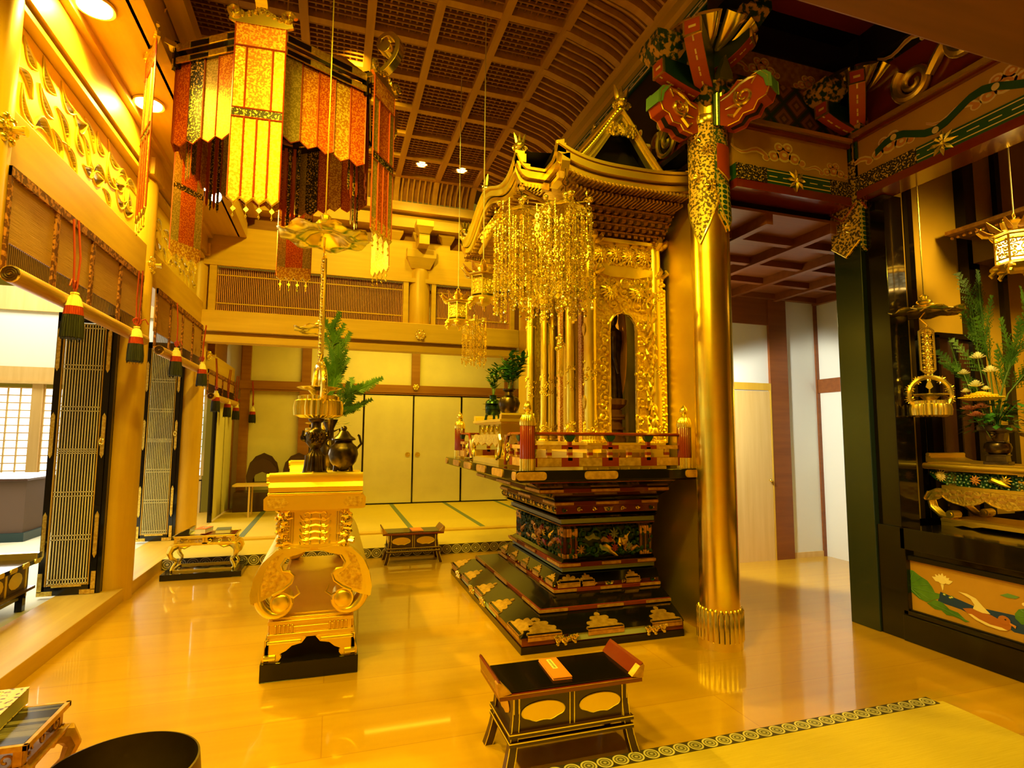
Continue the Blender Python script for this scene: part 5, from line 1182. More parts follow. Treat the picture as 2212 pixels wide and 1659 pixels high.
# ================================================================ hexagonal canopy with pennants
u = 3.17; KC = Vector((-.43, 4.294, 0)); TH = [None] * 6
lat = [(.077, -.254), (.253, -.08), (.175, .2), (-.074, .266), (-.252, .056), (-.18, -.18)]
names = ['front', 'right', 'rear right', 'rear', 'left', 'near left']
DIR = []
for l, d in lat: v = Vector((l * .9524 + d * .3048, d * .9524 - l * .3048, 0)).normalized(); DIR.append(v)
a0_ = atan2(DIR[0].y, DIR[0].x) - radians(3); DIR = [Vector((cos(a0_ + k * pi / 3), sin(a0_ + k * pi / 3), 0)) for k in range(6)]
RF, RP = .70, .84; ZB, ZT = 3.62, 3.86
t = thing('hexagonal_canopy', 'large hexagonal hanging canopy with striped brocade valances and curled golden arms', 'canopy', (KC.x, KC.y, .08))
mb = MB()
for k in range(6):
    A, B = DIR[k] * RF, DIR[(k + 1) % 6] * RF; e = (B - A); N = (DIR[k] + DIR[(k + 1) % 6]).normalized()
    for z, h in ((3.70, .045), (3.79, .055)):
        c = (A + B) / 2; mb.mat(0).obox((c.x, c.y, z), e / 2, N * .02, Z3 * h / 2)
        for q in (-1, 1): mb.mat(1).obox((c.x + N.x * .0205, c.y + N.y * .0205, z + q * h * .44), e / 2, N * .002, Z3 * .004)
        for f in (.08, .5, .92): p = A.lerp(B, f) + N * .022; mb.mat(2).obox((p.x, p.y, z), e.normalized() * .07, N * .003, Z3 * h * .42)
    mb.mat(0).obox((A.x, A.y, 3.745), DIR[k] * .025, Z3.cross(DIR[k]) * .025, Z3 * .09)
mb.build('lacquer_frame', [M['black'], M['gold_s'], M['gold_e']], t)
mb = MB()
for k in range(6): d = DIR[k]; mb.tube([d * RF + Z3 * 3.80, d * .5 + Z3 * 3.98, d * .22 + Z3 * 4.08, Z3 * 4.14], .02, 6)
mb.lathe([(.10, 4.08), (.12, 4.13), (.04, 4.18), (.05, 4.22), (.0, 4.24)], n=20); mb.tube([(0, 0, 4.2), (0, 0, 4.76)], .006, 5); mb.build('roof_ribs', M['gold_m'], t)
for k in range(6):
    d = DIR[k]; P = [d * (RF + .0) + Z3 * 3.80, d * (RF + .10) + Z3 * 3.80, d * (RF + .20) + Z3 * 3.86, d * (RF + .26) + Z3 * 3.96, d * (RF + .235) + Z3 * 4.06, d * (RF + .15) + Z3 * 4.09, d * (RF + .09) + Z3 * 4.03, d * (RF + .12) + Z3 * 3.97, d * (RF + .165) + Z3 * 3.985]
    mb = MB(); s_ = Z3.cross(d)
    # flat broad curl: ribbon with thickness
    Q = []
    for i in range(len(P) - 1):
        for j in range(4): Q.append(P[i].lerp(P[i + 1], j / 4))
    Q.append(P[-1]); Q = [(Q[max(0, i - 2)] + Q[max(0, i - 1)] + Q[i] + Q[min(len(Q) - 1, i + 1)] + Q[min(len(Q) - 1, i + 2)]) / 5 for i in range(len(Q))]
    vs = []
    for i, p in enumerate(Q):
        tg = (Q[min(i + 1, len(Q) - 1)] - Q[max(0, i - 1)]).normalized(); nn = tg.cross(s_)
        for a, b in ((-1, -1), (1, -1), (1, 1), (-1, 1)): vs.append(p + s_ * a * .035 + nn * b * .018)
    mb.add(vs, [(4 * i + k2, 4 * i + (k2 + 1) % 4, 4 * i + 4 + (k2 + 1) % 4, 4 * i + 4 + k2) for i in range(len(Q) - 1) for k2 in range(4)] + [(3, 2, 1, 0), tuple(4 * (len(Q) - 1) + q for q in range(4))])
    mb.tube([Q[-1] - s_ * .045, Q[-1] + s_ * .045], .042, 12)
    mb.build('curled_arm', M['gold_s'], t, bev=.003)
strip_m = [M['br_black'], M['br_olive'], M['br_org'], M['br_black'], M['br_gold'], M['br_red'], M['br_olive'], M['br_red'], M['br_black'], M['br_olive'], M['br_org']]
for lay, (R_, zt, zb, n, off) in enumerate(((RF - .01, 3.70, 3.13, 6, 0),)):
    for k in range(6):
        A, B = DIR[k] * R_, DIR[(k + 1) % 6] * R_; N = (DIR[k] + DIR[(k + 1) % 6]).normalized(); e = (B - A) / n; E_ = e.normalized(); w = e.length
        mb = MB(); rd = random.Random(k + lay)
        for i in range(n):
            O = A + e * i + N * (.008 * (i % 2)); mi = (i + off + k) % 6
            zz = zb - .02 * rd.random(); pts = [(0, zt), (0, zz + .035), (w / 2, zz), (w, zz + .035), (w, zt)]
            U_ = -E_ if E_.cross(Z3).dot(N) < 0 else E_; O2 = O + E_ * w if U_ == -E_ else O
            mb.mat(mi).plate(O2, U_, Z3, [(a, b) for a, b in pts], .005)
            pe = [(0, zt), (0, zz + .035), (w / 2, zz), (w, zz + .035), (w, zt)]
            mb.mat(6).tube([O2 + U_ * a + Z3 * b + N * .006 for a, b in pe], .0045, 4)
        mb.build('valance' if lay == 0 else 'inner_valance', [M['br_black'], M['br_olive'], M['br_org'], M['br_red'], M['br_gold'], M['br_red'], M['verm']], t)
for k in range(6):
    rd = random.Random(k); p = DIR[k] * (RF - .10); mb = MB()
    for q in range(4):
        o = p + Z3.cross(DIR[k]) * (q - 1.5) * .035; z = 2.98 - .07 * rd.random(); mb.mat(q % 2).plate(o, Z3.cross(DIR[k]), Z3, [(0, z + .03), (.012, z), (.024, z + .03), (.024, 3.68), (0, 3.68)], .003)
    mb.build('corner_ribbons', [M['br_black'], M['verm']], t)
def pennant(p, d, label, zt, zb, gold):
    t = thing('pennant', label, 'pennant', (p.x, p.y, 0), atan2(d.y, d.x) + pi / 2)   # local -Y faces outwards
    w = .14
    U_, N_ = X3, -Y3
    mb = MB(); main = 2 if gold else 3
    mz = zb + (zt - zb) * .50
    mb.mat(2 if gold else 5).plate((0, 0, 0), X3, Z3, [(-w, zt - .18), (w, zt - .18), (w, zt), (-w, zt)], .006)
    for i, (a, b, m_) in enumerate(((-w, -w * .52, 4 if gold else 1), (-w * .52, w * .52, main), (w * .52, w, 4 if gold else 1))): mb.mat(m_).plate((0, 0, 0), X3, Z3, [(a, mz), (b, mz), (b, zt - .17), (a, zt - .17)], .005)
    mb.mat(0).plate((0, 0, 0), X3, Z3, [(-w, mz - .045), (w, mz - .045), (w, mz + .005), (-w, mz + .005)], .008)
    ws = 2 * w / 4
    for i in range(4):
        a = -w + ws * i; m_ = (4 if gold else 1) if i in (0, 3) else (4 if gold else 3)
        mb.mat(m_).plate((0, 0, 0), X3, Z3, [(a, zb + .12), (a + ws, zb + .12), (a + ws, mz - .045), (a, mz - .045)], .005)
        mb.mat(4).plate((0, 0, 0), X3, Z3, [(a, zb + .035), (a + ws / 2, zb), (a + ws, zb + .035), (a + ws, zb + .12), (a, zb + .12)], .005)
        mb.mat(7).tube([(a, -.008, zb + .035), (a + ws / 2, -.008, zb), (a + ws, -.008, zb + .035)], .008, 4)
    mb.mat(6)
    for x in (-w, w): mb.tube([(x, -.004, zt), (x, -.004, zb + .04)], .005, 4)
    for x in (-w * .5, 0, w * .5): mb.tube([(x, -.008, mz - .05), (x, -.008, zb + .04)], .006, 4)
    for x in (-w * .52, w * .52): mb.tube([(x, -.007, mz), (x, -.007, zt - .18)], .006, 4)
    for z in (mz + .008, mz - .048, zt - .175): mb.tube([(-w, -.009, z), (w, -.009, z)], .005, 4)
    mb.build('brocade_cloth', [M['br_black'], M['br_olive'], M['br_org'], M['br_red'], M['br_gold'], M['br_org'], M['verm'], M['gold_e']], t)
    mb = MB()
    out = [(-w - .03, zt + .02), (-w - .04, zt - .02), (-w, zt - .035), (w, zt - .035), (w + .04, zt - .02), (w + .03, zt + .02), (w * .6, zt + .035), (w * .3, zt + .06), (0, zt + .075), (-w * .3, zt + .06), (-w * .6, zt + .035)]
    mb.plate((0, .008, 0), X3, Z3, out, .02)
    for s in (-1, 1): mb.tube(spiral((s * (w + .01), -.015, zt + .035), .042, .01, 1.2, 0, X3, Z3, 16, s), .014, 6)
    for q in range(-3, 4): mb.tube(spiral((q * .035, -.016, zt + .02 + .018 * (3 - abs(q)) * .6), .016, .004, 1, q, X3, Z3, 8), .006, 5)
    mb.tube([(0, 0, zt + .07), (0, 0, zt + .16)], .007, 5); mb.build('gold_mount', M['gold_s'], t)
    mb = MB()
    for i in range(4):
        x = -w + ws * (i + .5); mb.tube([(x, -.003, zb), (x, -.003, zb - .09)], .002, 3); mb.plate((x, 0, zb - .035), X3, Z3, [(-.015, 0), (0, -.018), (.015, 0), (0, .018)], .004); mb.sph((x, -.003, zb - .075), .008, 6, 4)
    mb.build('bell_drops', M['gold_s'], t)
    return t
lbs = ['large golden brocade pennant hanging at the front of the canopy', 'orange brocade pennant at the right corner of the canopy', 'pennant hanging behind the right one, its gold tip showing below', 'pennant at the rear of the canopy with gold tip against the stick lattice', 'orange and olive pennant at the left corner of the canopy', 'golden pennant seen edge on at the near left of the canopy']
for k in range(6):
    p = KC + DIR[k] * RP; pennant(p, DIR[k], lbs[k], 3.82, 2.68, k in (0, 5))
# ================================================================ stepped pedestal of the shrine
BX0, BX1, BY0, BY1 = 1.15, 2.32, 3.38, 5.52
PC = ((BX0 + BX1) / 2, (BY0 + BY1) / 2)
t = thing('altar_pedestal', 'tall stepped black and red lacquer pedestal with gold fittings under the shrine', 'pedestal', (PC[0], PC[1], 0))
PW, PL = (BX1 - BX0) / 2, (BY1 - BY0) / 2
def ring(mb, d0, z0, d1, z1):
    c = [[(-(PW - d) if sx < 0 else PW + .15 * d, sy * (PL - d), z) for sx, sy in ((-1, -1), (1, -1), (1, 1), (-1, 1))] for d, z in ((d0, z0), (d1, z1))]
    return mb.add(c[0] + c[1], [(3, 2, 1, 0), (4, 5, 6, 7)] + [(i, (i + 1) % 4, 4 + (i + 1) % 4, 4 + i) for i in range(4)])
def along(nm, m, d, z0, z1, segs, th=.004):   # short plates on the near side and left side of a band
    for a, b in segs:
        mb = MB()
        wd = 2 * PW - d + .15 * d; f = -PW + d + wd * a, -PW + d + wd * b; mb.box(f[0], f[1], -(PL - d) - th, -(PL - d), z0, z1); mb.build(nm, m, t); mb = MB()
        g = -PL + d + (2 * (PL - d)) * a, -PL + d + (2 * (PL - d)) * b; mb.box(-(PW - d) - th, -(PW - d), g[0], g[1], z0, z1); mb.build(nm, m, t)
mb = MB()
for q in ((0, 0, 0, .044), (-.004, .10, .03, .118), (.03, .118, .205, .172), (.21, .20, .37, .242), (.38, .298, .44, .352), (.475, .425, .50, .445), (.50, .665, .47, .688), (.44, .742, .41, .765), (.44, .765, .40, .785), (.39, .875, .37, .90), (.37, .90, .22, .955), (.20, .985, .10, 1.035)): ring(mb, *q)
mb.build('black_tier', M['black'], t)
mb = MB()
for q in ((.008, .044, .008, .10), (.198, .172, .198, .200), (.372, .242, .372, .268), (.40, .268, .40, .298), (.452, .392, .46, .425), (.46, .688, .455, .70), (.40, .785, .40, .84), (.385, .84, .385, .875), (.20, .955, .20, .985), (.09, 1.035, .07, 1.055)): ring(mb, *q)
mb.build('red_moulding', M['red'], t, bev=.003)
mb = MB(); ring(mb, .478, .360, .478, .388); ring(mb, .466, .704, .466, .738); mb.build('pale_strip', M['bluegrey'], t)
along('cream_panel', M['bluegrey'], .008, .052, .095, ((.27, .78),))
dash = ((0, .2), (.42, .62), (.8, 1)); GB = ('gold_band', M['gold_d'])
for d, z in ((.198, .177), (.372, .248)): along(*GB, d, z, z + .018, dash, .006)
along(*GB, .452, .402, .422, dash, .008)
for d, z in ((.20, .962), (.385, .85)): along(*GB, d, z, z + .018, ((0, .17), (.38, .60), (.83, 1)), .006)
along(*GB, .09, 1.040, 1.050, ((0, .17), (.38, .60), (.83, 1)), .006)
def cloudplate(w, h, n=3):
    P = [(-w / 2, 0)]; lob = [(-.42, .22), (-.34, .5), (-.18, .78), (0, 1)]
    L = [(-w / 2, .02)]
    for i, (x, y) in enumerate(lob):
        r = .075 * w
        for q in range(5): a = radians(250 - 45 * q + i * 4); L.append((x * w + r * cos(a), y * h - r + r * sin(a)))
    R_ = [(-a, b) for a, b in reversed(L)]
    return (L + R_)[::-1]
def slope_plate(side, pos, d0, z0, d1, z1, w, hf):
    mb = MB()
    dz, dd = z1 - z0, d1 - d0; l = sqrt(dz * dz + dd * dd)
    if side == 'near': O, U, V = Vector((pos, -(PL - d0), z0)), X3, Vector((0, dd, dz)) / l
    else: O, U, V = Vector((-(PW - d0), pos, z0)), -Y3, Vector((dd, 0, dz)) / l
    mb.plate(O, U, V, cloudplate(w, l * hf), .004, .0015)
    e = U.cross(V).normalized()
    mb.obox(O + e * .003 - Z3 * .014, U * w * .48, e * .003, Z3 * .016); mb.build('cloud_shaped_plate', M['gold_d'], t)
for x in (-PW + .16, .0, PW - .13): slope_plate('near', x, .0, .104, .20, .17, .24 if x else .27, .80)
for k in range(5): slope_plate('left', PL - .16 - k * (2 * PL - .32) / 4, .0, .104, .20, .17, .26, .80)
for x in (.05, .42): slope_plate('near', x * 1.0, .385, .30, .44, .352, .12, .95)
slope_plate('near', -PW + .50, .385, .30, .44, .352, .2, .95)
for k in range(5): slope_plate('left', PL - .50 - k * (2 * PL - 1.0) / 4, .385, .30, .44, .352, .14, .9)
mb = MB()
for zz, h, d in ((.05, .048, .0),):
    for a in (-PW + .30, PW - .22): arabesque(mb, (a - .08, -(PL - d) - .006, zz), X3, Z3, .16, h, 3, .007, 4)
    for b in (PL - .3, -.1, .25): arabesque(mb, (-(PW - d) - .006, b, zz), -Y3, Z3, .14, h, 3, .007, 5)
mb.build('gilt_scroll_ornament', M['gold_s'], t)
mb = MB(); ring(mb.mat(0), .535, .445, .535, .665)
rd = random.Random(12)
for side in (0, 1):
    Lh = (PW - .53 / 2 + .04) if side == 0 else (PL - .53)
    O = Vector((-(PW - .53), -(PL - .53), .45)) if side == 0 else Vector((-(PW - .53), Lh, .45)); U = X3 if side == 0 else -Y3; N = U.cross(Z3)
    arabesque(mb.mat(1), O, U, Z3, 2 * Lh, .21, 20 if side == 0 else 34, .011, 30 + side, lift=.01)
    for k in range(13 if side == 0 else 22):
        p = O + U * rd.uniform(.08, 2 * Lh - .08) + Z3 * rd.uniform(.03, .18) + N * .022; mi = rd.choice((2, 2, 3, 4, 5))
        if rd.random() < .45: flower(mb.mat(mi), p, rd.uniform(.03, .05), U, Z3, 8, .008)
        else:
            mb.mat(mi); q = [p]; 
            for s in range(5): q.append(q[-1] + U * rd.uniform(-.02, .05) + Z3 * rd.uniform(-.03, .03))
            mb.tube(q, [.008, .018, .022, .018, .012, .004], 7)
    for k in range(10): mb.mat(1); x = 2 * Lh * (k + .5) / 10; mb.tube([O + U * (x - .03) + Z3 * .012 + N * .02, O + U * x + Z3 * .03 + N * .03, O + U * (x + .03) + Z3 * .01 + N * .02], .006, 5)
mb.build('carved_frieze', [M['navy'], M['green'], M['gold_d'], M['verm'], M['gold'], M['bluegrey']], t)
mb = MB()
for z0, d in ((.272, .396), (.80, .396)):
    for side in (0, 1):
        Lh = (PW - d / 2 + .03) if side == 0 else (PL - d); O = Vector((-(PW - d), -(PL - d) - .004, z0)) if side == 0 else Vector((-(PW - d) - .004, Lh, z0)); U = X3 if side == 0 else -Y3
        n = 7 if side == 0 else 22
        for k in range(n): c = O + U * (2 * Lh * (k + .5) / n) + Z3 * .015; mb.mat(k % 3).tube(spiral(c, .016, .004, 1, k, U, Z3, 8, 1 if k % 2 else -1), .005, 5); mb.mat(2).sph(c + U * .02, .006, 6, 4)
        if side == 0: mb.mat(3); [mb.tube([O + U * (Lh + .006 * q), O + U * (Lh + .009 * q) + Z3 * .028], .003, 4) for q in range(-4, 5)]
mb.build('carved_scroll_band', [M['green'], M['gold'], M['gold_s'], M['cream']], t)
mb = MB()
def balusters(x0, y0, U, n, sp):
    for k in range(n):
        c = Vector((x0, y0, 0)) + Vector(U) * sp * k
        mb.mat(k % 2); mb.tube([c + Z3 * z for z in (.455, .50, .56, .60)], [.010, .013, .014, .012], 8); mb.mat(2); mb.tube([c + Z3 * .60, c + Z3 * .63, c + Z3 * .66], [.014, .017, .013], 8); mb.tube([c + Z3 * .445, c + Z3 * .475], [.013, .014], 8)
mb = MB(); balusters(-(PW - .515), -(PL - .515), (1, 0, 0), 5, .022); balusters((PW + .06), -(PL - .515), (-1, 0, 0), 5, .02)
balusters(-(PW - .515), -(PL - .515), (0, 1, 0), 5, .026); balusters(-(PW - .515), (PL - .515), (0, -1, 0), 5, .026)
mb.build('corner_balusters', [M['red'], M['blackm'], M['gold_d']], t)
# slab
SX0, SX1, SY0, SY1 = 1.10 - PC[0], 2.465 - PC[0], 3.335 - PC[1], 5.62 - PC[1]
mb = MB(); mb.box(SX0, SX1, SY0, SY1, 1.06, 1.128); mb.box(SX0 + .03, SX1 - .03, SY0 + .03, SY1 - .03, 1.05, 1.06); mb.build('top_slab', M['black'], t, bev=.008)
def pill(O, U, w, h=.052): MB().plate(O, U, Z3, rrect(w, h, .02, 3), .006, .001).build('rounded_edge_plate', M['gold_d'], t)
pill((SX0 + .10, SY0, 1.094), X3, .20); pill((PC[0] * 0 - .05, SY0, 1.094), X3, .24); pill((SX1 - .07, SY0, 1.094), X3, .14); pill((SX0, SY0 + .04, 1.094), -Y3, .08)
for k in range(4): pill((SX0, SY0 + .42 + .45 * k, 1.094), -Y3, .26)
pill((SX0, SY1 - .06, 1.094), -Y3, .1)
# railing
RZ = 1.128
NX0, NX1, NY0, NY1 = 1.215 - PC[0], 2.405 - PC[0], 3.455 - PC[1], 5.50 - PC[1]
def newel(x, y):
    mb = MB(); mb.mat(0).lathe([(.048, RZ + .07), (.048, RZ + .285), (.044, RZ + .29)], (x, y, 0), 40, (20, .10)); mb.mat(1).lathe([(.050, RZ), (.050, RZ + .07)], (x, y, 0), 40, (20, .10))
    mb.mat(1).lathe([(.05, RZ + .285), (.052, RZ + .30), (.049, RZ + .33), (.035, RZ + .355), (.018, RZ + .362)], (x, y, 0), 40, (20, .08))
    mb.lathe([(.018, RZ + .362), (.012, RZ + .372), (.026, RZ + .385), (.030, RZ + .40), (.024, RZ + .42), (.008, RZ + .445), (0, RZ + .45)], (x, y, 0), 24, (12, .05))
    mb.build('newel_post', [M['red'], M['gold_s']], t)
for p in ((NX0, NY0), (NX1, NY0), (NX0, NY1), (NX1, NY1)): newel(*p)
mb = MB()
def rail(x0, y0, x1, y1, curl=0):
    A, B = Vector((x0, y0, 0)), Vector((x1, y1, 0)); e = B - A; L = e.length; e.normalize(); s_ = Z3.cross(e)
    mb.mat(0).tube([A + Z3 * (RZ + .232), B + Z3 * (RZ + .232)], .012, 8)
    for z, h in ((.145, .014), (.045, .030)):
        c = (A + B) / 2; mb.mat(0).obox((c.x, c.y, RZ + z), e * L / 2, s_ * .012, Z3 * h)
        n = max(1, round(L / .3))
        for k in range(n):
            c = A + e * L * (k + .5) / n - e * .06 * (0); mb.mat(1).obox((c.x, c.y, RZ + z), e * min(.085, L * .3), s_ * .0135, Z3 * h * .92)
    n = max(2, round(L / .15))
    for k in range(n + 1):
        c = A + e * L * k / n; mb.mat(2).obox((c.x, c.y, RZ + .10), e * .016, s_ * .012, Z3 * .045); mb.mat(0).obox((c.x, c.y, RZ + .10), e * .0165, s_ * .0125, Z3 * .010)
    n = max(2, round(L / .3))
    for k in range(1, n + 1) if L > .7 else (1,):
        c = A + e * L * (k / n if L > .7 else .35); mb.mat(0).obox((c.x, c.y, RZ + .17), e * .012, s_ * .012, Z3 * .014); mb.mat(3).add([(c.x + e.x * a * sx + s_.x * b * sy, c.y + e.y * a * sx + s_.y * b * sy, RZ + z) for a, b, z in ((.014, .014, .182), (.03, .018, .205), (.035, .02, .222)) for sx, sy in ((-1, -1), (1, -1), (1, 1), (-1, 1))], [(i, (i + 1) % 4, 4 + (i + 1) % 4, 4 + i) for i in range(8)] if False else [(j * 4 + i, j * 4 + (i + 1) % 4, j * 4 + 4 + (i + 1) % 4, j * 4 + 4 + i) for j in range(2) for i in range(4)])
rail(NX0, NY0, NX1, NY0); rail(NX0, NY0 + .04, NX0, NY0 + .36); rail(NX0, NY1, NX0, NY1 - .36); rail(NX0, NY1, NX1, NY1)
for s, y in ((1, NY0 + .36), (-1, NY1 - .36)):
    P = [(NX0, y - s * .02, RZ + .232), (NX0, y + s * .06, RZ + .225), (NX0, y + s * .10, RZ + .17), (NX0, y + s * .11, RZ + .06), (NX0, y + s * .13, RZ + .01)]
    mb.mat(0).tube(P, .014, 8); mb.mat(4).tube(spiral((NX0 - .01, y + s * .03, RZ + .13), .04, .01, 1.3, 0, Y3, Z3, 14, s), .008, 5); mb.tube(spiral((NX0 - .01, y + s * .04, RZ + .06), .03, .008, 1.3, 2, Y3, Z3, 14, -s), .007, 5)
mb.build('balustrade', [M['red'], M['gold_d'], M['gold_d'], M['navy'], M['gold_s']], t)
mb = MB(); mb.mat(0).box(-.32 + .45 - .16, .50 + .05, -PL + .28, PL - .28, RZ, RZ + .10); mb.mat(0).box(.10, .52, -PL + .25, PL - .25, RZ + .10, RZ + .125)
for k in range(7): x = .0 + .085 * k; mb.mat(1).box(x, x + .012, -PL + .276, -PL + .28, RZ + .01, RZ + .10)
mb.build('gilt_inner_step', [M['gold_m'], M['gold_s']], t)
# offering table in front of the shrine doors
t = thing('offering_table', 'small gilded offering table with curled legs on the shrine pedestal', 'table', (1.335, 4.45, 1.128))
W_, D_, H_ = .14, .42, .345
mb = MB(); mb.box(-W_, W_, -D_, D_, H_ - .022, H_); mb.box(-W_ + .015, W_ - .015, -D_ + .02, D_ - .02, H_ - .034, H_ - .022)
for s in (-1, 1): mb.prism([(-s * D_ * -1, H_), (s * (D_ - .05), H_), (s * (D_ - .035), H_ + .035), (s * (D_ + .005), H_ + .045), (s * (D_ + .01), H_ + .03)][::(1 if s > 0 else -1)], 'x', -W_ + .01, W_ - .01)
mb.build('table_top', M['gold_m'], t, bev=.002)
mb = MB(); mb.box(-W_ + .04, W_ - .04, -D_ + .1, D_ - .1, H_ - .12, H_ - .034)
for s in (0, 1):
    for k in range(5): y = -D_ + .12 + (2 * D_ - .24) * k / 4; mb.tube([(-W_ + .036, y, H_ - .115), (-W_ + .036, y, H_ - .04)], .010, 6)
    for k in range(4): y = -D_ + .2 + (2 * D_ - .4) * k / 3; mb.tube(spiral((-W_ + .034, y, H_ - .078), .025, .006, 1.2, k, Y3, Z3, 12), .006, 5)
mb.build('frieze', M['gold'], t)
mb = MB(); out = [(-D_ + .06, H_ - .12), (-D_ + .02, H_ - .15), (-D_ + .0, H_ - .20), (-D_ + .06, H_ - .185), (-D_ + .12, H_ - .215), (-D_ + .2, H_ - .18), (-.12, H_ - .21), (0, H_ - .185), (.12, H_ - .21), (D_ - .2, H_ - .18), (D_ - .12, H_ - .215), (D_ - .06, H_ - .185), (D_, H_ - .20), (D_ - .02, H_ - .15), (D_ - .06, H_ - .12)]
mb.prism(out, 'x', -W_ + .0, -W_ + .015); mb.prism(out, 'x', W_ - .015, W_); mb.build('scalloped_apron', M['gold_e'], t)
for sx in (-1, 1):
    for sy in (-1, 1):
        mb = MB(); mb.tube([(sx * (W_ - .02), sy * (D_ - .06), H_ - .13), (sx * (W_ - .01), sy * (D_ - .0), H_ - .17), (sx * (W_ - .0), sy * (D_ + .01), H_ - .23), (sx * (W_ - .0), sy * (D_ - .02), H_ - .285), (sx * W_, sy * (D_ - .07), H_ - .30), (sx * W_, sy * (D_ - .085), H_ - .27), (sx * W_, sy * (D_ - .06), H_ - .26)], [.02, .022, .018, .016, .014, .012, .01], 8); mb.build('curled_leg', M['gold_s'], t)
mb = MB(); mb.box(-W_, W_, -D_ + .02, D_ - .02, .0, .04); mb.build('base_board', M['gold_m'], t)
def leafy(loc, h, w, n, label, seed, big=.05):
    t = thing('evergreen_sprig', label, 'plant', loc); rd = random.Random(seed); st = MB(); mb = MB()
    for k in range(5):
        a = rd.uniform(0, 6.28); e = Vector((w * .6 * cos(a) * rd.random(), w * .6 * sin(a), h * rd.uniform(.7, 1))); st.tube([(0, 0, -.03), e * .5 + Vector((0, 0, .02)), e], [.004, .003, .002], 4)
        for q in range(n // 5):
            f = rd.uniform(.3, 1.05); c = e * f; a = rd.uniform(0, 6.28); d = Vector((cos(a), sin(a), rd.uniform(-.1, .9))).normalized(); s_ = d.cross(Vector((rd.uniform(-.3, .3), rd.uniform(-.3, .3), 1))).normalized() * big * .22; u_ = s_.cross(d) * .25
            l = big * rd.uniform(.8, 1.3)
            mb.add([c, c + d * l * .35 + s_, c + d * l * .75 + s_ * .8, c + d * l, c + d * l * .75 - s_ * .8, c + d * l * .35 - s_, c + d * l * .5 + u_], [(0, 1, 6), (1, 2, 6), (2, 3, 6), (3, 4, 6), (4, 5, 6), (5, 0, 6)])
    mb.build('leaves', M['leafd'], t); st.build('stem', M['stem'], t); return t
TT = 1.128 + .345
t = thing('flower_vase', 'round dark bronze vase at the near end of the offering table', 'vase', (1.29, 3.93 + .17, TT + .022))
mb = MB(); mb.lathe([(.04, -.02), (.045, .01), (.075, .06), (.085, .10), (.07, .14), (.035, .16), (.03, .185), (.05, .20), (.052, .21), (.03, .205)], n=28); mb.build('body', M['bronze'], t)
leafy((1.29, 4.10, TT + .21), .30, .20, 190, 'leafy evergreen sprig in the round bronze vase', 3, .075)
t = thing('tripod_censer', 'green bronze tripod vessel with side rings on the offering table', 'vase', (1.26, 4.45, TT))
mb = MB(); mb.lathe([(.05, .04), (.062, .055), (.066, .10), (.062, .15), (.05, .165), (.03, .175), (.03, .20), (.04, .205)], n=26)
for k in range(3): a = 2 * pi * k / 3 + .4; mb.tube([(.045 * cos(a), .045 * sin(a), .06), (.06 * cos(a), .06 * sin(a), .03), (.065 * cos(a), .065 * sin(a), 0)], [.014, .01, .012], 6)
for z in (.085, .13): mb.lathe([(.066, z), (.09, z + .003), (.066, z + .006)], n=24)
mb.build('body', M['bronze_g'], t)
leafy((1.26, 4.45, TT + .2), .24, .13, 90, 'smaller evergreen sprig in the green tripod vessel', 8, .06)
# ================================================================ gilded shrine
t = thing('gilded_shrine', 'ornate gilded miniature temple with curved gables standing on the lacquer pedestal', 'shrine', (2.08, 4.46, 1.128))
Z0 = 1.128; HYs = .66; XF, XR = -.245, .30
def L3(x, y, z): return (x, y, z - Z0)
def G(mb, nm, m, **k): return mb.xf(Matrix.Translation((0, 0, -Z0))).build(nm, m, t, **k)
mb = MB(); mb.box(XF - .07, XR + .04, -HYs - .09, HYs + .09, Z0 + .0, Z0 + .17); G(mb, 'plinth', M['gold_m'])
COLP = [(XF, -HYs), (XR + .02, -HYs), (XF, HYs), (XR + .02, HYs), (-.02, HYs - .02), (XF + .0, -.30), (XF, .30)]
for i, (x, y) in enumerate(COLP):
    r = .048 if i < 4 else .036
    mb = MB(); mb.mat(0).lathe([(r, 1.36), (r, 2.86)], (x, y, 0), 28); mb.mat(1).lathe([(r * 1.5, 1.298), (r * 1.5, 1.31), (r * 1.15, 1.32), (r * 1.2, 1.36), (r, 1.365)], (x, y, 0), 36, (18, .08))
    mb.mat(1)
    rd = random.Random(i)
    for z0, z1 in ((1.36, 1.46), (1.72, 1.92), (2.38, 2.56)):
        for k in range(24): a = rd.uniform(0, 6.28); z = rd.uniform(z0, z1); c = (x + r * 1.02 * cos(a), y + r * 1.02 * sin(a), z); mb.tube(spiral(c, .018, .004, 1, a, (-sin(a), cos(a), 0), Z3, 8), .0045, 4)
    if i in (0, 2): [mb.plate((x - r, y, z), -Y3, Z3, [(0, -.05), (.022, -.015), (.022, .02), (0, .05), (-.022, .02), (-.022, -.015)], .006, .002) for z in (1.6, 2.15)]
    G(mb, 'column', [M['gold'], M['gold_e']])
mb = MB(); mb.lathe([(.085, 1.30), (.085, 2.6)], (-.08, -.02, 0), 32); G(mb, 'inner_drum', M['gold_s'])
mb = MB()
for y in (-.15, .11): mb.box(-.18, -.15, y - .025, y + .025, 1.30, 2.5)
for y in (-.42, .38): mb.box(-.22, -.20, y - .03, y + .03, 1.30, 2.5)
G(mb, 'brocade_hanging', M['br_pink'])
mb = MB()
for k in range(12): rd = random.Random(k); mb.sph((-.24 + rd.uniform(-.03, .03), -.08 + rd.uniform(-.05, .05), 2.15 + rd.uniform(-.07, .07)), rd.uniform(.012, .025), 7, 5)
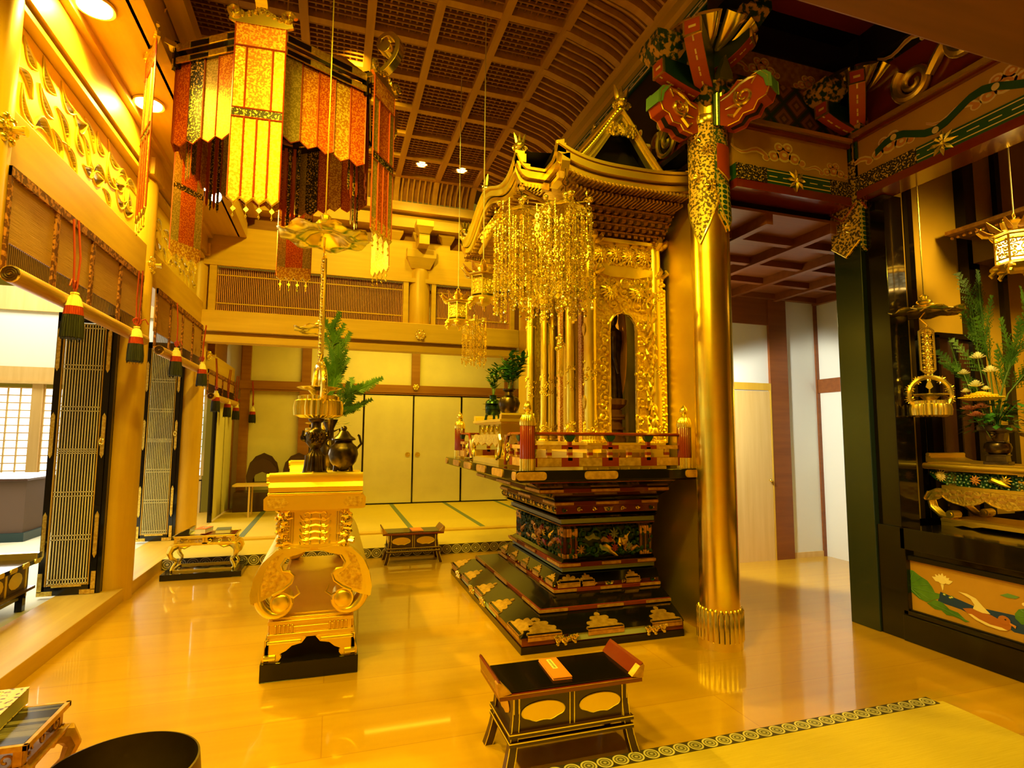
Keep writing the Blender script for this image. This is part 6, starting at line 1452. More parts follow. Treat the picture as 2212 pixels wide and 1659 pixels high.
for k in range(4): mb.tube([(-.24, -.12 + .025 * k, 2.1), (-.24, -.12 + .025 * k, 1.86 + .03 * (k % 2))], .005, 5); mb.plate((-.245, -.12 + .025 * k, 1.86 + .03 * (k % 2)), -Y3, Z3, circ(0, 0, .016, n=12), .004)
G(mb, 'jewel_pendant', [M['gold_s']])
def side_panel(yy, sgn):
    x0, x1 = XF + .04, XR - .0; cx = (x0 + x1) / 2 - .02; mb = MB(); ya, yb = (yy, yy + .03)
    arch = [(-.10, 1.30), (-.10, 2.14), (-.095, 2.20), (-.07, 2.245), (-.045, 2.27), (-.02, 2.275), (0, 2.30)]; arch = [(cx + a * 1.2, z + .02 * (z > 2)) for a, z in arch]; ar = arch + [(2 * cx - a, z) for a, z in reversed(arch[:-1])]
    mb.prism([(x0, 1.30), (x0, 2.60)] + [(cx, 2.60)] + arch[::-1], 'y', ya, yb); mb.prism([(x1, 1.30), (x1, 2.60), (cx, 2.60)] + [(2 * cx - a, z) for a, z in arch[::-1]], 'y', ya, yb)
    G(mb, 'side_panel', M['gold_e'])
    mb = MB(); mb.tube([(a, ya - .006 if sgn > 0 else yb + .006, z) for a, z in ar], .011, 6)
    mb.box(x1 + .0, x1 + .022, ya - .03, yb, 1.30, 2.6); G(mb, 'arch_frame', M['gold_s'])
    yo = ya - .004 if sgn > 0 else yb + .004
    mb = MB(); U = X3
    wL = cx - .105 - x0
    arabesque(mb, (x0 + .005, yo, 1.31), U, Z3, wL, .95, 13, .009, 3); arabesque(mb, (cx + .11, yo, 1.31), U, Z3, x1 - cx - .11, .95, 16, .009, 4)
    arabesque(mb, (x0, yo, 2.31), U, Z3, x1 - x0, .29, 14, .010, 5)
    for a in (-.12, .12): flower(mb, (cx + a, yo - .01, 2.46), .075, U, Z3, 16, .012)
    G(mb, 'leaf_carving', M['gold'])
side_panel(-HYs - .01, 1); side_panel(HYs - .02, -1)
mb = MB(); arabesque(mb, (XR + .035, -HYs - .02, 1.31), X3, Z3, .05, 1.28, 22, .011, 9)
rd = random.Random(8)
for k in range(34):
    c = Vector((XR - .05 + rd.uniform(-.03, .05), -HYs - .03, 1.33 + k * .036)); a = rd.uniform(-.6, .6)
    mb.tube([c, c + Vector((.02 * sin(a), -.02, .04)), c + Vector((.04 * sin(a), -.01, .08))], [.006, .016, .003], 6)
for z in (1.38, 1.45, 1.55): mb.sph((XR - .02, -HYs - .04, z), .03, 9, 6, (1, .7, 1.5))
G(mb, 'high_relief_carving', M['gold'])
mb = MB(); mb.box(XR + .03, XR + .10, -HYs - .03, HYs + .03, 1.30, 2.5); mb.box(XR - .0, XR + .03, -HYs, HYs, 1.3, 2.9); G(mb, 'rear_board', M['gold_s'])
mb = MB(); mb.box(XF + .02, XR, -HYs + .02, HYs - .02, 1.29, 1.30); mb.box(XR - .02, XR, -HYs + .05, HYs - .05, 1.30, 2.6); G(mb, 'dark_inside', M['choc'])
# lintel beams, frieze of chrysanthemums
mb = MB()
for yy in (-HYs - .035, HYs - .01):
    mb.prism([(XF - .02, 2.585), (XF + .05, 2.60), (XF + .16, 2.575), (XR - .16, 2.575), (XR - .05, 2.60), (XR + .04, 2.585), (XR + .04, 2.645), (XF - .02, 2.655)], 'y', yy, yy + .05)
mb.box(XF - .025, XF + .03, -HYs, HYs, 2.58, 2.65); mb.box(XF - .0, XR, -HYs - .01, HYs, 2.64, 2.86); mb.box(XF - .04, XR + .05, -HYs - .05, HYs + .05, 2.84, 2.87)
G(mb, 'lintel_beam', M['gold'], bev=.004)
mb = MB()
for k in range(4): flower(mb, (XF + .08 + .125 * k, -HYs - .02, 2.74 + .012 * (k % 2)), .07, X3, Z3, 14, .012)
G(mb, 'chrysanthemum_frieze', M['gold_e']); mb = MB()
for k in range(9): flower(mb, (XF - .01, HYs - .08 - .145 * k, 2.74), .07, -Y3, Z3, 14, .012)
arabesque(mb, (XF + .03, -HYs - .015, 2.66), X3, Z3, XR - XF - .03, .17, 14, .009, 15); G(mb, 'chrysanthemum_frieze', M['gold_e'])
mb = MB()
for x, y in ((XF, -HYs), (XR + .02, -HYs), (XF, HYs)):
    for d in (Vector((-1, 0, 0)), Vector((0, -1, 0)), Vector((.9, -.5, 0))):
        c = Vector((x, y, 2.84)); mb.tube([c, c + d * .05 + Z3 * .0, c + d * .09 + Z3 * .03, c + d * .10 + Z3 * .06], [.028, .03, .026, .01], 7); c = Vector((x, y, 2.60)); mb.tube([c, c + d * .06, c + d * .10 + Z3 * .03, c + d * .085 + Z3 * .06], [.02, .022, .018, .008], 7)
    mb.sph((x, y, 2.9), .04, 9, 6)
G(mb, 'beast_head_carving', M['gold_s'])
# bracket tiers
mb = MB()
EX0, EX1, EY = -.70, .37, 1.13       # main eave outline (local)
for r in range(6):
    f = r / 5; z = 2.90 + .042 * r; x0 = XF - .02 - .17 * f; y0 = -HYs - .02 - .22 * f; x1 = XR + .06
    n = 11
    for k in range(n + 1):
        x = x0 + (x1 - x0) * k / n; mb.cbox((x, y0, z), (.032, .05, .022)); mb.cbox((x + .02, y0 - .005, z + .02), (.014, .06, .014)); mb.sph((x + .02, y0 - .036, z + .02), .008, 5, 3)
    n = 26
    for k in range(n + 1):
        y = y0 + (2 * -y0) * k / n; mb.cbox((x0, y, z), (.05, .032, .022)); mb.cbox((x0 - .005, y + .02, z + .02), (.06, .014, .014))
    mb.box(x0 + .01, x1, y0 + .01, -y0 - .01, z - .028, z - .016)
G(mb, 'bracket_clusters', M['gold_d'])
# eaves with upturned corners and porch
def ez(tt): return .085 * abs(2 * tt - 1) ** 3
def eave_strip(mb, A, B, th, z, inn, rise0=1, rise1=1, n=20, out=0):
    A, B = Vector(A), Vector(B); e = (B - A).normalized(); N = Vector((e.y, -e.x, 0)); vs = []
    for i in range(n + 1):
        tt = i / n; r = .10 * ((1 - 2 * tt) ** 3 * rise0 if tt < .5 else (2 * tt - 1) ** 3 * rise1); p = A.lerp(B, tt) + N * out
        q = p - N * inn
        vs += [(p.x, p.y, z + r), (p.x, p.y, z + th + r), (q.x, q.y, z + th + r + .02), (q.x, q.y, z + r)]
    mb.add(vs, [(4 * i + a, 4 * i + 4 + a, 4 * i + 4 + (a + 1) % 4, 4 * i + (a + 1) % 4) for i in range(n) for a in range(4)] + [(0, 1, 2, 3), (4 * n + 3, 4 * n + 2, 4 * n + 1, 4 * n)])
PXF = -.915; PY_ = .90    # porch front x and half width
mb = MB()
for z, th, o in ((3.155, .05, 0), (3.10, .04, -.03), (3.21, .02, .012)):
    eave_strip(mb, (EX0, -EY, 0), (EX1, -EY, 0), th, z, .06, 1, .45, out=o); eave_strip(mb, (EX1, EY, 0), (EX0, EY, 0), th, z, .06, .45, 1, out=o)
    eave_strip(mb, (EX0, -PY_, 0), (EX0, -EY, 0), th, z, .06, 0, 1, 10, out=o); eave_strip(mb, (EX0, EY, 0), (EX0, PY_, 0), th, z, .06, 1, 0, 10, out=o)
    eave_strip(mb, (PXF, -PY_, 0), (EX0, -PY_, 0), th, z, .05, 1, 0, 10, out=o); eave_strip(mb, (EX0, PY_, 0), (PXF, PY_, 0), th, z, .05, 0, 1, 10, out=o)
G(mb, 'eave_edge', M['gold_m'])
def kz(y): f = abs(y) / PY_; return 3.185 + .175 * (.5 + .5 * cos(pi * min(1, f / .72))) + .10 * max(0, (f - .72) / .28) ** 2 - .0
mb = MB(); n = 40
for dx_, th, dz in ((0, .06, 0), (.03, .045, -.055), (-.012, .02, .058)):
    vs = []
    for i in range(n + 1):
        y = -PY_ + 2 * PY_ * i / n; z = kz(y) - .02 + dz; vs += [(PXF + dx_, y, z), (PXF + dx_, y, z + th), (PXF + dx_ + .07, y, z + th), (PXF + dx_ + .07, y, z)]
    mb.add(vs, [(4 * i + a, 4 * i + (a + 1) % 4, 4 * i + 4 + (a + 1) % 4, 4 * i + 4 + a) for i in range(n) for a in range(4)] + [(3, 2, 1, 0), tuple(4 * n + q for q in range(4))])
G(mb, 'curved_porch_gable', M['gold'])
mb = MB(); vs = []; n = 30
for i in range(n + 1):
    y = -PY_ + 2 * PY_ * i / n; vs += [(PXF + .02, y, kz(y) + .05), (EX0 + .25, y, max(kz(y), 3.24) + .10)]
mb.add(vs, [(2 * i, 2 * i + 2, 2 * i + 3, 2 * i + 1) for i in range(n)])
# main hipped skirt and upper gabled roof
GX0, GX1, GY, GZ = -.50, .205, .95, 3.27; RXc, RZc = -.145, 3.72
n = 10
def skirt(A, B, C, D):
    vs = []; fs = []
    for i in range(n + 1):
        f = i / n
        for j in range(5):
            g = j / 4; p = Vector(A).lerp(Vector(B), f).lerp(Vector(D).lerp(Vector(C), f), g); r = .10 * abs(1 - 2 * f) ** 3 * (1 - g) ** 2; vs.append((p.x, p.y, p.z + r - .02 * sin(pi * g)))
    mb.add(vs, [(i * 5 + j, (i + 1) * 5 + j, (i + 1) * 5 + j + 1, i * 5 + j + 1) for i in range(n) for j in range(4)], True)
E0, E1, E2, E3 = (EX0, -EY, 3.225), (EX1, -EY, 3.225), (EX1, EY, 3.225), (EX0, EY, 3.225); F0, F1, F2, F3 = (GX0, -GY, GZ + .02), (GX1, -GY, GZ + .02), (GX1, GY, GZ + .02), (GX0, GY, GZ + .02)
skirt(E0, E1, F1, F0); skirt(E1, E2, F2, F1); skirt(E2, E3, F3, F2); skirt(E3, E0, F0, F3)
def rc(s, f): return (RXc + s * (RXc - GX0 if s < 0 else GX1 - RXc) * (f ** .85), RZc - (RZc - GZ) * f + -.035 * sin(pi * f))
for s in (-1, 1):
    vs = []
    for j in range(9):
        x, z = rc(s, j / 8); vs += [(x, -GY - .04, z), (x, GY + .04, z)]
    mb.add(vs, [(2 * j, 2 * j + 1, 2 * j + 3, 2 * j + 2) for j in range(8)], True)
mb.prism([(GX0 + .06, GZ), (RXc, RZc - .08), (GX1 - .06, GZ)], 'y', -GY + .05, -GY + .06); mb.prism([(GX0 + .06, GZ), (RXc, RZc - .08), (GX1 - .06, GZ)], 'y', GY - .06, GY - .05)
G(mb, 'dark_roof_surface', M['blackm'])
for y0, y1 in ((-GY - .06, -GY - .02), (GY + .02, GY + .06)):
    mb = MB()
    for s in (-1, 1):
        P = [rc(s, j / 10 * 1.06) for j in range(11)]; Q = [(x, z - .085 - .03 * (j / 10)) for j, (x, z) in enumerate(P)]
        pts = P + Q[::-1]; mb.prism(pts if s > 0 else pts[::-1], 'y', y0, y1); mb.tube([(x, y0 - .004, z - .0) for x, z in P], .014, 6); mb.tube([(x, y0 - .004, z - .06) for x, z in P], .007, 5)
        for j in range(26):
            x, z = rc(s, (j + .5) / 26 * 1.04); mb.tube([(x - .008, y0 - .008, z + .012), (x + .008, y0 + .05, z + .018)], .009, 5)
    ym = y0 - .012
    mb.tube([(RXc - .10, ym, RZc - .19), (RXc - .05, ym, RZc - .13), (RXc, ym, RZc - .18), (RXc + .05, ym, RZc - .13), (RXc + .10, ym, RZc - .19)], [.006, .02, .03, .02, .006], 6)
    arabesque(mb, (RXc - .11, ym, RZc - .21), X3, Z3, .22, .09, 6, .009, 5)
    G(mb, 'gable_board', M['gold'])
mb = MB(); mb.tube([(RXc, -GY - .03, RZc + .02), (RXc, GY + .03, RZc + .02)], .03, 8); mb.box(RXc - .025, RXc + .025, -GY, GY, RZc, RZc + .06)
def crest(c, s_=1, d=X3):
    c = Vector(c)
    for q in (-1, 0, 1): b = c + d * q * .028 * s_; mb.tube([b, b + d * q * .015 * s_ + Z3 * .06 * s_, b + d * q * .03 * s_ + Z3 * .10 * s_], [.018 * s_, .016 * s_, .004], 6)
    mb.sph(c - Z3 * .02 * s_, .045 * s_, 8, 6)
    for q in (-1, 1): mb.tube(spiral(c + d * q * .045 * s_ - Z3 * .05 * s_, .03 * s_, .008, 1.2, 0, d, Z3, 12, q), .011 * s_, 5)
crest((RXc, -GY - .05, RZc + .09), 1.0); crest((RXc, GY + .05, RZc + .09))
crest((PXF + .02, 0, 3.47), .9, Y3); crest((PXF + .03, -PY_ + .03, 3.41), .75, X3); crest((PXF + .03, PY_ - .03, 3.41), .75, X3)
for sy in (-1, 1):   # corner ridges
    mb.tube([(PXF + .02, sy * (PY_ - .02), 3.37), (PXF + .10, sy * (PY_ - .07), 3.33), (EX0 + .02, sy * (PY_ - .16), 3.36)], [.014, .02, .02], 6)
    mb.tube([(EX0, sy * EY, 3.33), (EX0 + .1, sy * (EY - .09), 3.27), (GX0, sy * GY, GZ + .05)], [.012, .018, .02], 6)
    mb.tube([(EX1, sy * EY, 3.28), (GX1, sy * GY, GZ + .05)], [.012, .02], 6)
mb.tube([(RXc - .1, 0, 3.6), (PXF + .06, 0, 3.46)], .02, 6)
G(mb, 'ridge_ornament', M['gold_s'])
mb = MB()
n = 34
for k in range(n):
    x = EX0 + .03 + (EX1 - EX0 - .04) * k / n; tt = (x - EX0) / (EX1 - EX0); r = .10 * max(0, 1 - 2 * tt) ** 3
    for yy, z, l in ((-EY + .02, 3.085, .10), (-EY + .10, 3.045, .14)): mb.box(x, x + .013, yy, yy + l, z + r, z + .02 + r)
n = 26
for k in range(n):
    y = -PY_ + .03 + (2 * PY_ - .06) * k / n; mb.box(PXF + .05, PXF + .3, y, y + .014, kz(y) - .10, kz(y) - .08)
for k in range(8): x = PXF + .03 + .026 * k; mb.box(x, x + .012, -PY_ + .02, -PY_ + .14, 3.10, 3.12); mb.box(x, x + .012, PY_ - .14, PY_ - .02, 3.10, 3.12)
G(mb, 'rafter_ends', M['gold_d'])
mb = MB(); mb.box(EX0 + .06, EX1, -EY + .06, EY - .06, 3.14, 3.155); mb.box(PXF + .05, EX0 + .1, -PY_ + .05, PY_ - .05, 3.15, 3.165)
for x, y in ((EX0 + .03, -EY + .03), (EX0 + .0, -PY_ + .0), (PXF + .05, -PY_ + .05), (PXF + .05, PY_ - .05)): mb.cbox((x, y, 3.10), (.04, .04, .05))
mb.box(PXF + .10, XF, -.02, .02, 3.0, 3.1)
for s in (-1, 1): mb.tube([(PXF + .06, s * (PY_ - .06), 3.09), (XF, s * HYs, 2.95)], .014, 6); mb.tube([(EX0 + .04, s * (EY - .04), 3.09), (XF, s * HYs, 2.92)], .014, 6)
G(mb, 'eave_underside', M['gold_d'])
mb = MB(); arabesque(mb, (PXF + .07, .3, 3.04), -Y3, Z3, .6, .14, 10, .012, 5); mb.tube([(PXF + .08, .42, 3.03), (PXF + .08, 0, 3.10), (PXF + .08, -.42, 3.03)], .02, 8); G(mb, 'porch_carving', M['gold'])
# statue inside
t = thing('statue', 'dark standing robed statue on a tiered brown base, seen through the arched opening', 'statue', (2.175, 4.08, 1.30))
mb = MB()
for r, z0, z1 in ((.10, 0, .03), (.085, .03, .06), (.09, .10, .12), (.075, .06, .10), (.07, .12, .18), (.09, .18, .20), (.095, .20, .22), (.07, .22, .26)): mb.lathe([(r, z0), (r, z1)], n=20)
mb.lathe([(.05, .26), (.10, .30), (.105, .34), (.08, .35)], n=24, fl=(12, .1)); mb.build('tiered_base', M['wood_dk'], t)
mb = MB(); mb.lathe([(.075, .35), (.07, .42), (.055, .6), (.06, .72), (.075, .82), (.07, .90), (.03, .935), (.022, .955), (.035, .98), (.042, 1.02), (.035, 1.06), (.015, 1.085), (0, 1.09)], n=24, fl=(11, .09)); mb.tube([(-.02, -.07, .85), (-.03, -.085, .68), (.0, -.09, .55)], [.022, .02, .012], 7); mb.tube([(-.06, -.01, .85), (-.09, -.02, .70), (-.10, -.03, .60)], [.022, .018, .012], 7)
mb.build('robed_figure', M['bronze'], t)
mb = MB(); mb.plate((.07, .02, .72), -Y3, Z3, circ(0, .05, .13, .42, 20), .01); mb.build('halo_board', M['orange'], t)
# ================================================================ jewelled hangings and lanterns
def strand_mesh(seed, L):
    rd = random.Random(seed); mb = MB(); z = 0
    while z > -L:
        k = rd.random()
        if k < .45: mb.sph((0, 0, z - .008), .0075, 5, 3); z -= .017
        elif k < .75: mb.plate((rd.uniform(-.004, .004), -.002, z - .02), X3, Z3, circ(0, 0, .017, .019, 7), .003); mb.sph((0, 0, z - .02), .009, 5, 3); z -= .042
        else:
            mb.tube(spiral((0, 0, z - .022), .019, .006, 1.1, rd.random() * 6, X3 if rd.random() < .5 else Y3, Z3, 8), .0035, 4); z -= .045
    mb.tube([(0, 0, 0), (0, 0, z)], .0018, 3); mb.sph((0, 0, z - .010), .012, 6, 4)
    return mb
SM = [strand_mesh(i, L).build('bead_strand', M['gold_s']).data for i, L in enumerate((.60, .56, .63, .50, .58, .45))]
for o in [o for o in bpy.data.objects if o.name.startswith('bead_strand')]: bpy.data.objects.remove(o)
def hanging(loc, label, s=1, R=.165):
    t = thing('jewelled_hanging', label, 'hanging ornament', loc); t.scale = (s, s, s)
    mb = MB(); mb.lathe([(0, .0), (.02, -.01), (.06, -.03), (.10, -.06), (.125, -.075), (.12, -.08), (.05, -.05), (0, -.04)], n=28, fl=(7, .12)); mb.sph((0, 0, .025), .026, 10, 7); mb.build('lotus_crown', M['gold_s'], t)
    mb = MB(); mb.tube([(0, 0, .05), (0, .0, .09), (-.018, 0, .10), (-.022, 0, .12), (-.01, 0, .14), (0, 0, .16), (.01, 0, .14), (.022, 0, .12), (.018, 0, .10), (0, 0, .09)], .003, 5); mb.tube([(0, 0, .16), (0, 0, .21)], .003, 5); mb.build('hook', M['bronze'], t)
    mb = MB()
    for k in range(6):
        a = k * pi / 3 + .3; p = Vector((R * cos(a), R * sin(a), -.055)); mb.tube([p * .3 + Z3 * -.02, p * .8 + Z3 * -.0, p], .004, 4); mb.sph(p + Z3 * .02, .020, 9, 6)
    mb.build('ball_arms', M['gold_s'], t)
    rd = random.Random(int(loc[1] * 100))
    for k in range(60):
        if k < 24: a = 2 * pi * k / 24; r = R * rd.uniform(.96, 1.06)
        elif k < 44: a = 2 * pi * k / 20; r = R * .72
        else: a = 2 * pi * k / 16; r = R * .4
        me = SM[(k * 5 + 1) % 6]; o = bpy.data.objects.new('bead_strand', me); COL.objects.link(o); o.parent = t; o.location = (r * cos(a), r * sin(a), -.06 - rd.random() * .13 + (.10 if k % 5 == 0 else 0)); o.rotation_euler = (0, 0, rd.random() * 6)
    mb = MB(); mb.lathe([(.006, -.66), (.012, -.67), (.018, -.70), (.022, -.735), (.026, -.74), (.022, -.742), (.008, -.70)], n=16); mb.tube([(0, 0, -.1), (0, 0, -.67)], .0025, 4); mb.build('bell', M['gold_s'], t)
    return t
hanging((1.435, 3.33, 2.93), 'right cluster of golden bead strands, hanging from the near eave corner', 1.0, .17)
hanging((1.215, 3.60, 2.97), 'left cluster of golden bead strands, hanging under the porch corner', 1.0, .19)
hanging((1.36, 5.54, 2.56), 'smaller cluster of golden bead strands hanging behind the hexagonal lanterns', .62, .19)
def lantern(loc, ztop, label, s=1, lit=False, rz=.2):
    t = thing('hexagonal_lantern', label, 'lantern', loc, rz); t.scale = (s, s, s)
    mb = MB(); hexp = lambda r: [(r * cos(pi / 3 * k), r * sin(pi / 3 * k)) for k in range(6)]
    for k in range(6): a = hexp(.098)[k]; mb.tube([(a[0], a[1], -.085), (a[0], a[1], .085)], .007, 6)
    for z in (-.085, -.06, .055, .085): mb.tube([(x, y, z) for x, y in hexp(.098)], .006, 4, closed=True)
    mb.build('frame', M['gold_s'], t)
    mb = MB()
    for k in range(6):
        a, b = Vector((*hexp(.092)[k], 0)), Vector((*hexp(.092)[(k + 1) % 6], 0)); U = (b - a).normalized(); mb.mat(0).obox(((a + b) / 2), (b - a) / 2, Z3.cross(U) * .002, Z3 * .06)
        N = U.cross(Z3); arabesque(mb.mat(1), a + N * .003 - Z3 * .055, U, Z3, (b - a).length, .11, 6, .004, k)
    mb.build('openwork_window', [M['glow2'] if lit else M['gold_lit'], M['gold']], t)
    mb = MB(); vs = []
    for r, z in ((.145, .095), (.12, .105), (.08, .135), (.045, .16), (.03, .19)): mb
    mb.lathe([(.13, .092), (.135, .10), (.10, .112), (.06, .14), (.035, .165), (.045, .178), (.02, .19), (.0, .20)], n=6)
    for k in range(6):
        a = pi / 3 * k; d = Vector((cos(a), sin(a), 0)); mb.tube([d * .12 + Z3 * .10, d * .15 + Z3 * .105, d * .175 + Z3 * .135, d * .16 + Z3 * .16], [.012, .014, .012, .004], 6)
    mb.tube([(0, 0, .19), (.02, 0, .215), (0, 0, .24), (-.02, 0, .215), (0, 0, .19)], .004, 5); mb.build('roof', M['gold_m'], t)
    mb = MB()
    for k in range(12):
        a = pi / 6 * k + .1; d = Vector((cos(a), sin(a), 0)); sd = Z3.cross(d)
        mb.tube([d * .08 + Z3 * .095, d * .14 + Z3 * .115, d * .19 + Z3 * .165], [.01, .028, .004], 7, flat=.25)
    mb.build('lotus_petals', M['gold_d'], t)
    mb = MB(); mb.lathe([(.11, -.088), (.125, -.10), (.10, -.115), (.06, -.125), (.05, -.14), (0, -.145)], n=6)
    for k in range(6): a = pi / 3 * k; mb.sph((.105 * cos(a), .105 * sin(a), -.115), .03, 8, 5, (1, 1, .6)); mb.tube([(.1 * cos(a), .1 * sin(a), -.12), (.13 * cos(a), .13 * sin(a), -.15), (.12 * cos(a), .12 * sin(a), -.165)], [.014, .012, .006], 6)
    mb.build('cloud_base', M['gold_m'], t)
    mb = MB(); mb.tube([(0, 0, .23), (0, 0, (ztop - loc[2]) / s)], .004, 6); mb.build('hanging_chain', M['steel'], t)
    return t
lantern((1.085, 4.145, 2.50), 4.83, 'gilded hexagonal lantern on a long wire before the shrine, the nearer of two', .98, False)
lantern((1.075, 5.02, 2.49), 4.83, 'gilded hexagonal lantern on a long wire before the shrine, the farther of two', .96, False)
lantern((4.36, 2.46, 2.62), 4.2, 'lit gilded hexagonal lantern at the right edge over the flowers', 1.1, True)
light('POINT', (4.36, 2.46, 2.62), 5, (1, .72, .25), .03)
# ================================================================ altar recess on the right
mb = MB()
mb.mat(0).box(3.94, 4.235, 3.125, 3.16, .745, 3.5); mb.mat(0).box(4.28, 4.84, 3.14, 3.17, .745, 4.0); mb.mat(0).box(5.03, 6.2, 3.14, 3.17, .745, 4.0)
mb.mat(1).box(4.235, 4.29, 3.09, 3.17, .745, 4.0); mb.mat(1).box(3.9, 3.94, 3.10, 3.2, .745, 3.5)
mb.mat(1).box(4.84, 4.92, 3.06, 3.17, .745, 4.0); mb.mat(1).box(4.92, 5.03, 3.10, 3.17, .745, 4.0); mb.mat(1).box(5.30, 5.36, 3.1, 3.17, .745, 4)
struct('wall_back', mb, [M['gold_wall'], M['black']], 'gold leaf side wall of the altar recess between black posts')
mb = MB(); mb.box(6.2, 6.25, -.5, 3.2, .7, 4.2); struct('wall_right', mb, M['gold_m'], 'gold leaf rear wall of the altar recess')
mb = MB(); mb.box(3.9, 6.25, 3.17, 3.3, 0, 4.3); struct('wall_back', mb, M['blackm'], 'outer black side of the altar recess')
mb = MB(); mb.box(3.725, 3.90, 2.885, 3.05, .0, 3.1); struct('trim_23', mb, M['black'], 'glossy black lacquer jamb reflecting the lanterns', bev=.003)
t = thing('altar_platform', 'glossy black lacquer platform with a painted lotus pond panel', 'platform', (3.70, 3.05, 0))
mb = MB(); mb.box(.0, 2.5, -3.6, -.165, .60, .742); mb.box(.04, 2.5, -3.6, -.165, .17, .60); mb.box(-.01, 2.5, -3.6, -.165, 0, .17); mb.box(.0, .06, -.20, .0, 0, .742); mb.box(-.0, .05, -3.6, -.165, .17, .20)
mb.build('lacquer_body', M['black'], t, bev=.004)
mb = MB(); U = -Y3; O = Vector((.038, -.17, .205))
def pp(pts, m, lift): mb.mat(m).plate(O, U, Z3, pts[::-1] if sum(pts[i][0] * pts[(i + 1) % len(pts)][1] - pts[(i + 1) % len(pts)][0] * pts[i][1] for i in range(len(pts))) < 0 else pts, .0012, lift)
for rep in range(2):
    ox = rep * 1.55
    pp([(ox, 0), (ox + 1.55, 0), (ox + 1.55, .325), (ox, .325)], 0, 0)
    pp([(ox + .22, .165), (ox + .42, .13), (ox + .62, .14), (ox + .85, .115), (ox + 1.1, .14), (ox + 1.55, .15), (ox + 1.55, .0), (ox + .95, .0), (ox + .83, .035), (ox + .76, .025), (ox + .70, .05), (ox + .62, .045), (ox + .56, .075), (ox + .42, .07), (ox + .34, .09), (ox + .2, .10)], 1, .0013)
    L1 = [(ox + .0, .26), (ox + .05, .258), (ox + .09, .235), (ox + .14, .215), (ox + .17, .18), (ox + .185, .15), (ox + .215, .15), (ox + .21, .12), (ox + .17, .10), (ox + .13, .075), (ox + .08, .085), (ox + .03, .115), (ox + .0, .14)]
    pp(L1, 2, .0026)
    for q in ((.05, .25), (.10, .225), (.15, .19), (.185, .145), (.15, .10), (.09, .09)): mb.mat(3).tube([O + U * (ox + .01) + Z3 * .15 + Vector((-.0045, 0, 0)), O + U * (ox + q[0]) + Z3 * q[1] + Vector((-.0045, 0, 0))], .0014, 4)
    L2 = [(ox + .13, .07), (ox + .18, .105), (ox + .23, .10), (ox + .27, .07), (ox + .32, .065), (ox + .36, .035), (ox + .385, .03), (ox + .36, .02), (ox + .33, .03), (ox + .29, .035), (ox + .25, .03), (ox + .22, .05), (ox + .18, .045)]
    pp(L2, 2, .0026); mb.mat(3).tube([O + U * (ox + .14) + Z3 * .075 - X3 * .0045, O + U * (ox + .25) + Z3 * .06 - X3 * .0045, O + U * (ox + .35) + Z3 * .035 - X3 * .0045], .0014, 4)
    for a, r in ((-1.15, .055), (-.7, .052), (-.3, .05), (.05, .055), (.42, .05), (.8, .052), (1.2, .058)):   # lotus flower
        c = (ox + .235, .225); tip = (c[0] + r * sin(a) * 1.25, c[1] + r * cos(a) * 1.1); w = .015; n_ = (cos(a) * w, -sin(a) * w); m_ = (c[0] * .45 + tip[0] * .55, c[1] * .45 + tip[1] * .55)
        pp([c, (m_[0] - n_[0], m_[1] - n_[1]), tip, (m_[0] + n_[0], m_[1] + n_[1])], 4, .0026 + .0003 * abs(a))
    pp(circ(ox + .235, .238, .026, .022, 12), 4, .004); pp([(ox + .225, .215), (ox + .245, .215), (ox + .24, .185), (ox + .235, .175)], 4, .003)
    D = lambda P: [(ox + .43 + a, .055 + b) for a, b in P]    # swimming duck
    pp(D([(-.08, .045), (-.03, .06), (.03, .055), (.08, .05), (.13, .035), (.165, .04), (.18, .025), (.175, .0), (.15, -.015), (.08, -.02), (.02, -.012), (-.03, .01), (-.06, .03)]), 5, .004)
    pp(D([(-.05, .022), (-.01, .0), (.05, -.016), (.12, -.02), (.16, -.012), (.13, -.004), (.07, -.005), (.01, .008), (-.03, .025)]), 4, .0052)
    pp(D([(-.02, .06), (-.01, .085), (-.03, .115), (-.07, .13), (-.10, .14), (-.05, .14), (.0, .125), (.035, .09), (.075, .055), (.03, .05), (-.0, .055)]), 4, .0052)
    pp(D(circ(.145, .042, .032, .026, 14)), 5, .0055); pp(D([(.17, .038), (.205, .028), (.2, .012), (.19, .02), (.175, .025)]), 6, .006); pp(D(circ(.152, .048, .005, .004, 8)), 7, .0068)
    pp([(ox + .66, .10), (ox + .63, .125), (ox + .63, .15), (ox + .65, .18), (ox + .70, .20), (ox + .76, .20), (ox + .81, .18), (ox + .82, .14), (ox + .80, .115), (ox + .76, .10), (ox + .72, .115)], 2, .0026)
    for q in ((.64, .14), (.66, .18), (.71, .195), (.77, .19), (.81, .155), (.79, .115)): mb.mat(3).tube([O + U * (ox + .72) + Z3 * .15 - X3 * .0045, O + U * (ox + q[0]) + Z3 * q[1] - X3 * .0045], .0012, 4)
    for q in (.70, .73, .745): pp([(ox + q, .11), (ox + q + .008, .11), (ox + q + .004, .05), (ox + q - .004, .05)], 3, .005)
    for cx, cy in ((.245, .155), (.28, .145), (.29, .15), (.69, .055), (.72, .05), (.75, .055), (.73, .065), (.79, .05)): pp(circ(ox + cx, cy, .011, .008, 10), 3, .0035); pp(circ(ox + cx, cy, .006, .004, 8), 4, .005)
    pp([(ox + .56, .235), (ox + .60, .255), (ox + .66, .25), (ox + .64, .235), (ox + .60, .23)], 3, .0026); pp(circ(ox + .69, .215, .022, .012, 10), 4, .003)
mb.build('lotus_pond_painting', [M['gold_bg'], M['pondblue'], M['lotus_g'], M['greenl'], M['petal'], M['duck'], M['orange'], M['ink']], t)
